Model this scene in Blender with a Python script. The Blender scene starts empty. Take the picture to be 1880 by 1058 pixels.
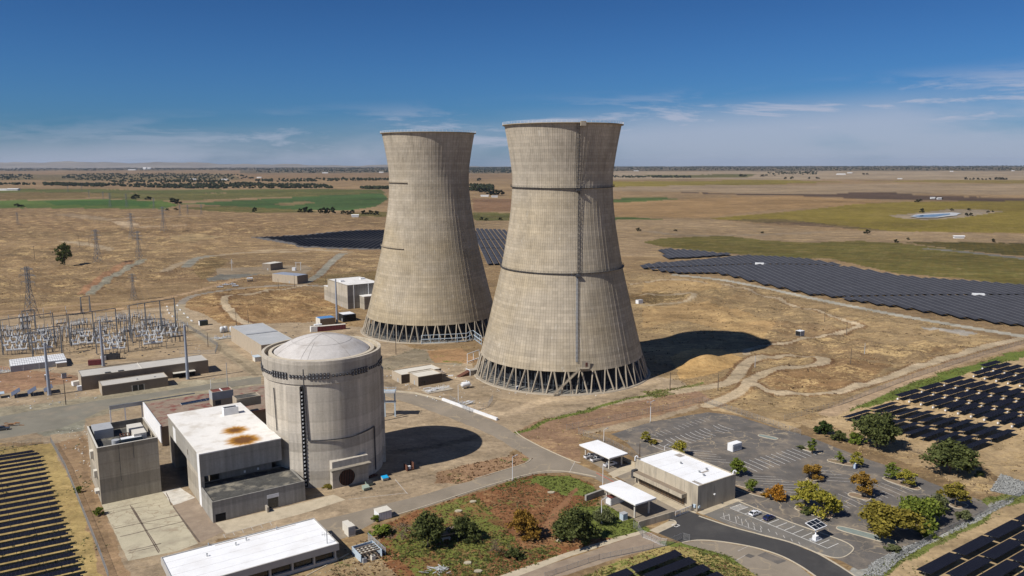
import bpy, bmesh, math, random
import numpy as np
from mathutils import Vector, Matrix
random.seed(7); rng = np.random.default_rng(7)
S = bpy.context.scene
COL = S.collection
PI = math.pi
# ---- survey of the photograph: a pixel of the 1880x1058 frame <-> a point on the ground
FOC, PITCH, ROLL, CAMH = 1462., math.radians(8.96), math.radians(.155), 110.7
cp, sp, cr, sr = math.cos(PITCH), math.sin(PITCH), math.cos(ROLL), math.sin(ROLL)
def G(px, py, z=0.):
    u = (px-940)/FOC; v = -(py-529)/FOC
    u, v = u*cr+v*sr, -u*sr+v*cr
    t = (z-CAMH)/(-sp+v*cp)
    return Vector((u*t, (cp+v*sp)*t, z))
def pix(X, Y, Z=0.):
    d = Y*cp-(Z-CAMH)*sp; up = Y*sp+(Z-CAMH)*cp
    u, v = X/d, up/d
    return 940+FOC*(u*cr-v*sr), 529-FOC*(u*sr+v*cr)
def H_of(base, ytop):
    p = G(*base); lo, hi = 0, 300
    for _ in range(50):
        m = (lo+hi)/2
        if pix(p.x, p.y, m)[1] > ytop: lo = m
        else: hi = m
    return lo
A34 = math.radians(34)
E1 = Vector((math.cos(A34), math.sin(A34), 0)); E2 = Vector((-math.sin(A34), math.cos(A34), 0))
# mounds of the terrain: px, py of the centre, height, radii, turn
MOUNDS = [(1296, 668, 5.0, 14, 7, .5), (430, 570, 3.0, 24, 22, 0), (500, 568, 4.0, 26, 22, .3), (1310, 540, 5, 40, 30, .4)]
MND = [(G(a, b), h, ra, rb, t) for a, b, h, ra, rb, t in MOUNDS]
RELIEF = [[(1232, 560), (1250, 512), (1330, 518), (1640, 580), (1860, 630), (1560, 732), (1480, 757), (1360, 735), (1310, 712), (1330, 690), (1380, 640)], [(-400, 392), (300, 397), (640, 411), (470, 432), (440, 455), (330, 468), (330, 500), (250, 545), (-400, 560)], [(345, 547), (400, 537), (520, 529), (600, 542), (630, 560), (596, 586), (470, 590), (385, 590)], [(590, 478), (690, 472), (690, 493), (610, 508)], [(1150, 515), (1235, 512), (1225, 560), (1215, 580), (1160, 560)]]
RLP = [[G(*p) for p in q] for q in RELIEF]
def relief(x, y):
    z = np.zeros_like(x)
    w = 1.5*np.sin(x/11.3+.6*np.sin(y/17)+1)*np.sin(y/8.9+.8*np.sin(x/13))+.8*np.sin(x/4.6+y/6.1+1.5*np.sin(y/15))*np.sin(y/3.7-x/7.7)+.28*np.sin(x/1.7+np.sin(y/3))*np.sin(y/1.45+x/4)
    for P in RLP:
        xs = [p.x for p in P]; ys = [p.y for p in P]
        s = (x > min(xs)) & (x < max(xs)) & (y > min(ys)) & (y < max(ys))
        if not np.any(s): continue
        X, Y = x[s], y[s]; ins = np.zeros(X.shape, bool); dm = np.full(X.shape, 1e9); n = len(P)
        for i in range(n):
            a, b = P[i], P[(i+1) % n]
            if a.y != b.y: ins ^= ((a.y > Y) != (b.y > Y)) & (X < (b.x-a.x)*(Y-a.y)/(b.y-a.y)+a.x)
            ex, ey = b.x-a.x, b.y-a.y; t = np.clip(((X-a.x)*ex+(Y-a.y)*ey)/(ex*ex+ey*ey), 0, 1); dm = np.minimum(dm, np.hypot(X-a.x-t*ex, Y-a.y-t*ey))
        f = np.where(ins, np.clip(dm/16, 0, 1), 0); z[s] = z[s]+f*f*(3-2*f)*(w[s]+.5)
    return z
def hz(x, y):
    x = np.asarray(x, float); y = np.asarray(y, float); z = np.zeros_like(x)
    for c, h, ra, rb, t in MND:
        dx, dy = x-c.x, y-c.y
        a = (dx*math.cos(t)+dy*math.sin(t))/ra; b = (-dx*math.sin(t)+dy*math.cos(t))/rb
        q = a*a+b*b
        z = z+np.where(q < 4, h*np.exp(-q*1.1)*np.clip((4-q)/2, 0, 1), 0)
    z = z+relief(np.atleast_1d(x), np.atleast_1d(y)).reshape(x.shape)
    r = np.hypot(x, y)
    f = np.clip((r-1100)/1500, 0, 1)
    z = z+f*(3.2*np.sin(x/410+1.3)*np.sin(y/530+.4)+2.2*np.sin(x/173+y/260)+1.0*np.sin(y/140-x/230))
    return z
# ---- materials
def lin(h):
    return tuple((lambda c: c/12.92 if c <= .04045 else ((c+.055)/1.055)**2.4)(int(h[i:i+2], 16)/255) for i in (0, 2, 4))
def mat(name, col, rough=.8, var=.18, scale=.6, fine=5., bump=.0, metal=0., stain=None, sscale=.08, samt=.5, streak=1., spec=.4, crack=0.):
    m = bpy.data.materials.new(name); m.use_nodes = True
    nt = m.node_tree; N, L = nt.nodes, nt.links; N.clear()
    out = N.new('ShaderNodeOutputMaterial'); b = N.new('ShaderNodeBsdfPrincipled'); L.new(b.outputs[0], out.inputs[0])
    b.inputs['Roughness'].default_value = rough; b.inputs['Metallic'].default_value = metal; b.inputs['Specular IOR Level'].default_value = spec
    geo = N.new('ShaderNodeNewGeometry'); mp = N.new('ShaderNodeMapping'); mp.inputs['Scale'].default_value = (1, 1, streak)
    L.new(geo.outputs['Position'], mp.inputs['Vector'])
    def noise(s, d=4):
        n = N.new('ShaderNodeTexNoise'); n.inputs['Scale'].default_value = s; n.inputs['Detail'].default_value = d; n.inputs['Roughness'].default_value = .62
        L.new(mp.outputs[0], n.inputs['Vector']); return n.outputs['Fac']
    def mixc(f, a, bb):
        x = N.new('ShaderNodeMix'); x.data_type = 'RGBA'; x.clamp_factor = True
        for s, v in ((0, f), (6, a), (7, bb)):
            if hasattr(v, 'links'): L.new(v, x.inputs[s])
            else: x.inputs[s].default_value = v if s == 0 else (*v, 1)
        return x.outputs[2]
    def ramp(v, lo, hi):
        x = N.new('ShaderNodeMapRange'); x.inputs[1].default_value = lo; x.inputs[2].default_value = hi; L.new(v, x.inputs[0]); return x.outputs[0]
    a = tuple(max(0, c*(1-var)) for c in col); z = tuple(min(1, c*(1+var)) for c in col)
    c = mixc(ramp(noise(scale), .3, .7), a, z)
    n2 = noise(fine, 3)
    hv = N.new('ShaderNodeMix'); hv.data_type = 'RGBA'; hv.blend_type = 'MULTIPLY'; hv.inputs[0].default_value = min(1, var*2.2)
    L.new(c, hv.inputs[6]); cr_ = N.new('ShaderNodeMapRange'); cr_.inputs[1].default_value = .25; cr_.inputs[2].default_value = .75; cr_.inputs[3].default_value = .55; cr_.inputs[4].default_value = 1.35
    L.new(n2, cr_.inputs[0]); L.new(cr_.outputs[0], hv.inputs[7]); c = hv.outputs[2]
    if stain:
        k = ramp(noise(sscale, 5), .5, .68)
        mul = N.new('ShaderNodeMath'); mul.operation = 'MULTIPLY'; mul.inputs[1].default_value = samt; L.new(k, mul.inputs[0])
        c = mixc(mul.outputs[0], c, stain)
    if crack:   # dirt-filled cracks
        vr = N.new('ShaderNodeTexVoronoi'); vr.feature = 'DISTANCE_TO_EDGE'; vr.inputs['Scale'].default_value = crack
        wp = N.new('ShaderNodeVectorMath'); wp.operation = 'MULTIPLY_ADD'; nv = N.new('ShaderNodeTexNoise'); nv.inputs['Scale'].default_value = .25; nv.inputs['Detail'].default_value = 5; L.new(mp.outputs[0], nv.inputs['Vector']); L.new(nv.outputs['Color'], wp.inputs[0]); wp.inputs[1].default_value = (7, 7, 0); L.new(mp.outputs[0], wp.inputs[2]); L.new(wp.outputs[0], vr.inputs['Vector'])
        kk = N.new('ShaderNodeMath'); kk.operation = 'MULTIPLY'; L.new(ramp(vr.outputs['Distance'], .035, .008), kk.inputs[0]); L.new(ramp(noise(.06, 3), .42, .58), kk.inputs[1])
        c = mixc(kk.outputs[0], c, (.30, .245, .17))
    L.new(c, b.inputs['Base Color'])
    if bump:
        bp = N.new('ShaderNodeBump'); bp.inputs['Strength'].default_value = bump; bp.inputs['Distance'].default_value = .15
        L.new(n2, bp.inputs['Height']); L.new(bp.outputs[0], b.inputs['Normal'])
    return m
# ---- meshes
SPLIT = {'leg', 'post', 'pier', 'side_wall', 'deck_pier', 'wall_box', 'wall_lamp', 'skylight', 'saddle', 'lime_streaked_panel', 'roof_unit', 'downpipe', 'vent', 'beam', 'purlin', 'side_plate'}
class MB:
    def __init__(s): s.v = []; s.f = []; s.mi = []; s.k = 0
    def add(s, vs, fs):
        o = len(s.v); s.v += [tuple(v) for v in vs]
        for f in fs: s.f.append([o+i for i in f]); s.mi.append(s.k)
        return s
    def box(s, c, d, rz=0., rx=0., ry=0.):
        M = Matrix.Translation(c) @ Matrix.Rotation(rz, 4, 'Z') @ Matrix.Rotation(ry, 4, 'Y') @ Matrix.Rotation(rx, 4, 'X')
        x, y, z = d[0]/2, d[1]/2, d[2]/2
        vs = [M @ Vector(p) for p in ((-x, -y, -z), (x, -y, -z), (x, y, -z), (-x, y, -z), (-x, -y, z), (x, -y, z), (x, y, z), (-x, y, z))]
        return s.add(vs, [(3, 2, 1, 0), (4, 5, 6, 7), (0, 1, 5, 4), (1, 2, 6, 5), (2, 3, 7, 6), (3, 0, 4, 7)])
    def bx(s, x0, x1, y0, y1, z0, z1): return s.box(((x0+x1)/2, (y0+y1)/2, (z0+z1)/2), (x1-x0, y1-y0, z1-z0))
    def tube(s, a, b, r0, r1=None, n=8, cap=True):
        a, b = Vector(a), Vector(b); r1 = r0 if r1 is None else r1
        d = (b-a).normalized(); q = d.to_track_quat('Z', 'Y').to_matrix()
        vs = []
        for p, r in ((a, r0), (b, r1)):
            for i in range(n):
                t = 2*PI*i/n; vs.append(p+q @ Vector((r*math.cos(t), r*math.sin(t), 0)))
        fs = [(i, (i+1) % n, n+(i+1) % n, n+i) for i in range(n)]
        if cap: fs += [tuple(range(n-1, -1, -1)), tuple(range(n, 2*n))]
        return s.add(vs, fs)
    def beam(s, a, b, w, h=None):
        a, b = Vector(a), Vector(b); h = h or w; d = b-a; l = d.length; d.normalize()
        side = d.cross(Vector((0, 0, 1)))
        side = Vector((1, 0, 0)) if side.length < 1e-4 else side.normalized()
        up = side.cross(d)
        vs = [p+side*(i*w/2)+up*(j*h/2) for p in (a, b) for i, j in ((-1, -1), (1, -1), (1, 1), (-1, 1))]
        return s.add(vs, [(3, 2, 1, 0), (4, 5, 6, 7), (0, 1, 5, 4), (1, 2, 6, 5), (2, 3, 7, 6), (3, 0, 4, 7)])
    def lathe(s, prof, n=32, c=(0, 0, 0), a0=0., a1=2*PI):
        full = abs(a1-a0-2*PI) < 1e-6; m = n if full else n+1; vs = []
        for r, z in prof:
            for i in range(m):
                t = a0+(a1-a0)*i/n; vs.append((c[0]+r*math.cos(t), c[1]+r*math.sin(t), c[2]+z))
        fs = []
        for k in range(len(prof)-1):
            for i in range(n):
                j = (i+1) % m if full else i+1
                fs.append((k*m+i, k*m+j, (k+1)*m+j, (k+1)*m+i))
        return s.add(vs, fs)
    def prism(s, poly, z0, z1, top=True, bot=True):
        n = len(poly); a = sum(poly[i][0]*poly[(i+1) % n][1]-poly[(i+1) % n][0]*poly[i][1] for i in range(n))
        if a < 0: poly = poly[::-1]
        vs = [(p[0], p[1], z0) for p in poly]+[(p[0], p[1], z1) for p in poly]
        fs = [(i, (i+1) % n, n+(i+1) % n, n+i) for i in range(n)]
        if top: fs.append(tuple(range(n, 2*n)))
        if bot: fs.append(tuple(range(n-1, -1, -1)))
        return s.add(vs, fs)
    def mesh(s, name, mats):
        me = bpy.data.meshes.new(name); me.from_pydata(s.v, [], s.f)
        for m in (mats if isinstance(mats, (list, tuple)) else [mats]): me.materials.append(m)
        if any(s.mi): me.polygons.foreach_set('material_index', s.mi)
        me.update(); return me
    def build(s, name, mats, parent=None, smooth=False):
        return put(name, s.mesh(name, mats), parent, smooth)
def put(name, me, parent=None, smooth=False):
    o = bpy.data.objects.new(name, me); COL.objects.link(o)
    if parent: o.parent = parent
    if smooth: me.polygons.foreach_set('use_smooth', [True]*len(me.polygons))
    return o
def tag(o, label, cat, group=None):
    o['label'] = label; o['category'] = cat
    if group: o['group'] = group
    return o
def thing(name, label, cat, loc=(0, 0, 0), rz=0., group=None):
    o = bpy.data.objects.new(name, None); COL.objects.link(o); o.empty_display_size = .1
    o.location = loc; o.rotation_euler = (0, 0, rz)
    return tag(o, label, cat, group)
def dup(root, loc, rz=0., sc=None, label=None, group=None):
    def cpy(o, par):
        c = o.copy(); COL.objects.link(c); c.parent = par
        for ch in list(o.children): cpy(ch, c)
        return c
    r = cpy(root, None); r.location = loc; r.rotation_euler = (0, 0, rz)
    if sc is not None: r.scale = sc if isinstance(sc, (tuple, list)) else (sc,)*3
    if label: r['label'] = label
    if group: r['group'] = group
    return r
def struct(o, kind='structure'): o['kind'] = kind; return o
def smoothpts(pts, n=6, closed=False):
    P = [Vector(p) for p in pts]; out = []; m = len(P)
    for i in range(m if closed else m-1):
        p0 = P[(i-1) % m] if closed or i > 0 else P[0]; p1 = P[i]; p2 = P[(i+1) % m]; p3 = P[(i+2) % m] if closed or i+2 < m else p2
        for k in range(n):
            t = k/n; out.append(.5*((2*p1)+(p2-p0)*t+(2*p0-5*p1+4*p2-p3)*t*t+(3*p1-p0-3*p2+p3)*t**3))
    if not closed: out.append(P[-1])
    return out
SHEETS = []
def sheet(name, px, m, z, jit=0., step=4., smooth=0):
    """a ground sheet from surveyed outline points, its edge worn by jit metres"""
    P = [G(*p) for p in px]; SHEETS.append(px)
    if smooth: P = smoothpts(P, smooth, True)
    Q = []
    for i, a in enumerate(P):
        b = P[(i+1) % len(P)]; n = max(1, int((b-a).length/step)) if jit else 1
        for k in range(n):
            q = a.lerp(b, k/n)
            if jit: q = q+Vector((random.uniform(-jit, jit), random.uniform(-jit, jit), 0))
            Q.append(q)
    mb = MB(); ar = sum(Q[i].x*Q[(i+1) % len(Q)].y-Q[(i+1) % len(Q)].x*Q[i].y for i in range(len(Q)))
    if ar < 0: Q = Q[::-1]
    mb.add([(q.x, q.y, z) for q in Q], [tuple(range(len(Q)))])
    return struct(mb.build(name, m))
def ribbon(name, px, w, m, z, n=6, h=0., off=0., closed=False, jit=0., build=True, mb=None, pts=None):
    """a strip w wide along surveyed points; h > 0 gives it a height (a kerb)"""
    P = pts or (smoothpts([G(*p) for p in px], n, closed) if n else [G(*p) for p in px])
    L, R = [], []
    m_ = len(P)
    for i, p in enumerate(P):
        a = P[(i-1) % m_] if closed or i else P[0]; b = P[(i+1) % m_] if closed or i+1 < m_ else P[-1]
        d = (b-a); d.z = 0; d.normalize(); s = Vector((-d.y, d.x, 0))
        j = random.uniform(-jit, jit) if jit else 0; j2 = random.uniform(-jit, jit) if jit else 0
        L.append(p+s*(off+w/2+j)); R.append(p+s*(off-w/2+j2))
    mb = mb or MB(); vs = []; fs = []
    for l, r in zip(L, R):
        vs += [(r.x, r.y, z), (l.x, l.y, z)]+([(r.x, r.y, z+h), (l.x, l.y, z+h)] if h else [])
    k = 4 if h else 2
    for i in range(m_ if closed else m_-1):
        a, b = i*k, ((i+1) % m_)*k
        if h: fs += [(a+2, b+2, b+3, a+3), (a, b, b+2, a+2), (b+1, a+1, a+3, b+3)]
        else: fs.append((a, b, b+1, a+1))
    mb.add(vs, fs)
    return struct(mb.build(name, m)) if build else mb
# ---- camera, sun, sky, air
cam = bpy.data.cameras.new('camera'); co = bpy.data.objects.new('camera', cam); COL.objects.link(co); S.camera = co
cam.sensor_width = 36; cam.lens = 36*FOC/1880; cam.clip_start = 1; cam.clip_end = 90000
co.location = (0, 0, CAMH)
co.rotation_euler = (Matrix.Rotation(math.radians(90)-PITCH, 3, 'X') @ Matrix.Rotation(-ROLL, 3, 'Z')).to_euler()
SUN_AZ, SUN_EL = math.radians(34), math.radians(46)          # shadows run towards SUN_AZ (from +X)
sd = Vector((math.cos(SUN_AZ)*math.cos(SUN_EL), math.sin(SUN_AZ)*math.cos(SUN_EL), -math.sin(SUN_EL)))
sl = bpy.data.lights.new('sun', 'SUN'); sl.energy = 5.0; sl.angle = math.radians(.5); sl.color = (1, .945, .865)
so = bpy.data.objects.new('sun', sl); COL.objects.link(so); so.rotation_euler = sd.to_track_quat('-Z', 'Y').to_euler(); so.location = (-200, -100, 300)
W = bpy.data.worlds.new('World'); S.world = W; W.use_nodes = True
nt = W.node_tree; N, L = nt.nodes, nt.links; N.clear()
wo = N.new('ShaderNodeOutputWorld'); bg = N.new('ShaderNodeBackground'); L.new(bg.outputs[0], wo.inputs[0]); bg.inputs[1].default_value = .052
sky = N.new('ShaderNodeTexSky'); sky.sky_type = 'NISHITA'; sky.sun_disc = False; sky.sun_elevation = SUN_EL
sky.sun_rotation = math.atan2(-sd.x, -sd.y); sky.altitude = 100; sky.air_density = 1.0; sky.dust_density = .6; sky.ozone_density = 3.0
tc = N.new('ShaderNodeTexCoord'); sx = N.new('ShaderNodeSeparateXYZ'); L.new(tc.outputs['Generated'], sx.inputs[0])
def wm(op, a, b=None, c=None):
    n = N.new('ShaderNodeMath'); n.operation = op
    for i, v in enumerate((a, b, c)):
        if v is None: continue
        if hasattr(v, 'links'): L.new(v, n.inputs[i])
        else: n.inputs[i].default_value = v
    return n.outputs[0]
def wr(v, lo, hi, a=0., b=1.):
    n = N.new('ShaderNodeMapRange'); n.interpolation_type = 'SMOOTHSTEP'
    for i, q in enumerate((lo, hi, a, b)): n.inputs[i+1].default_value = q
    L.new(v, n.inputs[0]); return n.outputs[0]
dz = wm('MAXIMUM', sx.outputs[2], .004)
elev = sx.outputs[2]; azx = wm('DIVIDE', sx.outputs[0], wm('MAXIMUM', sx.outputs[1], .05))
# cirrus deck: thin veils and torn streaks low over the horizon, higher towards the right
def wnoise(sc, scl, det=7, rough=.6, off=0.):
    mp = N.new('ShaderNodeMapping'); mp.inputs['Scale'].default_value = sc; mp.inputs['Location'].default_value = (off, off*.7, off*.3)
    L.new(tc.outputs['Generated'], mp.inputs['Vector'])
    n = N.new('ShaderNodeTexNoise'); n.inputs['Scale'].default_value = scl; n.inputs['Detail'].default_value = det; n.inputs['Roughness'].default_value = rough; n.inputs['Distortion'].default_value = .35
    L.new(mp.outputs[0], n.inputs['Vector']); return n.outputs['Fac']
lift = wm('MULTIPLY_ADD', azx, -.042, elev)                    # the deck climbs to the right
wisp = wr(wnoise((1, 1, 7.5), 5.5, 8, .66, 3.1), .42, .62)
veil = wr(wnoise((1, 1, 5), 2.4, 5, .55, 1.7), .22, .55)
band = wr(lift, .084, .040)
low = wr(lift, .070, .022)
edge = wm('MULTIPLY', band, wr(lift, .0, .03))
cl = wm('MAXIMUM', wm('MULTIPLY', wisp, wm('MULTIPLY', edge, wr(azx, -.75, .35, .38, .9))), wm('MULTIPLY', veil, wm('MULTIPLY', low, .70)))
cl = wm('MINIMUM', cl, .8)
tint = N.new('ShaderNodeMix'); tint.data_type = 'RGBA'; tint.blend_type = 'MULTIPLY'; tint.inputs[0].default_value = 1
L.new(sky.outputs[0], tint.inputs[6]); tint.inputs[7].default_value = (.34, .75, 1.36, 1)
deep = N.new('ShaderNodeMix'); deep.data_type = 'RGBA'; deep.blend_type = 'MULTIPLY'; deep.inputs[0].default_value = 1; L.new(tint.outputs[2], deep.inputs[6]); L.new(wr(elev, .0, .30, 1., .68), deep.inputs[7])
mx = N.new('ShaderNodeMix'); mx.data_type = 'RGBA'; L.new(cl, mx.inputs[0]); L.new(deep.outputs[2], mx.inputs[6]); mx.inputs[7].default_value = (7.9, 8.5, 10.6, 1)
L.new(mx.outputs[2], bg.inputs[0])
S.view_settings.view_transform = 'Standard'; S.view_settings.look = 'None'; S.view_settings.gamma = 1; S.view_settings.exposure = .12
S.cycles.max_bounces = 5; S.cycles.diffuse_bounces = 2; S.cycles.glossy_bounces = 2; S.cycles.transmission_bounces = 3; S.cycles.transparent_max_bounces = 6
S.cycles.use_denoising = True
S.cycles.volume_bounces = 0
HAZE = 1.5e-5
if HAZE:
    hb = MB(); hb.bx(-23000, 23000, -600, 22600, -14, 175)
    hm = bpy.data.materials.new('air'); hm.use_nodes = True; t_ = hm.node_tree; t_.nodes.clear()
    o_ = t_.nodes.new('ShaderNodeOutputMaterial'); v_ = t_.nodes.new('ShaderNodeVolumePrincipled'); t_.links.new(v_.outputs[0], o_.inputs['Volume'])
    v_.inputs['Density'].default_value = HAZE; v_.inputs['Color'].default_value = (.62, .76, 1, 1); v_.inputs['Anisotropy'].default_value = .1
    struct(hb.build('haze', hm), 'stuff')
# ---- the ground: one sheet to the horizon, its soils and crops surveyed as polygons
GOLD = lin('b39a72'); TAN = lin('a58a66'); BROWN = lin('8d7256'); DIRT = lin('9c8468'); PALE = lin('b5a184'); DARK = lin('5a4a40')
GRN = lin('5c6f3a'); GRN2 = lin('687e3e'); OLIVE = lin('75693a'); OLIVE2 = lin('96863a'); FOREST = lin('3a4540'); GRAVEL = lin('8f8c80'); RED = lin('7b5238'); WEED = lin('66703a')
phi = np.concatenate([np.geomspace(math.atan2(CAMH, 21300), math.atan2(CAMH, 2500), 60)[:-1], np.linspace(math.atan2(CAMH, 2500), math.atan2(CAMH, 178), 520), [math.atan2(CAMH, 150), math.atan2(CAMH, 110), math.atan2(CAMH, 60), math.atan2(CAMH, 20), math.atan2(CAMH, .5)]])[::-1]
rad = CAMH/np.tan(phi)
azi = np.concatenate([np.linspace(-PI/2-2.3, -.66, 30)[:-1], np.linspace(-.66, .66, 1100), np.linspace(.66, PI/2+2.3, 30)[1:]])
azi = azi[(azi > -PI+.02) & (azi < PI-.02)]; azi = np.concatenate([[-PI], azi, [PI]])
AA, RR = np.meshgrid(azi, rad)
gx = (RR*np.sin(AA)).ravel(); gy = (RR*np.cos(AA)).ravel()
gz = hz(gx, gy)
dd = np.maximum(gy*cp+CAMH*sp, 1.)
uu = gx/dd; vv = (gy*sp-CAMH*cp)/dd
gpx = 940+FOC*(uu*cr-vv*sr); gpy = 529-FOC*(uu*sr+vv*cr)
gpx[gy < 5] = -9999
def wob(x, y, s, ph=0):
    return (np.sin(x/s+ph)+np.sin(y/s*1.3+ph*2.1+1.7*np.sin(x/s*.6))+.6*np.sin(x/s*2.3-y/s*1.9+ph*.7)+.4*np.sin(x/s*4.1+y/s*4.7))/2.2
rdist = np.hypot(gx, gy)
jx = wob(gx, gy, 7, 0.)*1.0+wob(gx, gy, 2.3, 2)*.6; jy = wob(gx, gy, 7, 1.)*.8+wob(gx, gy, 2.1, 4)*.5
C = np.tile(np.array(TAN), (len(gx), 1)); MSK = np.zeros((len(gx), 4)); MSK[:, 3] = 1; MSK[:, 2] = .35
def inside(poly, x, y):
    r = np.zeros(len(x), bool); n = len(poly)
    for i in range(n):
        x1, y1 = poly[i]; x2, y2 = poly[(i+1) % n]
        if y1 == y2: continue
        c = (y1 > y) != (y2 > y)
        r ^= c & (x < (x2-x1)*(y-y1)/(y2-y1)+x1)
    return r
def paint(poly, col, weed=0., brush=None, vine=0., k=1., a=1.):
    xs = [p[0] for p in poly]; ys = [p[1] for p in poly]
    sel = np.nonzero((gpx > min(xs)-8) & (gpx < max(xs)+8) & (gpy > min(ys)-8) & (gpy < max(ys)+8))[0]
    if not len(sel): return
    sc = k*FOC/np.maximum(dd[sel], 1)
    m = inside(poly, gpx[sel]+jx[sel]*sc*.9, gpy[sel]+jy[sel]*sc*.35)
    s = sel[m]
    C[s] = C[s]*(1-a)+np.array(col)*a
    MSK[s, 0] = weed; MSK[s, 1] = vine
    if brush is not None: MSK[s, 2] = brush
def track(pts, w, col, weed=0., brush=.0, k=.12, a=1.):
    """a dirt track: a belt w metres wide along surveyed points"""
    P = smoothpts([G(*p) for p in pts], 5)
    for i in range(len(P)-1):
        p, q = P[i], P[i+1]
        d_ = math.hypot(p.x, p.y); we = max(w, d_*d_/CAMH*.00125); ae = a*min(1, (w/we)**.7); r = we/2+1
        s = np.nonzero((gx > min(p.x, q.x)-r) & (gx < max(p.x, q.x)+r) & (gy > min(p.y, q.y)-r) & (gy < max(p.y, q.y)+r))[0]
        if not len(s): continue
        X = gx[s]+jx[s]*k; Y = gy[s]+jy[s]*k
        d = q-p; l2 = max(d.x*d.x+d.y*d.y, 1e-6)
        t = np.clip(((X-p.x)*d.x+(Y-p.y)*d.y)/l2, 0, 1)
        m = np.hypot(X-p.x-t*d.x, Y-p.y-t*d.y) < we/2
        s = s[m]; C[s] = C[s]*(1-ae)+np.array(col)*ae; MSK[s, 0] = weed; MSK[s, 2] = brush; MSK[s, 1] = 0
def mixl(a, b, t): return tuple(x*(1-t)+y*t for x, y in zip(a, b))
FAR = [  # far plain, from the horizon down
 ([(-900, 300), (2800, 300), (2800, 309), (-900, 316)], FOREST, 0, .9), ([(-900, 316), (700, 312), (720, 322), (-900, 321)], mixl(TAN, BROWN, .4), 0, .4),
 ([(860, 306), (2800, 302), (2800, 313), (860, 315)], FOREST, 0, .9), ([(440, 307), (940, 306), (940, 318), (440, 318)], FOREST, 0, .9),
 ([(-900, 321), (420, 320), (450, 330), (-900, 336)], mixl(FOREST, OLIVE, .45), 0, .9), ([(440, 318), (940, 319), (940, 330), (440, 331)], mixl(BROWN, TAN, .5), 0, .3),
 ([(1120, 315), (2800, 312), (2800, 330), (1120, 330)], PALE, 0, .2), ([(1180, 321), (1390, 320), (1370, 327), (1200, 326)], mixl(OLIVE, GRN, .4), 0, .3),
 ([(1125, 333), (1290, 332), (1410, 331), (1550, 334), (1410, 337), (1250, 343), (1125, 343)], OLIVE2, 0, .2), ([(1580, 333), (1700, 331), (2800, 331), (2800, 337), (1900, 338), (1700, 335)], mixl(OLIVE2, TAN, .3), 0, .2),
 ([(1125, 343), (1400, 338), (2800, 338), (2800, 365), (1700, 358), (1400, 355), (1125, 352)], mixl(PALE, TAN, .35), 0, .3),
 ([(1230, 353), (1400, 356), (1530, 357), (1560, 354), (1620, 353), (1700, 360), (1880, 364), (2800, 372), (2800, 376), (1880, 371), (1680, 370), (1500, 364), (1330, 358)], mixl(DARK, BROWN, .2), 0, .1),
 ([(1125, 364), (1160, 360), (1260, 364), (1180, 368), (1125, 370)], GRN, 0, .1),
 ([(1125, 370), (1300, 364), (1460, 361), (1520, 366), (1640, 372), (1560, 378), (1400, 385), (1300, 400), (1125, 398)], mixl(TAN, lin('b48f5e'), .55), 0, .2),
 ([(1125, 399), (1160, 399), (1225, 404), (1190, 410), (1125, 412)], GRN, 0, .1),
 ([(-900, 346), (130, 349), (300, 347), (480, 347), (700, 349), (710, 356), (470, 354), (300, 355), (80, 354), (-900, 352)], mixl(GRN, OLIVE, .35), 0, .2),
 ([(-900, 352), (80, 354), (200, 355), (260, 360), (100, 368), (-900, 371)], mixl(OLIVE, BROWN, .35), 0, .4),
 ([(200, 355), (700, 354), (712, 362), (480, 362), (330, 371), (200, 368)], mixl(OLIVE, GRN, .45), 0, .3),
 ([(-900, 373), (60, 370), (200, 369), (300, 372), (330, 378), (300, 385), (100, 385), (-900, 383)], GRN2, 0, .1), ([(80, 372), (230, 370), (290, 374), (270, 381), (100, 380)], lin('4c7036'), 0, .1),
 ([(330, 376), (480, 366), (610, 359), (700, 356), (712, 366), (690, 378), (640, 386), (560, 384), (420, 378)], lin('526f3c'), 0, .1), ([(420, 378), (560, 384), (600, 389), (420, 392), (330, 382)], mixl(OLIVE, GRN, .3), 0, .3),
 ([(500, 374), (560, 369), (580, 372), (520, 377)], mixl(TAN, GRN, .3), 0, .2), ([(640, 392), (700, 388), (1000, 392), (1000, 400), (660, 397)], mixl(OLIVE, GRN, .2), 0, .4),
 ([(870, 390), (935, 391), (935, 405), (870, 404)], mixl(OLIVE, GRN, .45), 0, .3), ([(868, 364), (940, 362), (940, 389), (868, 388)], mixl(BROWN, lin('a0785a'), .5), 0, .2),
 ([(-900, 386), (320, 386), (720, 398), (760, 520), (-900, 520)], mixl(BROWN, TAN, .45), 0, .75),
 ([(870, 405), (1300, 403), (1500, 425), (1880, 430), (2600, 440), (2600, 490), (1100, 470), (870, 425)], mixl(TAN, PALE, .35), 0, .45),
]
for p, c, w, b in FAR: paint(p, c, w, b, 0, 1.2)
VINE = [([(1300, 402), (1400, 392), (1500, 382), (1570, 376), (1650, 373), (1880, 370), (2500, 376), (2500, 436), (1880, 428), (1750, 427), (1640, 425), (1580, 423), (1480, 409), (1400, 410)], OLIVE2, .5),
 ([(1180, 445), (1215, 438), (1330, 433), (1400, 441), (1480, 446), (1580, 443), (1650, 447), (1760, 459), (1880, 476), (2500, 540), (2500, 600), (1880, 527), (1760, 511), (1650, 503), (1530, 476), (1410, 472), (1300, 462), (1220, 454)], lin('74703a'), .8),
 ([(1665, 446), (1700, 442), (1880, 448), (2500, 470), (2500, 520), (1880, 471), (1760, 459)], lin('4a4d26'), 1.)]
for p, c, v in VINE: paint(p, c, 0, .25, v, 1.)
paint([(1330, 405), (1430, 402), (1480, 408), (1600, 420), (1640, 426), (1420, 412)], DARK, 0, .3, 0, 1, .7)
paint([(1560, 424), (1880, 430), (2500, 440), (2500, 470), (1880, 446), (1640, 444), (1400, 438), (1330, 430)], mixl(TAN, PALE, .4), 0, .5)
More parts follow.
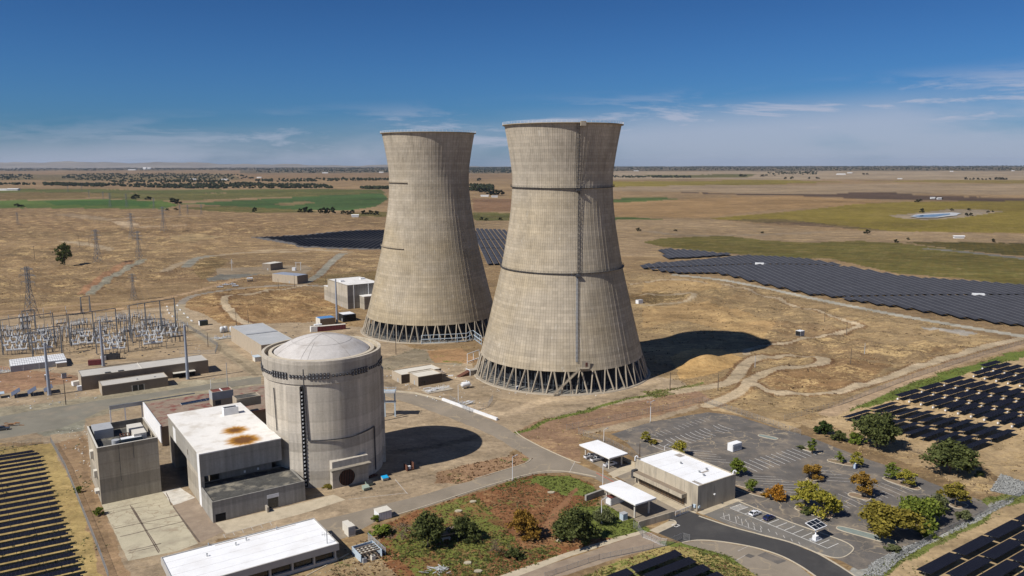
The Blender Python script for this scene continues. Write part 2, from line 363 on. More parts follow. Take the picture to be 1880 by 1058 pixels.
paint([(1630, 395), (1690, 391), (1745, 385), (1800, 387), (1842, 390), (1800, 395), (1760, 400), (1700, 404), (1650, 400)], mixl(PALE, GRAVEL, .4), 0, .4)
track([(1704, 457), (1760, 462), (1880, 475), (2100, 500)], 16, GRAVEL)
track([(1190, 425), (1250, 432), (1330, 433), (1500, 428)], 9, PALE)
paint([(-300, 430), (200, 425), (330, 440), (460, 430), (640, 462), (760, 470), (760, 560), (600, 520), (480, 500), (330, 490), (100, 560), (-300, 560)], mixl(GOLD, BROWN, .55), 0, .7)
paint([(310, 435), (350, 429), (420, 436), (330, 446)], GOLD, 0, .4)
paint([(460, 436), (560, 431), (600, 427), (640, 423), (760, 422), (760, 461), (700, 459), (620, 457), (550, 454), (535, 449)], (.2, .19, .18), 0, .0)
# south of the far solar field: dry grass and mounds about the towers
paint([(1120, 500), (1240, 504), (1330, 512), (1640, 575), (1880, 632), (1880, 640), (1560, 745), (1450, 790), (1300, 745), (1180, 690), (1120, 600)], mixl(GOLD, TAN, .3), 0, .55)
paint([(1340, 598), (1500, 592), (1640, 640), (1810, 632), (1700, 665), (1560, 668), (1480, 655), (1400, 640)], mixl(BROWN, GOLD, .5), .05, .8)
paint([(1400, 690), (1520, 660), (1640, 670), (1580, 705), (1450, 722), (1410, 712)], mixl(lin('8a5f3c'), GOLD, .5), .05, .7)
paint([(1150, 545), (1180, 535), (1250, 545), (1265, 550), (1200, 557), (1150, 552)], mixl(BROWN, OLIVE, .4), .25, .7)
paint([(1230, 655), (1270, 640), (1320, 642), (1365, 660), (1345, 672), (1300, 690), (1250, 697)], lin('c0a06a'), 0, .15)
paint([(1690, 600), (1760, 605), (1800, 612), (1770, 616), (1700, 606)], mixl(PALE, (.6, .6, .56), .5), 0, .1)
paint([(330, 545), (400, 533), (520, 525), (600, 540), (640, 560), (600, 590), (470, 594), (380, 595), (335, 580)], mixl(GOLD, lin('9a6a3e'), .45), .03, .7)
paint([(360, 480), (395, 470), (420, 478), (390, 505), (372, 515), (355, 500)], mixl(OLIVE, BROWN, .55), .1, .9)
paint([(395, 493), (560, 487), (575, 492), (560, 503), (400, 505)], PALE, 0, .1)
paint([(380, 512), (405, 504), (480, 503), (440, 511), (385, 516)], GRAVEL, 0, .1)
paint([(560, 508), (700, 497), (700, 520), (600, 523), (570, 520)], mixl(OLIVE, TAN, .5), .1, .5)
C *= np.array([.63, .63, .635])
paint([(1232, 655), (1270, 640), (1325, 641), (1366, 660), (1345, 673), (1300, 690), (1250, 698)], lin('b29160'), 0, .35); paint([(1180, 566), (1300, 556), (1430, 590), (1400, 622), (1250, 588), (1180, 604)], lin('b09062'), 0, .4, 0, 1, .6); paint([(1180, 520), (1250, 510), (1330, 520), (1320, 545), (1250, 540), (1180, 535)], lin('b49566'), 0, .4, 0, 1, .6)
# the plant yard: worn tan ground, gravel yards, gentle stains
paint([(-300, 600), (0, 588), (150, 578), (330, 560), (420, 600), (580, 590), (640, 600), (670, 600), (760, 640), (860, 650), (880, 700), (1000, 722), (1150, 705), (1200, 690), (1250, 700), (1300, 745), (1150, 790), (1000, 800), (940, 830), (900, 880), (690, 960), (400, 990), (340, 1100), (150, 1100), (80, 810), (-300, 830)], lin('9c8a71'), .02, .12)
paint([(-300, 590), (300, 572), (390, 640), (300, 660), (-300, 690)], lin('968369'), .03, .25)
paint([(-200, 760), (100, 740), (330, 700), (480, 690), (480, 735), (250, 745), (80, 790), (-200, 830)], lin('938a74'), .02, .1)
paint([(30, 780), (95, 755), (160, 752), (150, 790), (80, 800)], lin('7c8478'), .0, .1, 0, 1, .6)
paint([(-300, 690), (0, 672), (140, 690), (140, 700), (0, 725), (-300, 740)], lin('94755c'), .03, .2)
paint([(-200, 830), (95, 815), (240, 1100), (-300, 1200)], lin('a6905e'), .3, .3)
paint([(100, 815), (160, 800), (195, 925), (235, 1060), (190, 1060), (150, 930)], mixl(lin('95795a'), DIRT, .4), .30, .12)
paint([(700, 965), (780, 935), (900, 895), (975, 872), (1045, 872), (1090, 890), (1100, 915), (1080, 945), (1140, 965), (1200, 980), (1150, 990), (1040, 1020), (920, 1058), (700, 1100), (690, 1020)], lin('7d5437'), .62, .25)
paint([(990, 875), (1045, 873), (1092, 895), (1095, 908), (1040, 912), (1000, 900), (960, 895)], WEED, 1., .1)
paint([(1060, 930), (1120, 925), (1200, 975), (1140, 985), (1060, 990)], WEED, .95, .1)
paint([(780, 940), (860, 910), (940, 900), (930, 960), (880, 1058), (760, 1058), (720, 990)], mixl(RED, OLIVE, .35), .75, .2)
paint([(870, 905), (985, 888), (1040, 912), (1010, 960), (1030, 1000), (960, 1010), (925, 965), (890, 930)], lin('7a5438'), .47, .3)
paint([(990, 980), (1040, 910), (1052, 895), (1058, 898), (1034, 945), (1002, 995)], lin('8a6548'), .2, .1)
paint([(530, 1040), (700, 985), (690, 1010), (760, 1100), (540, 1100)], mixl(DIRT, OLIVE, .3), .5, .2)
paint([(800, 868), (850, 855), (960, 832), (975, 842), (950, 857), (850, 887), (800, 887)], mixl(DIRT, RED, .4), .45, .2)
paint([(690, 665), (760, 640), (855, 660), (850, 672), (780, 668), (700, 680)], lin('857a66'), .3, .1)
paint([(780, 645), (850, 640), (880, 665), (800, 668)], lin('9a7a58'), .5, .1)
paint([(940, 795), (1000, 770), (1150, 740), (1280, 715), (1310, 735), (1200, 765), (1130, 780), (1070, 790), (1060, 850), (1000, 830)], lin('8a6f58'), .12, .3)
track([(947, 798), (1010, 772), (1060, 760), (1150, 733), (1230, 720), (1290, 702)], 2.5, WEED, .9, .1, 1.)
paint([(1180, 720), (1285, 705), (1290, 716), (1200, 730)], mixl(WEED, DIRT, .4), .7, .2)
# the land about the car park
paint([(1300, 738), (1450, 790), (1560, 745), (1880, 650), (2300, 600), (2300, 1000), (1880, 905), (1800, 850), (1560, 800), (1480, 780), (1300, 752)], lin('b09873'), .06, .45)
paint([(1480, 770), (1560, 788), (1700, 830), (1790, 855), (1850, 905), (1790, 905), (1700, 860), (1560, 812), (1460, 775)], lin('a58e6c'), .12, .6)
track([(1560, 748), (1640, 722), (1750, 687), (1880, 648), (2000, 610)], 9, lin('56682c'), .8, .1, 2.)
track([(1520, 760), (1660, 700), (1760, 664), (1880, 632), (2050, 580)], 8, lin('a18a6e'))
paint([(1570, 1058), (1680, 1000), (1780, 950), (1880, 905), (2300, 800), (2300, 1200), (1500, 1200)], lin('ad9672'), .15, .2)
track([(1590, 1060), (1680, 1005), (1760, 965), (1830, 925), (1900, 895), (2000, 850)], 7, mixl(WEED, DIRT, .3), .8, .2, 1.5)
track([(1500, 1100), (1600, 1037), (1700, 993), (1800, 945), (1840, 925)], 3.5, lin('9c9c94'), .25, .1, 1.)
paint([(1130, 1030), (1215, 1002), (1260, 1000), (1330, 1015), (1400, 1058), (1420, 1100), (1000, 1100)], mixl(lin('a8925e'), WEED, .3), .6, .2)
track([(1010, 1058), (1100, 1025), (1180, 1004), (1250, 998), (1330, 1018), (1390, 1050)], 3, WEED, 1., .1, 1.)
# tracks
def bank(pts, w, off=0): track(pts, w, lin('6b5038'), .12, .5, .5, .55)
bank([(1300, 745), (1370, 715), (1375, 700), (1400, 686), (1450, 679), (1500, 672), (1512, 665), (1490, 656), (1440, 655), (1395, 655), (1370, 668), (1352, 690), (1330, 705)], 11); bank([(1375, 700), (1395, 716), (1440, 724), (1520, 722), (1600, 702), (1700, 670), (1800, 640), (1900, 615)], 10); bank([(1160, 522), (1260, 514), (1400, 545), (1560, 592), (1580, 602), (1560, 608), (1470, 628), (1380, 640)], 9); bank([(560, 524), (475, 540), (420, 545), (412, 560), (425, 580), (460, 597)], 12); bank([(165, 540), (200, 513), (240, 490), (262, 479)], 14); bank([(560, 520), (585, 505), (600, 490), (622, 470)], 14)
TR = lin('ac9a7e')
for pts, w, c in [([(1300, 745), (1370, 715), (1375, 700), (1400, 686), (1450, 679), (1500, 672), (1512, 665), (1490, 656), (1440, 655), (1395, 655), (1370, 668), (1352, 690), (1330, 705), (1240, 720)], 7, TR),
  ([(1375, 700), (1395, 716), (1440, 724), (1520, 722), (1600, 702), (1700, 670), (1800, 640), (1900, 615)], 6, TR),
  ([(1180, 545), (1260, 545), (1274, 550), (1255, 556), (1180, 560)], 4.5, TR), ([(1160, 522), (1260, 514), (1400, 545), (1560, 592), (1580, 602), (1560, 608), (1470, 628), (1380, 640), (1370, 650)], 4.5, TR),
  ([(1240, 505), (1330, 515), (1430, 535), (1560, 562), (1700, 588), (1880, 618), (2100, 655)], 9, lin('a8a292')),
  ([(330, 560), (350, 545), (400, 535), (470, 527), (560, 524), (640, 530)], 7, lin('93897a')), ([(560, 524), (475, 540), (420, 545), (412, 560), (425, 580), (460, 597)], 6, TR),
  ([(330, 560), (330, 575), (350, 600), (410, 640), (480, 690)], 9, lin('9a8b72')), ([(165, 540), (200, 513), (240, 490), (262, 479)], 9, lin('8a8472')), ([(150, 540), (190, 508), (238, 480)], 5, lin('9a7355')),
  ([(0, 572), (120, 562), (300, 548), (440, 512)], 7, lin('a58a6a')), ([(-100, 585), (160, 572), (320, 556)], 5, lin('a58a6a')), ([(300, 500), (350, 478), (440, 465), (560, 462)], 5, TR),
  ([(342, 490), (360, 475), (385, 470)], 11, lin('8a8576')), ([(560, 520), (585, 505), (600, 490), (622, 470), (630, 466)], 9, lin('8a8576')), ([(470, 460), (560, 458), (640, 463)], 5, TR),
  ([(120, 445), (160, 450), (200, 458)], 5, TR), ([(200, 405), (260, 402), (360, 397)], 7, mixl(TAN, PALE, .5)), ([(230, 418), (330, 416)], 5, TR), ([(120, 395), (190, 405)], 5, TR), ([(220, 408), (240, 415)], 8, PALE)]:
    track(pts, w, c)
for pts, w, dk in (([(500, 1000), (640, 950), (780, 915), (900, 880)], 1.2, .8), ([(720, 735), (800, 748), (880, 775), (950, 812), (1010, 850)], 1.4, .8), ([(860, 745), (930, 760), (1000, 735), (1080, 728), (1200, 700), (1250, 690)], 7, 1.12), ([(870, 720), (940, 738), (1040, 745), (1150, 730), (1210, 705)], 3, .84), ([(700, 700), (740, 715), (800, 690), (850, 680)], 4, .85), ([(640, 640), (700, 650), (760, 660), (830, 690), (870, 705)], 4, 1.1), ([(400, 640), (440, 665), (470, 690)], 3, .82), ([(0, 700), (120, 690), (140, 705)], 4, .86), ([(0, 745), (120, 725), (300, 712)], 3, 1.12), ([(330, 655), (370, 700), (400, 730)], 4, 1.1), ([(600, 900), (680, 880), (760, 870), (840, 850)], 3, 1.12), ([(620, 915), (720, 890), (800, 870)], 1.2, .8), ([(100, 790), (150, 800), (160, 900), (200, 1000)], 2, .85), ([(640, 610), (660, 640), (720, 660)], 5, .85), ([(720, 830), (800, 820), (880, 800)], 5, .82)):
    P = smoothpts([G(*p) for p in pts], 5)
    for i in range(len(P)-1):
        p, q = P[i], P[i+1]; s = np.nonzero((gx > min(p.x, q.x)-w) & (gx < max(p.x, q.x)+w) & (gy > min(p.y, q.y)-w) & (gy < max(p.y, q.y)+w))[0]
        if len(s):
            d = q-p; l2 = max(d.length_squared, 1e-6); t = np.clip(((gx[s]-p.x)*d.x+(gy[s]-p.y)*d.y)/l2, 0, 1); m = np.hypot(gx[s]-p.x-t*d.x+jx[s]*.3, gy[s]-p.y-t*d.y+jy[s]*.3) < w/2
            C[s[m]] = np.minimum(C[s[m]]*dk, .6)
cv = C*np.array([.87, .88, .90])
me = bpy.data.meshes.new('ground'); nr, nc = AA.shape
idx = np.arange(nr*nc).reshape(nr, nc)
q = np.stack([idx[:-1, :-1], idx[:-1, 1:], idx[1:, 1:], idx[1:, :-1]], -1).reshape(-1, 4)[:, ::-1]
me.vertices.add(len(gx)); me.vertices.foreach_set('co', np.stack([gx, gy, gz], -1).astype(np.float32).ravel())
me.loops.add(q.size); me.loops.foreach_set('vertex_index', q.ravel().astype(np.int32))
me.polygons.add(len(q)); me.polygons.foreach_set('loop_start', np.arange(0, q.size, 4, dtype=np.int32))
me.update(calc_edges=True); me.polygons.foreach_set('use_smooth', np.ones(len(q), bool))
for nme, arr in (('soil', np.c_[cv, np.ones(len(cv))]), ('cover', MSK)):
    at = me.attributes.new(nme, 'FLOAT_COLOR', 'POINT'); at.data.foreach_set('color', arr.astype(np.float32).ravel())
gm = bpy.data.materials.new('soil_and_grass'); gm.use_nodes = True
nt = gm.node_tree; N, L = nt.nodes, nt.links; N.clear()
o_ = N.new('ShaderNodeOutputMaterial'); b_ = N.new('ShaderNodeBsdfPrincipled'); L.new(b_.outputs[0], o_.inputs[0]); b_.inputs['Roughness'].default_value = .95; b_.inputs['Specular IOR Level'].default_value = .12
a1 = N.new('ShaderNodeAttribute'); a1.attribute_name = 'soil'; a2 = N.new('ShaderNodeAttribute'); a2.attribute_name = 'cover'
sep = N.new('ShaderNodeSeparateColor'); L.new(a2.outputs['Color'], sep.inputs[0])
geo = N.new('ShaderNodeNewGeometry')
def nz(s, d=5, r=.62, dist=0., sc=(1, 1, 1), rot=0.):
    mp = N.new('ShaderNodeMapping'); mp.inputs['Scale'].default_value = sc; mp.inputs['Rotation'].default_value = (0, 0, rot); L.new(geo.outputs['Position'], mp.inputs['Vector'])
    n = N.new('ShaderNodeTexNoise'); n.inputs['Scale'].default_value = s; n.inputs['Detail'].default_value = d; n.inputs['Roughness'].default_value = r; n.inputs['Distortion'].default_value = dist
    L.new(mp.outputs[0], n.inputs['Vector']); return n.outputs['Fac']
def mr(v, lo, hi, a=0., b=1., sm=True):
    n = N.new('ShaderNodeMapRange'); n.interpolation_type = 'SMOOTHSTEP' if sm else 'LINEAR'
    for i, q_ in enumerate((lo, hi, a, b)): n.inputs[i+1].default_value = q_
    L.new(v, n.inputs[0]); return n.outputs[0]
def mth(op, a, b):
    n = N.new('ShaderNodeMath'); n.operation = op; n.use_clamp = False
    for i, v in enumerate((a, b)):
        if hasattr(v, 'links'): L.new(v, n.inputs[i])
        else: n.inputs[i].default_value = v
    return n.outputs[0]
def mc(f, a, b, bl='MIX'):
    n = N.new('ShaderNodeMix'); n.data_type = 'RGBA'; n.blend_type = bl
    for s, v in ((0, f), (6, a), (7, b)):
        if hasattr(v, 'links'): L.new(v, n.inputs[s])
        else: n.inputs[s].default_value = v if s == 0 else (*v, 1)
    return n.outputs[2]
big = nz(.006, 5, .6, .4); mid = nz(.045, 6, .66, .9, (1, 1.9, 1), .35); fine = nz(.5, 6, .7, .6); tuft = nz(2.3, 4, .7)
far = nz(.0022, 6, .62, .3, (.55, 1.6, 1))
c = a1.outputs['Color']
v = mth('MULTIPLY', mr(big, .25, .75, .70, 1.28, False), mr(mid, .25, .75, .60, 1.42, False))
v = mth('MULTIPLY', v, mr(fine, .25, .75, .66, 1.36, False)); v = mth('MULTIPLY', v, mr(far, .3, .7, .74, 1.24, False)); v = mth('MULTIPLY', v, mr(tuft, .3, .7, .88, 1.12, False))
c = mc(1., c, v, 'MULTIPLY')
# dry brush: dark reddish tufts and patches
bn = mth('MULTIPLY', sep.outputs['Blue'], mr(mth('ADD', mth('MULTIPLY', nz(.11, 7, .72, 1.2, (1, 1.6, 1), -.4), .62), mth('MULTIPLY', nz(.021, 5, .65, .6), .38)), .47, .60))
c = mc(mth('MULTIPLY', bn, .55), c, mc(mr(fine, .35, .65), lin('6a4f38'), lin('8a6c46')))
# straw: bleached golden swaths
sn = mth('MULTIPLY', sep.outputs['Blue'], mr(mth('ADD', mth('MULTIPLY', nz(.30, 7, .76, 1.2, (1, 2.2, 1), .5), .6), mth('MULTIPLY', nz(.035, 5, .65, .8, (1, 1.6, 1), .2), .4)), .505, .60))
c = mc(mth('MINIMUM', mth('MULTIPLY', sn, 1.15), .75), c, mc(mr(tuft, .3, .7), lin('b2935f'), lin('d4bb8c')))
# green weeds
wn = mth('ADD', mth('MULTIPLY', nz(.32, 6, .72, .8), .6), mth('MULTIPLY', nz(.07, 4, .6, .5), .4))
th = mth('SUBTRACT', .74, mth('MULTIPLY', sep.outputs['Red'], .36))
wmk = mr(mth('SUBTRACT', wn, th), -.012, .05)
wmk = mth('MULTIPLY', wmk, mr(sep.outputs['Red'], 0., .06))
c = mc(mth('MULTIPLY', wmk, .88), c, mc(mr(tuft, .3, .7), lin('465026'), lin('7c853f')))
# vine rows
wv = N.new('ShaderNodeTexWave'); wv.wave_type = 'BANDS'; wv.inputs['Scale'].default_value = .045; wv.inputs['Distortion'].default_value = 2.5; wv.inputs['Detail'].default_value = 3; wv.inputs['Detail Scale'].default_value = 2
mpv = N.new('ShaderNodeMapping'); mpv.inputs['Rotation'].default_value = (0, 0, .5); L.new(geo.outputs['Position'], mpv.inputs['Vector']); L.new(mpv.outputs[0], wv.inputs['Vector'])
vn = mth('MULTIPLY', sep.outputs['Green'], mth('ADD', mth('MULTIPLY', wv.outputs['Fac'], .25), mth('MULTIPLY', mr(nz(.03, 6, .7, 1.), .35, .68), .5)))
c = mc(vn, c, mc(mr(mid, .3, .7), lin('4a4420'), lin('6e5a2a')))
L.new(c, b_.inputs['Base Color'])
bp = N.new('ShaderNodeBump'); bp.inputs['Strength'].default_value = .55; bp.inputs['Distance'].default_value = .5
L.new(mth('ADD', mth('MULTIPLY', fine, .6), mth('MULTIPLY', mth('MULTIPLY', tuft, .3), 1.)), bp.inputs['Height']); L.new(bp.outputs[0], b_.inputs['Normal'])
me.materials.append(gm)
struct(put('ground', me))
# ---- cooling towers
def concrete(name, base, cells=0, sc=1., lifts=0.):
    """board-marked concrete; with cells > 0 the UV map carries lift and rib joints"""
    m = bpy.data.materials.new(name); m.use_nodes = True; nt = m.node_tree; N, L = nt.nodes, nt.links; N.clear()
    o = N.new('ShaderNodeOutputMaterial'); b = N.new('ShaderNodeBsdfPrincipled'); L.new(b.outputs[0], o.inputs[0]); b.inputs['Roughness'].default_value = .9; b.inputs['Specular IOR Level'].default_value = .2
    def mth(op, a, b2=0., c=None):
        n = N.new('ShaderNodeMath'); n.operation = op
        for i, v in enumerate((a, b2, c)):
            if v is None: continue
            if hasattr(v, 'links'): L.new(v, n.inputs[i])
            else: n.inputs[i].default_value = v
        return n.outputs[0]
    def mr(v, lo, hi, a, bb):
        n = N.new('ShaderNodeMapRange')
        for i, q in enumerate((lo, hi, a, bb)): n.inputs[i+1].default_value = q
        L.new(v, n.inputs[0]); return n.outputs[0]
    uv = N.new('ShaderNodeUVMap'); sx = N.new('ShaderNodeSeparateXYZ'); L.new(uv.outputs[0], sx.inputs[0])
    geo = N.new('ShaderNodeNewGeometry')
    def nz(s, sc3, d=5, vec=None):
        mp = N.new('ShaderNodeMapping'); mp.inputs['Scale'].default_value = sc3; L.new(vec or geo.outputs['Position'], mp.inputs['Vector'])
        n = N.new('ShaderNodeTexNoise'); n.inputs['Scale'].default_value = s; n.inputs['Detail'].default_value = d; n.inputs['Roughness'].default_value = .62; L.new(mp.outputs[0], n.inputs['Vector']); return n.outputs['Fac']
    v = mth('MULTIPLY', mr(nz(.035*sc, (1, 1, .8)), .25, .75, .82, 1.18), mr(nz(.25*sc, (1, 1, .12)), .25, .75, .86, 1.14))
    v = mth('MULTIPLY', v, mr(nz(1.5*sc, (1, 1, 1)), .25, .75, .9, 1.1))
    if cells:
        cell = N.new('ShaderNodeCombineXYZ'); L.new(mth('FLOOR', sx.outputs[0]), cell.inputs[0]); L.new(mth('FLOOR', sx.outputs[1]), cell.inputs[1])
        wn = N.new('ShaderNodeTexWhiteNoise'); wn.noise_dimensions = '2D'; L.new(cell.outputs[0], wn.inputs['Vector'])
        v = mth('MULTIPLY', v, mr(wn.outputs['Value'], 0, 1, .92, 1.07))
        c2 = N.new('ShaderNodeCombineXYZ'); L.new(mth('FLOOR', mth('DIVIDE', sx.outputs[0], 7.)), c2.inputs[0]); L.new(mth('FLOOR', mth('DIVIDE', mth('ADD', sx.outputs[1], 3.), 9.)), c2.inputs[1])
        w4 = N.new('ShaderNodeTexWhiteNoise'); w4.noise_dimensions = '2D'; L.new(c2.outputs[0], w4.inputs['Vector']); v = mth('MULTIPLY', v, mr(w4.outputs['Value'], 0, 1, .955, 1.055))
        v = mth('MULTIPLY', v, mr(mth('MULTIPLY', mr(nz(.55, (1, 1, .018), 5), .52, .70, 0, 1), mr(sx.outputs[1], 30, 78, .25, 1)), 0, 1, 1, .74))
        w2 = N.new('ShaderNodeTexWhiteNoise'); w2.noise_dimensions = '1D'; L.new(mth('FLOOR', sx.outputs[1]), w2.inputs['W'])
        v = mth('MULTIPLY', v, mr(w2.outputs['Value'], 0, 1, .90, 1.07))
        fx = mth('ABSOLUTE', mth('SUBTRACT', mth('FRACT', sx.outputs[0]), .5)); fy = mth('ABSOLUTE', mth('SUBTRACT', mth('FRACT', sx.outputs[1]), .5))
        v = mth('MULTIPLY', v, mr(fx, .42, .47, 1, .76)); v = mth('MULTIPLY', v, mr(fy, .40, .48, 1, .84))
    if lifts:   # pour lifts: bands of slightly different mixes with a joint between
        sz = N.new('ShaderNodeSeparateXYZ'); L.new(geo.outputs['Position'], sz.inputs[0])
        q = mth('DIVIDE', mth('ADD', sz.outputs[2], mth('MULTIPLY', nz(.05, (1, 1, 1), 3), 1.2)), lifts); w3 = N.new('ShaderNodeTexWhiteNoise'); w3.noise_dimensions = '1D'; L.new(mth('FLOOR', q), w3.inputs['W'])
        v = mth('MULTIPLY', v, mr(w3.outputs['Value'], 0, 1, .80, 1.15)); v = mth('MULTIPLY', v, mr(mth('ABSOLUTE', mth('SUBTRACT', mth('FRACT', mth('DIVIDE', sz.outputs[2], lifts)), .5)), .475, .495, 1, .82))
        v = mth('MULTIPLY', v, mr(nz(.8, (1, 1, .05), 6), .3, .7, .80, 1.16))
    mx = N.new('ShaderNodeMix'); mx.data_type = 'RGBA'; L.new(mr(nz(.02*sc, (1, 1, 1.6), 4), .38, .62, 0, 1), mx.inputs[0]); mx.inputs[6].default_value = (*base, 1); mx.inputs[7].default_value = (base[0]*.89, base[1]*.85, base[2]*.75, 1)
    col = mx.outputs[2]
    if cells:  # bleached upper shell, pale lime patches and runs
        up = N.new('ShaderNodeMix'); up.data_type = 'RGBA'; L.new(mth('MULTIPLY', mr(mth('ADD', mth('MULTIPLY', sx.outputs[1], 1/cells), mth('MULTIPLY', nz(.05, (1, 1, .5)), .5)), .72, 1.1, 0, 1), .65), up.inputs[0])
        L.new(col, up.inputs[6]); up.inputs[7].default_value = (base[0]*1.12, base[1]*1.16, base[2]*1.24, 1); col = up.outputs[2]
        lm = N.new('ShaderNodeMix'); lm.data_type = 'RGBA'; L.new(mr(nz(.5, (1, 1, .22), 6), .64, .72, 0, .65), lm.inputs[0]); L.new(col, lm.inputs[6]); lm.inputs[7].default_value = (.58, .55, .48, 1); col = lm.outputs[2]
    mm = N.new('ShaderNodeMix'); mm.data_type = 'RGBA'; mm.blend_type = 'MULTIPLY'; mm.inputs[0].default_value = 1; L.new(col, mm.inputs[6]); L.new(v, mm.inputs[7])
    L.new(mm.outputs[2], b.inputs['Base Color']); return m
M_POLEB_ = mat('blue_grey_steel', (.25, .27, .30), .6, .1)
M_SHELL = concrete('tower_shell_concrete', (.395, .342, .264), 78)
M_COLM = mat('column_concrete', (.33, .285, .22), .9, .15, .3)
M_STEEL = mat('galvanised_steel', (.30, .31, .32), .55, .12, .8, metal=.3)
M_DKSTEEL = mat('dark_steel', (.055, .055, .06), .6, .2)
M_WHITEP = mat('white_paint', (.72, .73, .74), .6, .08, .4)
M_BLUEST = mat('pale_blue_steel', (.42, .50, .57), .55, .1)
M_DARK = mat('shade_black_fill', (.022, .024, .03), .9, .3, .3)
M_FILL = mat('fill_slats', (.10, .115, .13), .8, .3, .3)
SHP = [(10.6, 43.05), (12.6, 42.5), (26.3, 39.0), (40.2, 35.7), (57.1, 31.7), (76.4, 28.2), (82.1, 27.35), (90.6, 26.4), (98.5, 26.0), (104, 26.05), (110.2, 26.7), (120, 28.2), (129.2, 29.9)]
def shell_r(z):
    for (z0, r0), (z1, r1), i in zip(SHP, SHP[1:], range(99)):
        if z <= z1:
            # Catmull-Rom through the surveyed radii
            rm = SHP[max(i-1, 0)]; rp = SHP[min(i+2, len(SHP)-1)]
            t = (z-z0)/(z1-z0)
            m0 = (r1-rm[1])/(z1-rm[0])*(z1-z0); m1 = (rp[1]-r0)/(rp[0]-z0)*(z1-z0)
            return (2*t**3-3*t*t+1)*r0+(t**3-2*t*t+t)*m0+(-2*t**3+3*t*t)*r1+(t**3-t*t)*m1
    return SHP[-1][1]
def shell_mesh():
    NR, ZN = 80, 78; z0, z1 = 10.6, 129.2
    prof = [(0., 0.), (.46, 0.), (.47, .075), (.53, .075), (.54, 0.)]          # rib in every bay
    k = len(prof); cols = NR*k
    vs = []; fs = []; uvs = []
    for j in range(ZN+1):
        z = z0+(z1-z0)*j/ZN; r = shell_r(z)
        for i in range(NR):
            for u, e in prof:
                t = 2*PI*(i+u+.5)/NR; vs.append(((r+e)*math.cos(t), (r+e)*math.sin(t), z))
    no = len(vs)
    for j in range(ZN):
        for c in range(cols):
            a, b = j*cols+c, j*cols+(c+1) % cols
            fs.append((a, b, b+cols, a+cols))
            u0 = c//k+prof[c % k][0]; u1 = (c//k+prof[c % k+1][0]) if c % k+1 < k else c//k+1
            uvs += [(u0, j), (u1, j), (u1, j+1), (u0, j+1)]
    nin = 80
    for z in [z0+(z1-z0)*j/26 for j in range(27)]:
        r = shell_r(z)-.55
        for i in range(nin): t = 2*PI*(i+.5)/nin; vs.append((r*math.cos(t), r*math.sin(t), z))
    for j in range(26):
        for i in range(nin):
            a, b = no+j*nin+i, no+j*nin+(i+1) % nin; fs.append((b, a, a+nin, b+nin)); uvs += [(i+.2, j*3+.3)]*4
    # lower lip and rim close the two skins
    for (oj, ij, flip) in ((0, 0, 1), (ZN, 26, 0)):
        for i in range(NR):
            oc = [oj*cols+i*k+q for q in range(k)]+[oj*cols+((i+1) % NR)*k]
            f = oc+[no+ij*nin+(i+1) % nin, no+ij*nin+i]
            fs.append(f[::-1] if flip else f); uvs += [(i+.2, oj+.3)]*len(f)
    me = bpy.data.meshes.new('shell'); me.from_pydata(vs, [], fs); me.materials.append(M_SHELL)
    ul = me.uv_layers.new(name='UVMap'); ul.data.foreach_set('uv', np.array(uvs, np.float32).ravel())
    me.update(); return me
TSH = shell_mesh()
def polar(r, t, z): return Vector((r*math.cos(t), r*math.sin(t), z))
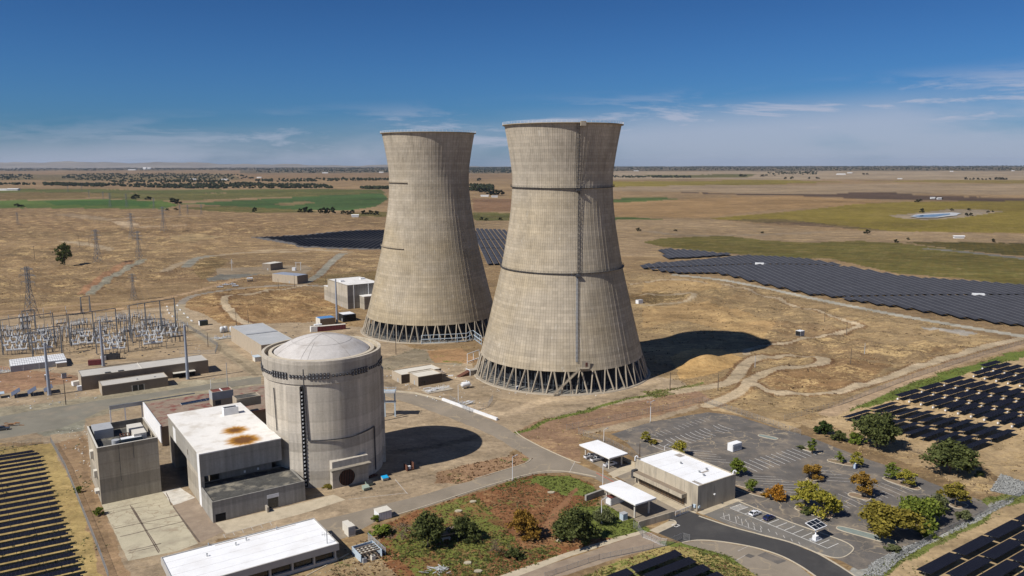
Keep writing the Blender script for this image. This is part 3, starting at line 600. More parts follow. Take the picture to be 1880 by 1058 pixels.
def tower(px, py, label, full):
    c = G(px, py); t = thing('cooling_tower', label, 'cooling tower', c, 0, 'hyperboloid cooling towers')
    put('shell', TSH, t)
    cam_a = math.atan2(-c.y, -c.x)
    # rim gallery with its handrail
    rw = MB(); rw.lathe([(29.7, 129.0), (31.1, 129.25), (31.1, 129.65), (29.2, 129.65)], 96); rw.build('rim_gallery', M_COLM, t, True)
    hr = MB()
    for z in (130.2, 130.75):
        for i in range(80): hr.beam(polar(31, 2*PI*i/80, z), polar(31, 2*PI*(i+1)/80, z), .07)
    for i in range(80): hr.beam(polar(31, 2*PI*i/80, 129.6), polar(31, 2*PI*i/80, 130.8), .09)
    hr.build('handrail', M_WHITEP, t)
    # raking columns: 40 pairs, each leg a part
    rt, rb = 42.75, 46.1; n = 40; off = cam_a-.247+PI/2
    for i in range(n):
        a = off+2*PI*i/n
        for s in (-1, 1):
            mb = MB(); mb.beam(polar(rt, a+s*.012, 10.75), polar(rb, a+s*.062, .25), .55, .7); mb.build('raking_column', M_COLM, t)
    kb = MB(); kb.lathe([(45.4, .0), (45.4, .45), (47.3, .45), (47.6, 0)], 96); kb.build('basin_kerb', M_COLM, t)
    ba = MB(); ba.lathe([(.1, .12), (45.4, .12)], 64); ba.build('basin_floor', mat('basin_floor_concrete', (.17, .165, .15), .9, .3, .1), t)
    fl = MB(); fl.lathe([(37.5, .1), (37.5, 11.6), (41.6, 12.2)], 64); fl.build('fill_pack', M_DARK, t)  # fill cylinder, its near-black colour painting the darkness inside the base
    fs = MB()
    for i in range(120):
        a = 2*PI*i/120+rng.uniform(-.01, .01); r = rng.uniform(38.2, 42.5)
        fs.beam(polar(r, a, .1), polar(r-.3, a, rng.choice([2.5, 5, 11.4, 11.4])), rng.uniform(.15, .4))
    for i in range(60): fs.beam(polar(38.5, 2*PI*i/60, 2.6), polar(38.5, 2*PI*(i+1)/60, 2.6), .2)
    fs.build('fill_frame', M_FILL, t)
    # ring galleries part-way up
    for z in (98.2, 57.0):
        r = shell_r(z); g = MB()
        if full: g.lathe([(r-.1, z-.3), (r+.9, z), (r+.9, z+.1), (r-.1, z+.1)], 96)
        else: g.lathe([(r-.1, z-.3), (r+.9, z), (r+.9, z+.1), (r-.1, z+.1)], 24, (0, 0, 0), PI+.1, PI+1.12)
        for i in range(96):
            a = 2*PI*i/96
            if not full and not PI+.1 < a < PI+1.08: continue
            g.beam(polar(r+.87, a, z), polar(r+.87, a, z+1.1), .08)
            for q in (.6, 1.1): g.beam(polar(r+.87, a, z+q), polar(r+.87, a+2*PI/96, z+q), .06)
        g.build('ring_gallery', M_DKSTEEL if full else M_COLM, t)
    if full:
        # caged ladders between galleries, set a little apart at each
        def ladder(z0, z1, da, w, mt):
            mb = MB(); n = int((z1-z0)/2.2)
            for i in range(n):
                za, zb = z0+(z1-z0)*i/n, z0+(z1-z0)*(i+1)/n
                def pt(z, s, o): return polar(shell_r(z)+o, cam_a+da/shell_r(z)*26+s*w/shell_r(z), z)
                for o in (.3, .95):
                    for s in (-1, 1): mb.beam(pt(za, s, o), pt(zb, s, o), .10)
                    mb.beam(pt(za, -1, o), pt(za, 1, o), .1)
                mb.beam(pt(za, -1, 0.95), pt(zb, 1, .95), .07); mb.beam(pt(za, -1, .35), pt(za, -1, .95), .1); mb.beam(pt(za, 1, .35), pt(za, 1, .95), .1)
            mb.build('caged_ladder', mt, t)
        ladder(98.8, 129, .285, .62, M_DKSTEEL); ladder(57.8, 98, .31, .42, M_DKSTEEL); ladder(15.5, 56.8, .285, .30, M_POLEB_)
        pb = MB(); a = cam_a+.315
        pb.box(polar(31.2, a, 129), (1.6, 2.6, 2.2), a); pb.build('ladder_head', M_COLM, t)
        for z, dx in ((96.9, .3), (55.6, .3)):
            bk = MB(); a = cam_a+dx*26/shell_r(z)
            bk.box(polar(shell_r(z)+.8, a, z+.4), (1.6, 2.4, .9), a); bk.build('ladder_landing', M_DKSTEEL, t)
        a = cam_a+.255
        ld = MB(); ld.box(polar(43.6, a, 12.3), (2.2, 5, .3), a)
        for s in (-1, 1):
            ld.beam(polar(44.6, a+s*.055, 12.4), polar(44.6, a+s*.055, 13.5), .1)
        ld.beam(polar(44.6, a-.055, 13.5), polar(44.6, a+.055, 13.5), .1); ld.build('door_landing', M_COLM, t)
        dr = MB(); dr.box(polar(42.8, a+.035, 13.7), (.5, 1.0, 2.3), a); dr.build('door', mat('rust_red_door', (.10, .035, .025), .7), t)
        jb = MB(); jb.box(polar(42.75, a+.03, 14.0), (.3, 4.2, 3.6), a); jb.build('door_surround', M_COLM, t)
        st = MB(); p0, p1 = polar(45.0, a-.055, 12.3), polar(47.9, a-.33, .5)
        for s in (0, 1.1):
            o = Vector((p0.x, p0.y, 0)).normalized()*s
            st.beam(p0+o, p1+o, .14, .5); st.beam(p0+o+Vector((0, 0, 1)), p1+o+Vector((0, 0, 1)), .09)
            for q in range(13): st.beam((p0+o).lerp(p1+o, q/12), (p0+o).lerp(p1+o, q/12)+Vector((0, 0, 1)), .06)
        for q in range(48):
            p = p0.lerp(p1, (q+.5)/48); st.box(p+Vector((p0.x, p0.y, 0)).normalized()*.55, (.28, 1.05, .06), math.atan2(p1.y-p0.y, p1.x-p0.x))
        for q in (.35, .7):
            p = p0.lerp(p1, q)+Vector((p0.x, p0.y, 0)).normalized()*.55; st.tube((p.x, p.y, 0), p, .15)
        st.build('stairway', M_COLM, t)
    return t
near_tower = tower(1030, 680, 'larger, nearer cooling tower with full ring galleries and a ladder up its front', True)
far_tower = tower(793, 603, 'smaller-looking cooling tower standing behind, with short ledges on its left flank', False)
# ---- reactor containment and the buildings about it (site grid turned 34 degrees)
M_CONC = concrete('site_concrete', (.37, .335, .28), 0, 1., 4.6)
M_CONCG = concrete('grey_concrete', (.30, .29, .27), 0, 1., 5.2)
M_CONTW = concrete('containment_concrete', (.455, .415, .355), 0, .8, 3.4)
M_WROOF = mat('white_roof_membrane', (.70, .685, .65), .7, .07, .25, 2., stain=(.50, .46, .40), sscale=.16, samt=.55)
M_WROOF2 = mat('bright_white_roof', (.80, .81, .82), .6, .03, .3, 1.5, stain=(.62, .60, .57), sscale=.12, samt=.4)
M_GROOF = mat('grey_gravel_roof', (.46, .44, .40), .9, .1, .2, 3., stain=(.34, .32, .29), sscale=.1, samt=.6)
M_BLACKR = mat('bitumen_roof', (.07, .068, .062), .9, .3, .3, 2., stain=(.30, .27, .21), sscale=.22, samt=.8)
M_GLASS = mat('dark_window', (.015, .018, .022), .15, .1, .3, spec=.6)
M_BLACK = mat('deep_opening', (.012, .011, .011), .95, .2)
M_TANW = mat('tan_wall', (.40, .335, .25), .85, .1, .3, 2., streak=.25, stain=(.28, .23, .17), sscale=.3, samt=.5)
M_BROWNW = mat('brown_wall', (.22, .175, .13), .85, .12, .3)
M_GREYP = mat('grey_panel', (.36, .37, .38), .6, .08)
M_RUST = mat('rusted_steel', (.12, .05, .03), .9, .35, 1.2)
M_REDROOF = mat('oxide_red_roof', (.15, .045, .035), .8, .2, .5)
M_CREAM = mat('cream_metal', (.60, .57, .50), .6, .06)
def loc(t, px, py, z=0.):
    d = G(px, py, z)-t.location; a = t.rotation_euler.z
    return Vector((d.x*math.cos(a)+d.y*math.sin(a), -d.x*math.sin(a)+d.y*math.cos(a), z-t.location.z))
def site(name, label, cat, corner, group=None, z=0., rz=A34): p = G(corner[0], corner[1], z); p.z = float(hz(p.x, p.y)) if z == 0 else z; return thing(name, label, cat, p, rz, group)
def part(t, name, m, *boxes):
    if name in SPLIT and len(boxes) > 1: return [part(t, name, m, b) for b in boxes][-1]
    mb = MB()
    for b in boxes: mb.bx(*b)
    return mb.build(name, m, t)
def walled(t, a, b, h, wm, rm, par=.5, th=.35, x0=0., y0=0., z0=0., wn='wall', rn='roof', slab=.25):
    """four walls with a parapet round a sunk roof"""
    part(t, wn, wm, (x0, x0+a, y0, y0+th, z0, h), (x0, x0+a, y0+b-th, y0+b, z0, h), (x0, x0+th, y0+th, y0+b-th, z0, h), (x0+a-th, x0+a, y0+th, y0+b-th, z0, h))
    return part(t, rn, rm, (x0+th, x0+a-th, y0+th, y0+b-th, h-par-slab, h-par))
# containment
cc = G(600, 855); RC = 20.5
fb = (600, 887)
ct = thing('containment_building', 'round domed concrete reactor containment with rows of black tendon anchors', 'containment building', cc)
ca = math.atan2(-cc.y, -cc.x)
ZT = H_of((600, 855), 638.5); ZA = H_of((600, 855), 613.5); ZB = H_of(fb, 700)
mb = MB(); mb.lathe([(RC, 0), (RC, ZB)], 128); mb.build('wall', M_CONTW, ct, True)
mb = MB(); mb.lathe([(RC, ZB-.02), (RC+.45, ZB), (RC+.45, ZT), (RC-.5, ZT), (RC-.5, ZT-1.7), (RC-2.3, ZT-1.7)], 128); mb.build('parapet_band', M_CONTW, ct)
mb = MB(); mb.lathe([(RC-1.9, ZT-1.7), (RC-1.9, ZT-.3), (RC-3.1, ZT-.2), (RC-3.1, ZT-.9), (RC-3.9, ZT-.9)], 128); mb.build('ring_beam', mat('cream_concrete', (.50, .44, .345), .9, .1, .4), ct)
M_DOME = mat('weathered_white_dome', (.50, .475, .45), .8, .1, .12, 1.2, stain=(.36, .33, .30), sscale=.13, samt=.8)
mb = MB(); RD = RC-3.7; pr = []
for i in range(17):
    q = i/16*PI/2*.999; pr.append((RD*math.cos(q)**.92 if q < 1.56 else .02, ZT-1.3+(ZA-ZT+1.3)*math.sin(q)**1.0*1.0))
# shallow dome: a spherical cap
sag = ZA-ZT+.45; rr = (RD*RD+sag*sag)/(2*sag)
pr = [(RD*(1-i/20) if i < 20 else .02, ZT-.45-(rr-sag)+math.sqrt(rr*rr-(RD*(1-i/20))**2)) for i in range(21)]
mb.lathe(pr, 96); dome = mb.build('dome', M_DOME, ct, True)
mb = MB(); zd = lambda r: ZT-.45-(rr-sag)+math.sqrt(rr*rr-r*r)+.03
for a in (ca-.45, ca+2.7, ca-1.2, ca+.6, ca-.30, ca+1.9):
    for i in range(12 if a not in (ca-.30,) else 6):
        r0, r1 = RD*(1-i/12)*.99, RD*(1-(i+1)/12)*.99+.02; mb.beam(polar(r0, a, zd(r0)), polar(r1, a, zd(r1)), .13, .03)
for rq in (RD*.62,):
    for i in range(64): mb.beam(polar(rq, 2*PI*i/64, zd(rq)), polar(rq, 2*PI*(i+1)/64, zd(rq)), .10, .03)
mb.build('dome_joint', mat('bitumen_seam', (.26, .245, .225), .9, .2), ct)
for k in range(3):
    a = ca-math.radians(27)+k*2*PI/3
    def qpt(x, y): return (math.cos(a)*x-math.sin(a)*y, math.sin(a)*x+math.cos(a)*y)
    mb = MB(); mb.prism([qpt(RC-1, -2.9), qpt(RC+.95, -2.9), qpt(RC+.95, 2.0), qpt(RC-1, 2.0)], 0, ZB-.6); bt = mb.build('buttress', M_CONTW, ct)
    for s, y0, y1 in ((1, 2.0, 2.95),):
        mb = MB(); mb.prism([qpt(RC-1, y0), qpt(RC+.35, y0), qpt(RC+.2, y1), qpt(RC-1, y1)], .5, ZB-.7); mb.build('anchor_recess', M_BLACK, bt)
        mb = MB(); zz = 1.5
        while zz < ZB-1.5:
            x, y = qpt(RC+.38, 2.5); mb.box((x, y, zz), (.55, .5, .5), a); zz += 1.36
        mb.build('anchor_cap', M_GREYP, bt)
n = 0
for g in range(18):          # anchor boxes round the band: double rows and single rows in turn
    a0 = ca-math.radians(12)+g*2*PI/18
    for i in range(6):
        a = a0+i*math.radians(3.3)+ (0 if g % 2 == 0 else math.radians(1))
        for row in ((0, 1) if g % 2 == 0 else (.55,)):
            if math.cos(a-ca) < -.12: continue
            z = H_of(fb, 682)-1.15*row if g % 2 == 0 else H_of(fb, 682)-.6
            p = polar(RC+.62, a, z)
            mb = MB(); mb.box((p.x, p.y, p.z), (.5, .72, .95), a); tb = mb.build('tendon_anchor', M_DKSTEEL, ct)
            q = polar(RC+.90, a, z+.1); mb = MB(); mb.box((q.x, q.y, q.z), (.06, .26, .3), a); mb.build('grease_cap', M_GREYP, tb); n += 1
mb = MB()
def rv(px, z): return polar(RC+.35, ca+math.asin(max(-1, min(1, (px-594)/110.)))*1., z)
def rp(m, pts, r=.16):
    for (a, za), (b, zb) in zip(pts, pts[1:]):
        k = max(1, int(abs(a-b)/6))
        for i in range(k):
            m.beam(rv(a+(b-a)*i/k, za+(zb-za)*i/k), rv(a+(b-a)*(i+1)/k, za+(zb-za)*(i+1)/k), r*2)
zf = lambda y: H_of(fb, y)
rp(mb, [(560, zf(672)), (560, zf(702)), (563.5, zf(801)), (590, zf(801)), (640, zf(802)), (684, zf(798)), (684.5, zf(880))], .16)
rp(mb, [(506, zf(712)), (508, zf(790))], .12); mb.build('riser_pipe', M_DKSTEEL, ct)
# equipment hatch: block on the site grid, canopy, round dark opening
hb_ = Matrix.Rotation(A34, 3, 'Z')
def hq(x, y, z): return hb_ @ Vector((x, y, z))
def hbox(m, x0, x1, y0, y1, z0, z1): m.box(hq((x0+x1)/2, (y0+y1)/2, (z0+z1)/2), (x1-x0, y1-y0, z1-z0), A34)
HX0 = -6.2; HF = -RC-1.4
mb = MB(); hbox(mb, HX0, HX0+13.2, HF, -17, 0, 9.6); hs = mb.build('hatch_surround', M_CONTW, ct)
mb = MB(); hbox(mb, HX0-1.0, HX0+13.6, HF-2.0, HF-.003, 6.7, 7.3); mb.build('canopy', M_CONC, hs)
mb = MB(); mb.tube(hq(HX0+5.2, HF-.05, 3.1), hq(HX0+5.2, HF+.4, 3.1), 2.95, n=40); ho = mb.build('hatch_opening', M_BLACK, hs)
mb = MB()
for i in range(9):
    x = -2.4+i*.6; hh = math.sqrt(2.85**2-x*x); hbox(mb, HX0+5.2+x-.08, HX0+5.2+x+.08, HF-.12, HF-.053, 3.1-hh, 3.1+hh)
mb.build('hatch_bar', M_RUST, ho)
# fuel / auxiliary building: overhanging white roof, recessed base, front annex
aux = site('auxiliary_building', 'big boxy concrete building with flat white roof stained by rust', 'industrial building', (372, 932))
HA = H_of((372, 932), 834); bA = loc(aux, 303, 762, HA).y; aA = loc(aux, 519.5, 808, HA).x
z1 = HA-(876-834)/(932-834)*HA*1.0
M_RUSTROOF = mat('rust_stained_roof', (.72, .70, .66), .75, .05, .3, 2., stain=(.48, .43, .36), sscale=.2, samt=.6)
nt = M_RUSTROOF.node_tree; N, L = nt.nodes, nt.links
bs = [n_ for n_ in N if n_.type == 'BSDF_PRINCIPLED'][0]; geo = [n_ for n_ in N if n_.type == 'NEW_GEOMETRY'][0]; src = bs.inputs['Base Color'].links[0].from_socket
for (sx_, sy_, rad_) in ((447, 808, 6.4), (432, 790, 5.2)):
    c_ = G(sx_, sy_, HA)
    sb = N.new('ShaderNodeVectorMath'); sb.operation = 'SUBTRACT'; L.new(geo.outputs['Position'], sb.inputs[0]); sb.inputs[1].default_value = c_
    ln = N.new('ShaderNodeVectorMath'); ln.operation = 'LENGTH'; L.new(sb.outputs[0], ln.inputs[0])
    nm = N.new('ShaderNodeVectorMath'); nm.operation = 'NORMALIZE'; L.new(sb.outputs[0], nm.inputs[0])
    nzz = N.new('ShaderNodeTexNoise'); nzz.inputs['Scale'].default_value = 3.6; nzz.inputs['Detail'].default_value = 5; L.new(nm.outputs[0], nzz.inputs['Vector'])
    rg = N.new('ShaderNodeMath'); rg.operation = 'MULTIPLY_ADD'; rg.inputs[1].default_value = -4.5; L.new(nzz.outputs['Fac'], rg.inputs[0]); L.new(ln.outputs['Value'], rg.inputs[2])
    f1 = N.new('ShaderNodeMapRange'); f1.inputs[1].default_value = rad_-2.2; f1.inputs[2].default_value = rad_-4.6; L.new(rg.outputs[0], f1.inputs[0])
    m1 = N.new('ShaderNodeMix'); m1.data_type = 'RGBA'; L.new(f1.outputs[0], m1.inputs[0]); L.new(src, m1.inputs[6]); m1.inputs[7].default_value = (.44, .21, .02, 1)
    f2 = N.new('ShaderNodeMapRange'); f2.inputs[1].default_value = rad_-4.0; f2.inputs[2].default_value = rad_-6.2; L.new(rg.outputs[0], f2.inputs[0])
    m2 = N.new('ShaderNodeMix'); m2.data_type = 'RGBA'; L.new(f2.outputs[0], m2.inputs[0]); L.new(m1.outputs[2], m2.inputs[6]); m2.inputs[7].default_value = (.14, .055, .008, 1); src = m2.outputs[2]
L.new(src, bs.inputs['Base Color'])
part(aux, 'upper_storey', M_CONCG, (0, aA, 0, bA, z1, HA-.35))
part(aux, 'roof', M_RUSTROOF, (-.12, aA+.12, -.12, bA+.12, HA-.347, HA))
r0, r1 = loc(aux, 341, 896).y, loc(aux, 313, 862).y
zr = z1*1.02
part(aux, 'side_wall', M_CONC, (0, 1.1, 0, r0, 0, z1-.003), (0, 1.1, r1, bA, 0, z1-.003))
part(aux, 'lime_streaked_panel', M_WHITEP, (-.06, -.003, .3, 3.4, .0, HA-.6), (-.06, -.003, r1-4.5, r1, z1+.4, HA-2))
part(aux, 'recessed_wall', M_CONCG, (7, aA-2, 5, r0, 0, z1-.003), (7, aA-2, r0, r1, 0, z1-.003), (1.1, aA-2, r1, bA, 0, z1-.003))
part(aux, 'window', M_GLASS, (-.05, -.002, r0-2.6, r0-1.9, z1+2.1, z1+4))
part(aux, 'wall_lamp', M_WHITEP, (15, 15.6, 4.85, 4.997, z1-3.6, z1-2.8), (19.5, 20.1, 4.85, 4.997, z1-3.6, z1-2.8))
ax = aux
wA = -loc(aux, 394, 960).y; hN = H_of((394, 960), 922); aN = loc(aux, 563, 921).x
an = part(aux, 'annex', M_CONCG, (0, aN, -wA, -wA+.4, 0, hN), (0, .4, -wA+.4, -.003, 0, hN), (aN-.4, aN, -wA+.4, 4.99, 0, hN), (1.103, aN-.4, 4.6, 4.99, 0, hN-.3))
part(aux, 'annex_roof', M_BLACKR, (.4, aN-.4, -wA+.4, 4.6, hN-.75, hN-.5))
dA = loc(aux, 492, 935).x
part(aux, 'annex_door', M_GLASS, (dA, dA+3.3, -wA-.04, -wA-.003, .3, 3.6)); part(aux, 'door_lintel', M_WHITEP, (dA-.2, dA+3.6, -wA-.08, -wA-.004, 3.7, 4.9))
part(aux, 'annex_opening', M_BLACK, (.8, 3.9, -wA-.03, -wA-.003, .1, 2.6))
part(aux, 'ramp_wall', M_CONC, (dA-1, dA-.4, -wA-2.2, -wA-.004, 0, 1.8))
# structures on its roof
def roofbox(name, label, cat, px, a, b, ytop, wm, rm, z, group=None, par=.25):
    t = site(name, label, cat, px, group, z); h = 0
    lo, hi = 0, 40
    for _ in range(40):
        m_ = (lo+hi)/2
        if pix(t.location.x, t.location.y, z+m_)[1] > ytop: lo = m_
        else: hi = m_
    h = lo; walled(t, a, b, h, wm, rm, par); return t, h
t, h = roofbox('stair_tower', 'tall grey and tan block with two red roof panels rising behind the white roof', 'roof block', (391, 747), 8.2, 5.2, 721, M_TANW, M_REDROOF, HA-4.5)
part(t, 'cladding', M_GREYP, (-.06, 8.26, -.06, -.003, h*.45, h-.05), (-.06, -.003, -.003, 5.2, h*.45, h-.05)); part(t, 'roof_rib', M_WHITEP, (3.9, 4.3, .35, 4.85, h-.248, h-.02)); part(t, 'louvre', M_DKSTEEL, (1, 3.2, -.05, -.004, .4, 2.3))
t, h = roofbox('vent_house', 'small white box with dark grille on top standing on the rust-stained roof', 'roof box', (411.5, 764), 5.3, 2.8, 751, M_WHITEP, M_GREYP, HA)
part(t, 'grille', M_DKSTEEL, (.5, 4.8, .5, 2.3, h-.248, h-.12))
t, h = roofbox('low_roof_house', 'low tan block with stained dark roof beside the round containment', 'roof block', (435, 749), 9.5, 6, 733.5, M_TANW, M_BLACKR, HA-2.2)
# turbine deck
dk = site('turbine_deck', 'brown open deck with red-stained top and white end wall', 'deck', (300, 790), None, 0)
hd = 8.2; c0 = loc(dk, 296, 784, hd); c1 = loc(dk, 261.5, 741, hd); 
M_DECK = mat('stained_deck', (.25, .19, .14), .9, .2, .2, 2., stain=(.17, .035, .028), sscale=.28, samt=1.)
part(dk, 'deck_slab', M_DECK, (c0.x, c0.x+64, c0.y, c1.y, hd-.8, hd)); part(dk, 'end_wall', M_WHITEP, (c0.x-.4, c0.x-.003, c0.y, c1.y, 1.5, hd+.5)); part(dk, 'front_wall', M_BROWNW, (c0.x, c0.x+64, c0.y+.5, c0.y+1, 0, hd-.803))
part(dk, 'deck_pier', M_CONCG, *[(c0.x+2+i*8, c0.x+3+i*8, c1.y-1.5, c1.y-.5, 0, hd-.803) for i in range(8)])
for i in range(6):
    p = dk.matrix_basis @ loc(dk, 333+i*9.2, 746-i*1.6, hd+.05) if False else G(334+i*9.2, 744.5-i*1.7, hd)
    t = thing('roof_panel', 'flat dark panel in a row on the red-stained deck', 'panel', (p.x, p.y, hd+.05), A34, 'dark panels on the deck')
    part(t, 'glass', M_GLASS, (.0, 2.0, 0, 3.2, .15, .22)); part(t, 'frame', M_GREYP, (-.1, 2.1, -.1, 3.3, 0, .147))
# pipe rack at the deck's west end
pr_ = thing('pipe_rack', 'pale grey pipe rack on white posts beside the red-stained deck', 'pipe rack', G(203, 778), A34)
zt = H_of((203, 778), 746); e0 = G(262, 738, zt); L0 = (e0-pr_.location).dot(E1)
part(pr_, 'beam', M_GREYP, (0, L0, -.3, .3, zt-1.6, zt-.2)); part(pr_, 'rail', M_STEEL, (0, L0+22, -.5, -.303, zt-.25, zt), (0, L0+22, .303, .5, zt-.25, zt))
for x in (.25, L0*.46, L0-.3): part(pr_, 'post', M_WHITEP, (x-.22, x+.22, -.22, .22, 0, zt-1.603))
# square concrete block
sq = site('square_concrete_block', 'tall square concrete building with machinery crowding its sunken roof', 'industrial building', (187, 927))
hS = H_of((187, 927), 823.5); aS = loc(sq, 290.5, 805, hS).x; bS = loc(sq, 163, 782.5, hS).y
walled(sq, aS, bS, hS, M_CONC, M_BLACKR, 2.6, .4)
part(sq, 'coping', M_CREAM, (-.05, aS+.05, -.05, .45, hS+.002, hS+.14), (-.05, .45, .45, bS-.4, hS+.002, hS+.14), (aS-.45, aS+.05, .45, bS-.4, hS+.002, hS+.14))
part(sq, 'wall_box', M_CREAM, (-1.0, -.003, 5, 7.2, hS*.40, hS*.52), (-1.0, -.003, 12, 14.5, hS*.62, hS*.76), (-1.3, -.003, 2.5, 5.5, hS*.16, hS*.21))
part(sq, 'wall_stripe', M_DKSTEEL, (6.3, 6.42, -.03, -.003, hS*.35, hS-.4), (10.6, 10.75, -.03, -.003, hS*.72, hS-.3))
part(sq, 'flue_house', M_GREYP, (1.2, 7.2, bS-9, bS-1.0, hS-2.598, hS+.6))
eq = thing('chiller_unit', 'dark green-grey machine box with a round tank on the square block roof', 'roof machine', sq.location+E1*5+E2*2.2+Vector((0, 0, hS-2.6)), A34)
part(eq, 'casing', mat('green_grey_metal', (.10, .125, .13), .5, .15), (2.4, 9, 0, 2.6, 0, 3.2)); mb = MB(); mb.tube((1, 1.2, 0), (1, 1.2, 3.3), 1.25, n=20); mb.build('tank', M_GREYP, eq); part(eq, 'top_plate', M_WHITEP, (2.6, 8.8, .2, 2.4, 3.202, 3.3))
mb = MB()
for i in range(9): a_ = Vector((rng.uniform(-3.5, -.6), rng.uniform(-1, 1.5), 0)); mb.tube(a_, a_+Vector((0, 0, rng.uniform(.8, 2.4))), .12); mb.beam(a_+Vector((0, 0, .8)), a_+Vector((1.4, .4, .9)), .14)
mb.build('pipework', M_STEEL, eq)
tn = thing('roof_tent', 'cream ribbed box shelter on the square block roof', 'roof shelter', sq.location+E1*11.6+E2*3.0+Vector((0, 0, hS-2.6)), A34)
part(tn, 'cover', M_CREAM, (0, 3.9, 0, 5.5, 0, 4.2)); part(tn, 'rib', M_GREYP, *[(i*.6+.2, i*.6+.26, -.06, -.003, .1, 4.1) for i in range(6)])
t = thing('roof_cabin', 'cream cabin at the far end of the square block roof', 'roof cabin', sq.location+E1*11.2+E2*11.5+Vector((0, 0, hS-2.6)), A34)
part(t, 'cabin', M_CREAM, (0, 4.6, 0, 4.8, 0, 3.9)); part(t, 'vent', M_DKSTEEL, *[(.4+i*1.4, 1.2+i*1.4, -.9, -.05, 2.2, 3.2) for i in range(3)])
t = thing('rusty_gantry', 'rust-red steel frame among machinery on the square block roof', 'steel frame', sq.location+E1*8.3+E2*8.0+Vector((0, 0, hS-2.6)), A34)
mb = MB()
for i in range(4):
    mb.beam((i*.9, 0, 0), (i*.9, 0, 2.6), .2); mb.beam((i*.9, 3, 0), (i*.9, 3, 2.6), .2); mb.beam((i*.9, 0, 2.6), (i*.9, 3, 2.6), .2)
mb.beam((0, 0, 2.6), (2.7, 0, 2.6), .2); mb.beam((0, 3, 2.6), (2.7, 3, 2.6), .2); mb.build('frame', M_RUST, t)
# white-roofed building at the lower edge
wb = site('white_roofed_office', 'long low building with broad bright white roof and dark glazed bays', 'office building', (620, 1027))
hW = H_of((622, 1031), 997.5); q0 = loc(wb, 622.5, 997.5, hW); qb = loc(wb, 571.5, 952, hW); ql = loc(wb, 308, 1017, hW); qn = loc(wb, 335, 1058, hW)
X1, Y0, Y1, X0 = q0.x, q0.y, qb.y, ql.x-2.
M_FASC = mat('grey_fascia', (.40, .385, .36), .8, .08, .5)
part(wb, 'roof', M_WROOF2, (X0+.3, X1-.3, Y0+.3, Y1-.3, hW-.6, hW-.25)); part(wb, 'fascia', M_FASC, (X0, X1, Y0, Y0+.297, hW-2.0, hW), (X0, X0+.297, Y0+.3, Y1-.3, hW-2.0, hW), (X1-.297, X1, Y0+.3, Y1-.3, hW-2., hW), (X0, X1, Y1-.297, Y1, hW-2., hW))
part(wb, 'wall', M_FASC, (X0+1, X1-.8, Y0+1.6, Y1-.6, .0, hW-.603)); part(wb, 'plinth', M_FASC, (X0+.6, X1-.4, Y0+.7, Y0+1.597, 0, 1.0))
part(wb, 'roof_seam', mat('membrane_seam', (.58, .57, .55), .8, .1), *[(X0+.4, X1-.4, Y0+.3+(Y1-Y0)*k/5, Y0+.36+(Y1-Y0)*k/5, hW-.248, hW-.22) for k in (1, 2, 3, 4)]); part(wb, 'roof_drain_stain', mat('drain_stain', (.42, .38, .33), .9, .3, .5), (X0+3, X1-2, Y0+.5, Y0+.85, hW-.247, hW-.235), (X0+14, X1-6, Y1-1.2, Y1-.8, hW-.247, hW-.235))
for i in range(9): part(wb, 'window_bay', M_GLASS, (X1-6.7-i*6.1, X1-1.3-i*6.1, Y0+1.5, Y0+1.597, 1.02, hW-2.05))
for i in range(10): part(wb, 'pier', M_FASC, (X1-1.25-i*6.1, X1-.75-i*6.1, Y0+.5, Y0+1.49, 1.003, hW-2.003))
for (vx, vy) in ((380, 1020), (433, 1000), (452, 991), (383, 1001), (508, 971)):
    p = G(vx, vy, hW); t = thing('roof_vent', 'short pipe vent standing on the bright white office roof', 'roof vent', (p.x, p.y, hW-.25), 0, 'vents on the white office roof')
    mb = MB(); mb.tube((0, 0, 0), (0, 0, .75), .16, n=8); mb.build('pipe', M_GREYP, t); mb = MB(); mb.tube((0, 0, .7), (0, 0, .95), .28, .12, n=8); mb.build('cap', M_STEEL, t)
p = G(602, 1030); t = thing('antenna_mast', 'thin steel mast with cross arm by the white office roof corner', 'mast', p); mb = MB(); zt = 9.5; mb.tube((0, 0, 0), (0, 0, zt), .12); mb.build('pole', M_STEEL, t); mb = MB(); mb.beam((-1.5, .4, 7.6), (1.5, -.2, 8.0), .08)
for i in (-1.4, -.7, 1.3): mb.beam((i, -i*.2+.1, 7.2), (i, -i*.2+.1, 8.5), .05)
mb.build('cross_arm', M_STEEL, t)
# equipment cabinets and open cooler beside it
for i, (x, y, a_, b_, h_, lb) in enumerate(((640, 987, 2.2, 3.2, 3.2, 'taller white equipment cabinet nearer the fence'), (634, 978, 1.8, 2.2, 2.8, 'white equipment cabinet behind the taller one'))):
    t = site('equipment_cabinet', lb, 'cabinet', (x, y)); part(t, 'casing', M_CREAM, (0, a_, 0, b_, .15, h_)); part(t, 'base', M_CONC, (-.1, a_+.1, -.1, b_+.1, 0, .147)); part(t, 'door', M_GREYP, (.15, a_-.15, -.04, -.003, .4, h_-.3))
t = site('cooling_enclosure', 'open-topped timber and steel enclosure with parallel beams', 'enclosure', (663, 1034)); aX, bX = 6.5, 6.6
part(t, 'wall', M_BLUEST, (0, .2, 0, bX, 0, 2.2), (aX-.2, aX, 0, bX, 0, 2.2), (.2, aX-.2, bX-.2, bX, 0, 2.2)); part(t, 'floor', mat('brown_gravel', (.19, .145, .11), .95, .25, .6), (.2, aX-.2, .2, bX-.2, .01, .06))
for i in range(4): part(t, 'beam', M_BROWNW, (.203, aX-.203, 1+i*1.25, 1.35+i*1.25, 1.8, 2.15))
part(t, 'purlin', M_CREAM, *[(.8+i*1.2, 1.3+i*1.2, 1.0+j*1.25+.36, 1.0+j*1.25+1.24, 1.75, 1.9) for i in range(4) for j in range(3)])
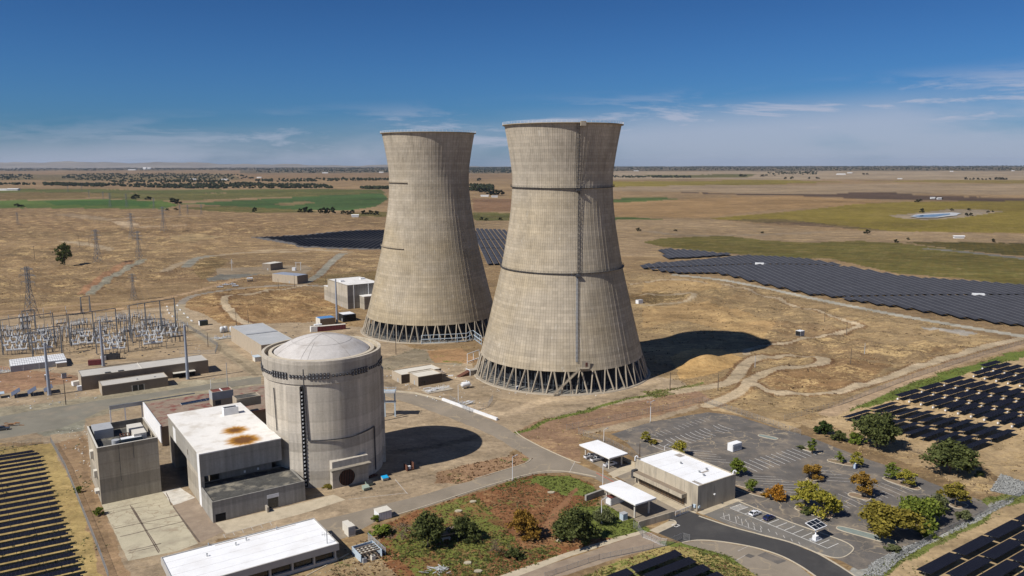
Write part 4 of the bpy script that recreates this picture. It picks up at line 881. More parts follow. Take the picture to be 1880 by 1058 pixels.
for k, (x, y) in enumerate(((667, 1035), (683, 1030))):
    t = site('condenser_unit', ('dark', 'pale')[k]+' boxy condenser beside the open-topped enclosure', 'condenser', (x, y)); part(t, 'casing', (M_GREYP, M_CREAM)[k], (0, 1.1, 0, 1.1, .1, 1.3)); mb = MB(); mb.tube((.55, .55, 1.3), (.55, .55, 1.36), .42, n=14); mb.build('fan_grille', M_DKSTEEL, t); part(t, 'base', M_CONC, (-.1, 1.2, -.1, 1.2, 0, .097))
# white storage cube by the road
t = site('white_storage_box', 'plain white storage box with grey side by the road verge', 'storage box', (696, 957.5)); h = H_of((696, 957.5), 942); a_ = loc(t, 719, 951).x; b_ = loc(t, 686, 950).y
part(t, 'wall', M_WHITEP, (0, a_, 0, b_, .1, h-.12)); part(t, 'roof', M_CREAM, (-.12, a_+.12, -.12, b_+.12, h-.117, h)); part(t, 'seam', M_GREYP, *[(a_*i/5-.03, a_*i/5+.03, -.04, -.003, .15, h-.15) for i in range(1, 5)]); part(t, 'skid', M_DKSTEEL, (0, a_, .2, b_-.2, 0, .097))
# ---- roads, car park, pavements, markings
M_ASPH = mat('worn_asphalt', (.118, .107, .096), .92, .2, .12, 3., stain=(.23, .19, .145), sscale=.09, samt=.85, crack=.16)
M_ASPHD = mat('fresh_asphalt', (.050, .048, .047), .9, .12, .2, 4., stain=(.10, .094, .085), sscale=.08, samt=.5)
M_ROAD = mat('old_road', (.225, .19, .145), .93, .12, .1, 3., stain=(.28, .235, .18), sscale=.07, samt=.7, crack=.11)
M_ROADG = mat('greenish_yard_gravel', (.185, .172, .135), .95, .14, .08, 3., stain=(.27, .225, .165), sscale=.05, samt=.9)
M_VISIT = mat('grey_lot_asphalt', (.155, .145, .128), .92, .12, .2, 3., stain=(.21, .19, .16), sscale=.12, samt=.6, crack=.2)
M_PAVE = mat('cream_paving', (.46, .39, .28), .9, .1, .3, 3., stain=(.31, .26, .18), sscale=.25, samt=.7)
M_KERB = mat('kerb_concrete', (.47, .41, .31), .9, .12, .5)
M_PAINT = mat('road_paint', (.62, .61, .58), .8, .15, 1.5)
M_FADED = mat('faded_paint', (.45, .43, .40), .9, .25, 1.0)
M_SLABC = mat('old_concrete_slab', (.43, .385, .275), .9, .1, .2, 3., stain=(.30, .26, .19), sscale=.16, samt=.8, crack=.2)
M_BROWNS = mat('brown_slab', (.26, .20, .145), .92, .12, .3, 3., stain=(.35, .28, .2), sscale=.2, samt=.6)
M_JOINT = mat('joint_dirt', (.13, .10, .075), .95, .3, .8)
M_RIP = mat('riprap_stone', (.27, .275, .265), .9, .4, 2.2, 7., bump=.6)
sheet('car_park', [(1122, 797), (1200, 774), (1300, 757), (1350, 763), (1420, 785), (1480, 800), (1560, 832), (1650, 862), (1735, 897), (1800, 918), (1818, 932), (1760, 966), (1680, 1006), (1600, 1042), (1574, 1046), (1545, 1030), (1340, 962), (1290, 940), (1345, 918), (1350, 890), (1240, 830), (1180, 842), (1150, 812)], M_ASPH, .03, .25, 3)
sheet('plant_road', [(380, 1012), (470, 985), (560, 962), (640, 944), (690, 930), (780, 908), (860, 884), (960, 853), (973, 842), (940, 822), (905, 800), (870, 785), (800, 758), (740, 737), (708, 728), (712, 712), (760, 722), (820, 738), (880, 762), (930, 786), (980, 815), (1040, 843), (1100, 868), (1180, 900), (1215, 918), (1200, 935), (1150, 908), (1090, 878), (1040, 868), (990, 869), (900, 893), (780, 932), (690, 957), (640, 985), (560, 1010), (400, 1040)], M_ROAD, .014, .3, 4)
sheet('yard_road', [(-150, 800), (0, 765), (100, 748), (200, 733), (300, 718), (400, 703), (478, 692), (478, 704), (330, 722), (255, 735), (190, 752), (150, 772), (100, 790), (0, 806), (-150, 830)], M_ROADG, .010, .5, 5)
sheet('concrete_slab', [(186, 926), (298, 902.5), (364, 998), (325, 1012), (235, 1030)], M_SLABC, .02, .12, 3)
sheet('brown_slab', [(316, 926), (345, 918), (358, 914), (395, 960), (420, 972), (366, 997)], M_BROWNS, .018, .1, 3)
sheet('annex_pavement', [(395, 960.5), (564, 921), (612, 908), (634, 918), (560, 942), (470, 966), (415, 980)], M_PAVE, .026, .08, 3)
sheet('lime_stained_slab', [(297, 902), (330, 895), (358, 914), (318, 928)], mat('lime_wash', (.55, .52, .46), .9, .15, .4, stain=(.36, .30, .22), sscale=.3, samt=.8), .022, .15, 2)
for a, b in (((239, 928), (292, 1015)), ((242, 929), (294, 1013)), ((190, 938), (262, 922)), ((192, 941), (275, 929)), ((194, 945), (300, 921)), ((209, 968), (318, 941)), ((210, 971), (330, 946)), ((220, 986), (336, 958)), ((236, 1016), (290, 1003)), ((236, 1012), (296, 998)), ((255, 961), (345, 965)), ((305, 904), (315, 928)), ((318, 930), (366, 996))):
    ribbon('slab_joint', [a, b], rng.uniform(.18, .5), M_JOINT, .026, 4, jit=.12)
sheet('guard_forecourt', [(1072, 842), (1098, 833), (1160, 858), (1167, 885), (1280, 940), (1225, 945), (1172, 960), (1110, 926), (1098, 905), (1150, 885)], M_ROAD, .022, .1, 3)
sheet('forecourt_paving', [(1168, 887), (1280, 942), (1262, 946), (1160, 893)], M_PAVE, .032, 0)
sheet('front_paving', [(1116, 870), (1140, 858), (1166, 848), (1166, 862), (1128, 877)], M_PAVE, .030, 0)
sheet('gate_road', [(1236, 948), (1262, 938), (1285, 946), (1345, 968), (1400, 984), (1450, 997), (1500, 1017), (1540, 1040), (1580, 1066), (1506, 1066), (1470, 1038), (1430, 1019), (1380, 1004), (1320, 994), (1280, 992), (1250, 996), (1205, 978)], M_ASPHD, .040, .05, 3)
sheet('side_lot', [(1252, 998), (1280, 993.5), (1320, 995.5), (1380, 1005.5), (1430, 1020.5), (1468, 1040), (1500, 1066), (1400, 1066), (1340, 1022)], M_ROAD, .034, .1, 3)
sheet('visitor_lot', [(1290, 944), (1352, 920), (1440, 956), (1535, 990), (1562, 1003), (1566, 1010), (1550, 1022), (1530, 1024), (1500, 1014), (1450, 994), (1400, 981), (1340, 965)], M_VISIT, .042, .04, 3)
sheet('asphalt_patch', [(1390, 1020), (1405, 1014), (1445, 1030), (1428, 1036)], M_ASPH, .040, .05, 2); sheet('asphalt_patch', [(1367, 1021), (1374, 1017), (1387, 1021), (1378, 1025)], M_ASPH, .040, .05, 2)
sheet('building_pavement', [(1280, 941), (1347, 915), (1366, 919), (1352, 922), (1291, 946)], M_PAVE, .046, 0)
sheet('gate_paving', [(1192, 974), (1228, 957), (1240, 958), (1241, 964), (1208, 980)], M_PAVE, .046, 0)
sheet('old_driveway', [(1000, 1040), (1150, 990), (1180, 978), (1222, 1002), (1130, 1026), (1040, 1056), (960, 1070), (930, 1064)], M_BROWNS, .016, .25, 3)
sheet('verge_pavement', [(905, 1062), (1040, 1015), (1130, 987), (1180, 974), (1185, 978), (1050, 1021), (940, 1062)], M_PAVE, .022, .08, 3)
# kerbs
for px, w in (([(1283, 948), (1340, 967), (1400, 983), (1450, 996), (1500, 1016), (1540, 1039), (1575, 1062)], .45), ([(1252, 997), (1280, 992.5), (1320, 994.5), (1380, 1004.5), (1430, 1019.5), (1470, 1040), (1502, 1062)], .4),
              ([(1352, 919), (1440, 955), (1535, 989), (1562, 1002), (1566, 1011), (1550, 1023), (1528, 1024), (1500, 1015)], .35), ([(1095, 876), (1040, 866), (990, 867), (900, 891), (780, 930), (700, 954)], .35),
              ([(946, 792), (960, 803), (1000, 824), (1050, 846), (1066, 850)], .35), ([(1124, 876), (1150, 890), (1165, 898)], .3),
              ([(562, 1058), (640, 1017)], .25), ([(1208, 979), (1230, 969), (1241, 963), (1239, 957), (1230, 955)], .3), ([(975, 843), (962, 852), (900, 871), (870, 880)], .3)):
    ribbon('kerb', px, w, M_KERB, .0, 5, h=.17)
ribbon('red_kerb', [(1095, 869), (1128, 886)], .25, mat('faded_red_paint', (.36, .12, .08), .85, .2, 1.), .0, 3, h=.2)
# stall lines
def line(a, b, w=.16, m=None, z=.052, name='parking_line'): return ribbon(name, [a, b], w, m or M_PAINT, z, 0)
def seg(p, q, w, m, z=.05):
    return ribbon('parking_line', None, w, m, z, 0, pts=[p, q])
def stalls(a, b, up, dn, d1, d2, w=.21, m=None, pitch=2.8, skip=.03):
    """a double row of stall lines along the surveyed spine a-b"""
    A, B = G(*a), G(*b); n = int((B-A).length/pitch)
    for i in range(n+1):
        p = A.lerp(B, i/n)
        if up and random.random() > skip: seg(p, p+Vector((math.cos(d1), math.sin(d1), 0))*up, w, m or M_PAINT)
        if dn and random.random() > skip: seg(p+Vector((.15, 0, 0)), p+Vector((math.cos(d2), math.sin(d2), 0))*dn, w, m or M_PAINT)
R_ = math.radians
stalls((1205, 822), (1330, 785), 4.6, 4.6, R_(112), R_(-48)); stalls((1362, 861), (1490, 826), 4.8, 4.8, R_(118), R_(-62)); stalls((1525, 926), (1652, 893), 4.8, 5, R_(120), R_(-64), m=M_FADED)
stalls((1283, 828), (1316, 848), 5, 5, R_(-14), R_(166), m=M_FADED); stalls((1395, 875), (1470, 905), 5.5, 5.5, R_(-6), R_(172), m=M_FADED); stalls((1505, 864), (1545, 884), 5, 5, R_(-10), R_(170), m=M_FADED); stalls((1195, 797), (1290, 767), 0, 4.5, R_(112), R_(-60), m=M_FADED)
line((1340, 933), (1519, 1007), .22)
va, vb, ua = G(1340, 933), G(1519, 1007), G(1366, 924)
for i in range(13):
    p = va.lerp(vb, i/12); seg(p, p+E1*5.3, .2, M_PAINT)
for k in range(6): p = va.lerp(vb, k/72); seg(p+E1*.3, p+E1*5.2-E2*.35, .14, M_PAINT, .054)
for k, (x, y) in enumerate(((1328, 948), (1338, 950), (1350, 955), (1361, 959), (1373, 966), (1384, 970), (1396, 974))): line((x, y-4-(k < 5)*2), (x+2, y+3+(k < 5)*2), .2, M_FADED)
line((1322, 951), (1397, 977), .2, M_FADED); line((1322, 951), (1337, 946), .2, M_FADED)
for k in range(9): line((1354+k*14, 948+k*5.9), (1357+k*14, 953+k*5.9), .2, M_FADED)
for a, b in (((1233, 964), (1241, 968)), ((1241, 968), (1248, 965)), ((1248, 965), (1240, 962)), ((1240, 962), (1233, 964))): line(a, b, .3)
line((1045, 868), (1056, 847), .18, M_FADED, .02); line((1350, 1030), (1368, 1020), .15, M_FADED); line((1355, 1012), (1376, 1002), .15, M_FADED)
for k in range(6): line((410+k*17, 981-k*4.6), (414+k*17, 988-k*4.6), .15, M_FADED, .03)
line((408, 983), (500, 957), .15, M_FADED, .03); line((725, 880), (748, 907), .2, M_FADED, .02); line((640, 917), (748, 905), .2, M_FADED, .02)
# planted islands of the car park: (centre px, length, width, turn)
M_SOIL = mat('island_soil', (.24, .17, .11), .95, .25, .7, 4., stain=(.13, .14, .06), sscale=.4, samt=.6)
M_TEAL = mat('teal_slag', (.20, .235, .215), .9, .15, .8)
for x, y, l, w, t, m in ((1196, 808, 9, 3, -30, M_SOIL), (1410, 803, 8, 3, -40, M_TEAL), (1488, 827, 9, 3, -50, M_SOIL), (1375, 902, 13, 3.5, -45, M_SOIL), (1496, 880, 6, 3, 10, M_SOIL), (1545, 850, 10, 3.5, -35, M_SOIL), (1655, 888, 13, 4, -55, M_SOIL), (1495, 940, 12, 5.5, -42, M_SOIL), (1578, 912, 7, 4, -40, M_SOIL), (1590, 983, 17, 3.6, -38, M_TEAL), (1690, 950, 26, 5.5, 35, M_SOIL), (1760, 928, 6, 4, 30, M_SOIL)):
    c = G(x, y); t = math.radians(t); pts = []
    for i in range(28):
        q = 2*PI*i/28; cx, sy = math.cos(q), math.sin(q)
        X = l/2*math.copysign(abs(cx)**.6, cx); Y = w/2*math.copysign(abs(sy)**.6, sy)
        pts.append(c+Vector((X*math.cos(t)-Y*math.sin(t), X*math.sin(t)+Y*math.cos(t), 0)))
    ribbon('kerb', None, .3, M_KERB, 0, 0, h=.18, closed=True, pts=pts)
    mb = MB(); mb.add([(p.x, p.y, .12) for p in pts], [tuple(range(28))]); struct(mb.build('planting_bed', m))
# stone apron and channel at the right
def rubble(name, px, n, s0, s1, z=.05):
    P = [G(*p) for p in px]; xs = [p.x for p in P]; ys = [p.y for p in P]; mb = MB(); k = 0
    while k < n:
        x, y = rng.uniform(min(xs), max(xs)), rng.uniform(min(ys), max(ys))
        if not inside([(p.x, p.y) for p in P], np.array([x]), np.array([y]))[0]: continue
        s = rng.uniform(s0, s1); o = [Vector((x+rng.uniform(-s, s), y+rng.uniform(-s, s), z+rng.uniform(0, s*.6))) for _ in range(5)]+[Vector((x, y, z+s*.9))]
        mb.add(o, [(0, 1, 5), (1, 2, 5), (2, 3, 5), (3, 4, 5), (4, 0, 5)]); k += 1
    o = mb.build(name, M_RIP); o['kind'] = 'stuff'; return o
sheet('stone_apron', [(1838, 871), (1900, 893), (1872, 912), (1818, 902)], M_RIP, .05, .3, 2); rubble('rubble', [(1838, 871), (1900, 893), (1872, 912), (1818, 902)], 900, .25, .6)
rubble('rubble', [(1585, 1058), (1600, 1035), (1660, 1005), (1700, 992), (1705, 998), (1650, 1030), (1620, 1058)], 1500, .2, .5, .02); rubble('rubble', [(1740, 975), (1800, 945), (1860, 915), (1864, 920), (1790, 958), (1745, 980)], 500, .2, .45, .02)
# ---- gatehouse, carports, walls
gh = site('gatehouse', 'concrete gatehouse with white roof, long canopy and brown glazing', 'gatehouse', (1280, 940))
hG = H_of((1280, 940), 893); aG = loc(gh, 1347, 915).x; bG = loc(gh, 1167, 885).y
M_GATEW = mat('weathered_precast', (.43, .375, .285), .9, .1, .3, 2.5, streak=.2, stain=(.22, .19, .15), sscale=.35, samt=.7)
walled(gh, aG, bG, hG, M_GATEW, M_WROOF2, .35, .4)
M_BRGL = mat('brown_glazing', (.085, .055, .035), .35, .3, .7)
part(gh, 'roof_seam', mat('roof_seam_grey', (.60, .59, .57), .8, .1), *[(.4, aG-.4, bG*k/6, bG*k/6+.06, hG-.348, hG-.325) for k in range(1, 6)]); part(gh, 'roof_stain', mat('roof_soot', (.33, .30, .27), .9, .4, 1.5), (aG*.1, aG*.18, 1.0, 4.5, hG-.347, hG-.33), (aG*.3, aG*.9, .45, .8, hG-.347, hG-.33), (aG*.55, aG*.75, bG*.25, bG*.28, hG-.347, hG-.33), (aG*.8, aG*.95, bG*.75, bG*.85, hG-.347, hG-.33))
part(gh, 'glazing', M_BRGL, (-.05, -.003, 5.5, bG-2.2, .25, 3.3)); part(gh, 'mullion', M_DKSTEEL, *[(-.12, -.053, 5.5+i*1.35, 5.6+i*1.35, .25, 3.3) for i in range(int((bG-7.7)/1.35)+1)])
part(gh, 'canopy', M_GATEW, (-2.4, -.004, 4.6, bG-1.6, 3.4, 4.7)); part(gh, 'canopy_top', M_BROWNW, (-2.2, -.006, 4.8, bG-1.8, 4.702, 4.75)); part(gh, 'canopy_joint', M_DKSTEEL, *[(-2.42, -2.403, 4.6+(bG-6.2)*k, 4.66+(bG-6.2)*k, 3.4, 4.7) for k in (.25, .5, .75)])
part(gh, 'panel_joint', M_CONCG, *[(-.02, -.004, bG*k, bG*k+.09, 4.76, hG-.1) for k in (.2, .34, .5, .66, .84)], (-.02, -.004, 2.2, 2.29, .1, hG-.1))
part(gh, 'side_drip', M_DKSTEEL, (7.6, 7.68, -.03, -.003, 4.4, 7.0)); part(gh, 'wall_lamp', M_WHITEP, (7.4, 7.9, -.5, -.003, 4.0, 4.35)); part(gh, 'meter_box', M_BLUEST, (.3, 1.1, -.3, -.003, 1.2, 1.9), (-.5, -.003, .5, 1.5, 1.2, 2.2))
part(gh, 'guard_booth', M_DKSTEEL, (-2.2, -.003, bG-1.5, bG-.4, 2.4, 5.2))
for k, (x, y, lb) in enumerate(((1166, 843, 'near the carport'), (1346, 870, 'towards the car park'))):
    t = thing('gooseneck_vent', 'white gooseneck roof vent on the gatehouse corner '+lb, 'roof vent', (G(x, y, hG).x, G(x, y, hG).y, hG-.6)); mb = MB()
    P = [Vector((0, 0, 0)), Vector((0, 0, 1.3)), Vector((.25, 0, 1.7)), Vector((.65, 0, 1.75)), Vector((.95, 0, 1.4))]
    for a, b in zip(P, P[1:]): mb.tube(a, b, .22, n=8)
    mb.build('duct', M_WHITEP, t); mb = MB(); mb.tube(P[-1], P[-1]-Vector((0, 0, .12)), .3, n=8); mb.build('hood', M_WHITEP, t)
for k, (x, y) in enumerate(((1284, 866), (1297, 861), (1292, 872), (1250, 850))):
    p = G(x, y, hG); t = thing('roof_hatch', ('square', 'round', 'low', 'flat')[k]+' grey vent on the gatehouse roof', 'roof vent', (p.x, p.y, hG-.35)); mb = MB(); mb.tube((0, 0, 0), (0, 0, .5), .3, n=4 if k == 0 else 10); mb.build('curb', M_GREYP, t); mb = MB(); mb.tube((0, 0, .5), (0, 0, .62), .42, n=4 if k == 0 else 10); mb.build('cap', M_STEEL, t)
def carport(corner, e_a, e_b, ytop, label):
    t = site('carport', label, 'carport', corner, 'flat-roofed carports'); a = loc(t, *e_a).x; b = loc(t, *e_b).y; h = H_of(corner, ytop)
    part(t, 'roof', M_WROOF2, (-1.4, a+1.6, -1.7, b+2.2, h-.35, h)); part(t, 'fascia', M_CREAM, (-1.3, a+1.5, -1.6, b+2.1, h-.62, h-.353))
    for x in (0, a):
        part(t, 'beam', M_CREAM, (x-.15, x+.15, -1.2, b+1.6, h-1.0, h-.623))
        for y in (0, b): part(t, 'post', M_CREAM, (x-.2, x+.2, y-.2, y+.2, 0, h-1.003))
    return t
cp1 = carport((1118, 860.5), (1142, 854.5), (1072, 841), 837.5, 'white flat carport sheltering three pickup trucks')
cp2 = carport((1165, 951), (1192, 943), (1110, 925), 921, 'white flat carport with a red-topped container under it')
def lowwall(name, label, px, h, th, m, cat='wall'):
    mb = MB(); P = [G(*p) for p in px]
    for a, b in zip(P, P[1:]): mb.beam(a+Vector((0, 0, h/2)), b+Vector((0, 0, h/2)), th, h)
    return tag(mb.build(name, m), label, cat)
lowwall('boundary_wall', 'dark-stained concrete wall running behind the lower carport', [(1075, 920), (1108, 908)], 2.0, .8, M_CONCG)
lowwall('gate_wall', 'long concrete gate wall sloping towards the gatehouse', [(1172, 970), (1238, 950)], 2.1, .35, M_GATEW)
lowwall('garden_wall', 'short cream wall between carport and gatehouse', [(1145, 846), (1166, 856)], 1.4, .3, M_PAVE)
t = thing('sliding_gate', 'white framed sliding gate at the gatehouse corner', 'gate', G(1240, 950)); d = G(1276, 936)-t.location; n_ = d.normalized(); L_ = d.length
mb = MB()
for z in (.3, 1.9): mb.beam((0, 0, z), n_*L_+Vector((0, 0, z)), .1)
for i in range(9): mb.beam(n_*(L_*i/8)+Vector((0, 0, .3)), n_*(L_*i/8)+Vector((0, 0, 1.9)), .09)
mb.build('frame', M_WHITEP, t); mb = MB()
for i in range(60): mb.beam(n_*(L_*i/59)+Vector((0, 0, .3)), n_*(L_*i/59)+Vector((0, 0, 1.9)), .04)
mb.build('bars', M_STEEL, t); mb = MB()
for i in (6, 7, 8): mb.tube(n_*(L_*i/8)+E1*.8, n_*(L_*i/8)+E1*.8+Vector((0, 0, 2.8-.2*(8-i))), .16)
mb.build('gate_post', M_DKSTEEL, t)
def fence(label, px, h=2.3, sp=3.0, wires=10, m=None, name='chain_link_fence', r=.045):
    P = [G(*p) for p in px]; o = P[0]; t = thing(name, label, 'fence', o); rl, ms = MB(), MB()
    for a, b in zip(P, P[1:]):
        a, b = a-o, b-o; n = max(1, round((b-a).length/sp))
        for i in range(n+1):
            p = a.lerp(b, i/n); po = MB(); po.tube(p, p+Vector((0, 0, h+.25)), r, n=6); po.build('post', m or M_STEEL, t)
        for z in (.1, h): rl.beam(a+Vector((0, 0, z)), b+Vector((0, 0, z)), .05)
        for k in range(wires): ms.beam(a+Vector((0, 0, .15+(h-.2)*k/wires)), b+Vector((0, 0, .15+(h-.2)*k/wires)), .018)
        k = int((b-a).length/.35)
        for i in range(k): p = a.lerp(b, i/k); ms.beam(p+Vector((0, 0, .1)), p+Vector((0, 0, h)), .018)
    rl.build('rails', m or M_STEEL, t); ms.build('wire_mesh', m or M_STEEL, t); return t
fence('pale chain-link gates at the old driveway end', [(1180, 987), (1196, 993), (1212, 1001), (1224, 1003)], 2.2, 2.4, m=M_WHITEP)
fence('chain-link fence from the gate wall to the driveway', [(1163, 970), (1172, 975), (1180, 987)], 2.2); fence('chain-link fence bending by the grass corner at the gate road', [(1224, 1003), (1253, 990), (1266, 994)], 2.0)
fence('chain-link fence behind the upper carport', [(1062, 797), (1110, 812), (1160, 838), (1190, 852)], 2.4); fence('chain-link fence along the bare bank above the car park', [(1040, 790), (1150, 768), (1290, 738), (1400, 775), (1470, 800)], 2.4)
fence('dark-railed fence beside the lower left solar rows', [(93, 812), (120, 860), (150, 935), (180, 1010), (200, 1065)], 2.3, 3.); fence('chain-link fence above the lower left solar rows', [(-20, 832), (40, 820), (93, 812)], 2.3)
fence('tall fence by the timber cooling enclosure', [(676, 992), (708, 1020)], 2.3, 2.2, m=M_BLUEST); fence('wooden-posted fence above the scrub oak', [(1628, 812), (1700, 838), (1760, 855), (1792, 862)], 1.4, 3.2, 2, M_DKSTEEL, 'post_and_rail_fence', .08)
fence('chain-link fence around the white pipework by the tower', [(826, 735), (862, 758), (896, 748), (905, 735)], 2.4); fence('long chain-link fence beside the far green verge', [(1440, 772), (1540, 745), (1660, 700), (1780, 660), (1890, 628)], 2.2, 4)
fence('chain-link fence on the switchyard edge', [(330, 592), (400, 636), (395, 650), (330, 650)], 2.3, 4); fence('low fence along the stone channel', [(1640, 1030), (1720, 985), (1800, 948), (1880, 908)], 1.6, 4)
fence('fence curving along the lower grass verge', [(1000, 1062), (1100, 1028), (1200, 1008), (1224, 1003)], 1.6, 3.5)
# ---- vehicles
def vehicle(name, label, cat, px, rz, col, pickup=False, group=None, z=.03, ln=4.5):
    p = G(*px); t = thing(name, label, cat, (p.x, p.y, z), rz, group); w = .92
    bm = mat(name+'_paint', col, .25, .03, .5, spec=.6)
    if pickup: ln = 5.6; prof = [(-2.8, .55), (-2.8, 1.12), (-1.0, 1.16), (.95, 1.16), (1.15, 1.12), (2.55, 1.0), (2.75, .85), (2.78, .5)]; cab = [(-.95, 1.16), (-.75, 1.78), (.35, 1.80), (1.2, 1.12)]
    else: prof = [(-2.15, .5), (-2.2, .85), (-2.05, 1.0), (-1.2, 1.0), (1.0, .97), (1.95, .82), (2.15, .62), (2.15, .4)]; cab = [(-2.0, 1.0), (-1.35, 1.46), (.1, 1.50), (1.05, .97)]
    def loft(pr, ws, zb=None):
        m_ = MB(); n = len(pr)
        vs = [(x, -ws(z_), z_) for x, z_ in pr]+[(x, ws(z_), z_) for x, z_ in pr]
        fs = [(i, (i+1) % n, n+(i+1) % n, n+i) for i in range(n)]+[tuple(range(n-1, -1, -1)), tuple(range(n, 2*n))]
        return m_.add(vs, fs)
    m_ = loft(prof+[(prof[-1][0]-.1, .32), (prof[0][0]+.1, .32)], lambda z_: w-.05*abs(z_-.75)); body = m_.build('body', bm, t)
    bv = body.modifiers.new('bevel', 'BEVEL'); bv.width = .06; bv.segments = 2
    c = loft(cab, lambda z_: .84-(z_-1)*.32); c.build('windows', M_GLASS, t)
    r = MB(); x0, x1 = (cab[1][0]+.02, cab[2][0]-.05); zt_ = cab[1][1]; r.bx(x0, x1, -.62, .62, zt_-.02, zt_+.045); rf = r.build('roof', bm, t)
    pl = MB()
    for s in (-1, 1):
        for (xa, za), (xb, zb) in ((cab[0], cab[1]), (cab[3], cab[2])): pl.beam((xa, s*.85, za), (xb, s*(.84-(zb-1)*.32+.01), zb), .09)
        if not pickup: pl.beam((-.45, s*.86, 1.0), (-.5, s*.70, 1.48), .08)
    pl.build('pillar', bm, t)
    if pickup: part(t, 'cargo_bed', M_DKSTEEL, (-2.68, -1.1, -.74, .74, 1.1, 1.185))
    for x in ((-1.75, 1.75) if pickup else (-1.35, 1.35)):
        for s in (-1, 1):
            m2 = MB(); m2.tube((x, s*.70, .36), (x, s*.95, .36), .37 if pickup else .33, n=16); wh = m2.build('wheel', M_BLACK, t)
            m3 = MB(); m3.tube((x, s*.951, .36), (x, s*.965, .36), .2, n=12); m3.build('hubcap', M_GREYP, wh)
    xf = prof[-2][0]+.01
    for s in (-1, 1):
        part(t, 'headlight', M_WHITEP, (xf-.12, xf+.03, s*.62-.16, s*.62+.16, .66, .80)); part(t, 'tail_light', M_REDROOF, (prof[0][0]-.03, prof[0][0]+.08, s*.7-.12, s*.7+.12, .75, 1.0))
    return t
vehicle('parked_car', 'white hatchback parked in the visitor bays', 'car', (1386, 946), A34, (.75, .76, .78), z=.05); vehicle('parked_car', 'dark blue car parked next to the white hatchback', 'car', (1412, 954), A34, (.012, .02, .09), z=.05)
for k, (x, y, lb) in enumerate(((1084, 840.5, 'white pickup truck farthest from the gatehouse'), (1096, 846, 'white pickup truck in the middle under the carport'), (1120, 855.5, 'white pickup truck by the carport post'))): vehicle('pickup_truck', lb, 'pickup truck', (x, y), A34, (.72, .73, .75), True, 'pickups under the carport')
# red-topped container under the carport
def container(label, px, a, b, h, wm, rm, rz=A34, name='shipping_container', group=None, door=None, z=0.):
    t = site(name, label, 'container', px, group, z, rz); part(t, 'body', wm, (0, a, 0, b, .15, h)); part(t, 'roof', rm, (-.05, a+.05, -.05, b+.05, h+.002, h+.1))
    part(t, 'rib', wm, *[(a*(i+.3)/10, a*(i+.6)/10, -.06, -.003, .2, h-.05) for i in range(10)]); part(t, 'door', door or M_WHITEP, (-.05, -.003, .1, b-.1, .25, h-.15)); part(t, 'skid', M_DKSTEEL, (0, a, .1, b-.1, 0, .147)); return t
container('white container with red rusty top under the lower carport', (1121, 929.5), 6, 2.4, 2.6, M_WHITEP, M_REDROOF)
t = site('utility_cabinet', 'pale green utility cabinet in the weeds by the carport', 'cabinet', (1144, 957)); part(t, 'casing', M_BLUEST, (0, 1.9, 0, 1.7, .1, 2.1)); part(t, 'lid', M_GREYP, (-.08, 1.98, -.08, 1.78, 2.102, 2.2)); part(t, 'base', M_CONC, (-.15, 2.05, -.15, 1.85, 0, .097))
# solar car charger, portable toilets, bins, trailer
t = thing('solar_charger', 'square solar panel canopy on a white stand in the visitor lot', 'solar charger', G(1497, 992), A34); tilt = Matrix.Rotation(math.radians(-16), 4, 'X')
mb = MB(); mb.box((1.2, .9, 4.3), (5.4, 3.9, .14), rx=math.radians(12)); mb.build('panel_frame', M_WHITEP, t); mb = MB()
R12 = Matrix.Rotation(math.radians(12), 3, 'X')
for i in range(3):
    for j in range(2): c = R12 @ Vector((-1.7+i*1.7, -.9+j*1.8, .09)); mb.box((1.2+c.x, .9+c.y, 4.3+c.z), (1.55, 1.65, .03), rx=math.radians(12))
mb.build('solar_cells', M_GLASS, t); mb = MB(); mb.tube((0, 0, .2), (1.2, .9, 4.2), .2); mb.build('mast', M_WHITEP, t); part(t, 'cabinet', M_WHITEP, (-.7, .7, -.6, .6, .2, 1.5)); part(t, 'base_plate', M_GREYP, (-1.2, 2.6, -1.0, 1.4, .06, .2))
def toilet(label, px, z=.05):
    t = site('portable_toilet', label, 'portable toilet', px); part(t, 'cabin', mat('blue_plastic', (.015, .045, .16), .5, .1), (0, 1.15, 0, 1.15, z, 2.1)); mb = MB(); mb.prism([(-.05, -.05), (1.2, -.05), (1.2, 1.2), (-.05, 1.2)], 2.103, 2.3); mb.build('roof', M_WHITEP, t); part(t, 'door', M_BLUEST, (-.03, -.003, .2, .95, z+.1, 1.95)); return t
toilet('blue portable toilet under a small tree in the car park', (1571, 862)); toilet('blue portable toilet at the foot of the near tower', (949, 718))
t = container('small white site cabin with louvred side alone on the car park', (1345, 831), 5.2, 2.6, 3.0, M_WHITEP, M_WROOF2, name='site_cabin'); part(t, 'louvre', M_GREYP, *[(.4+i*.8, .95+i*.8, -.09, -.063, .7, 2.3) for i in range(6)])
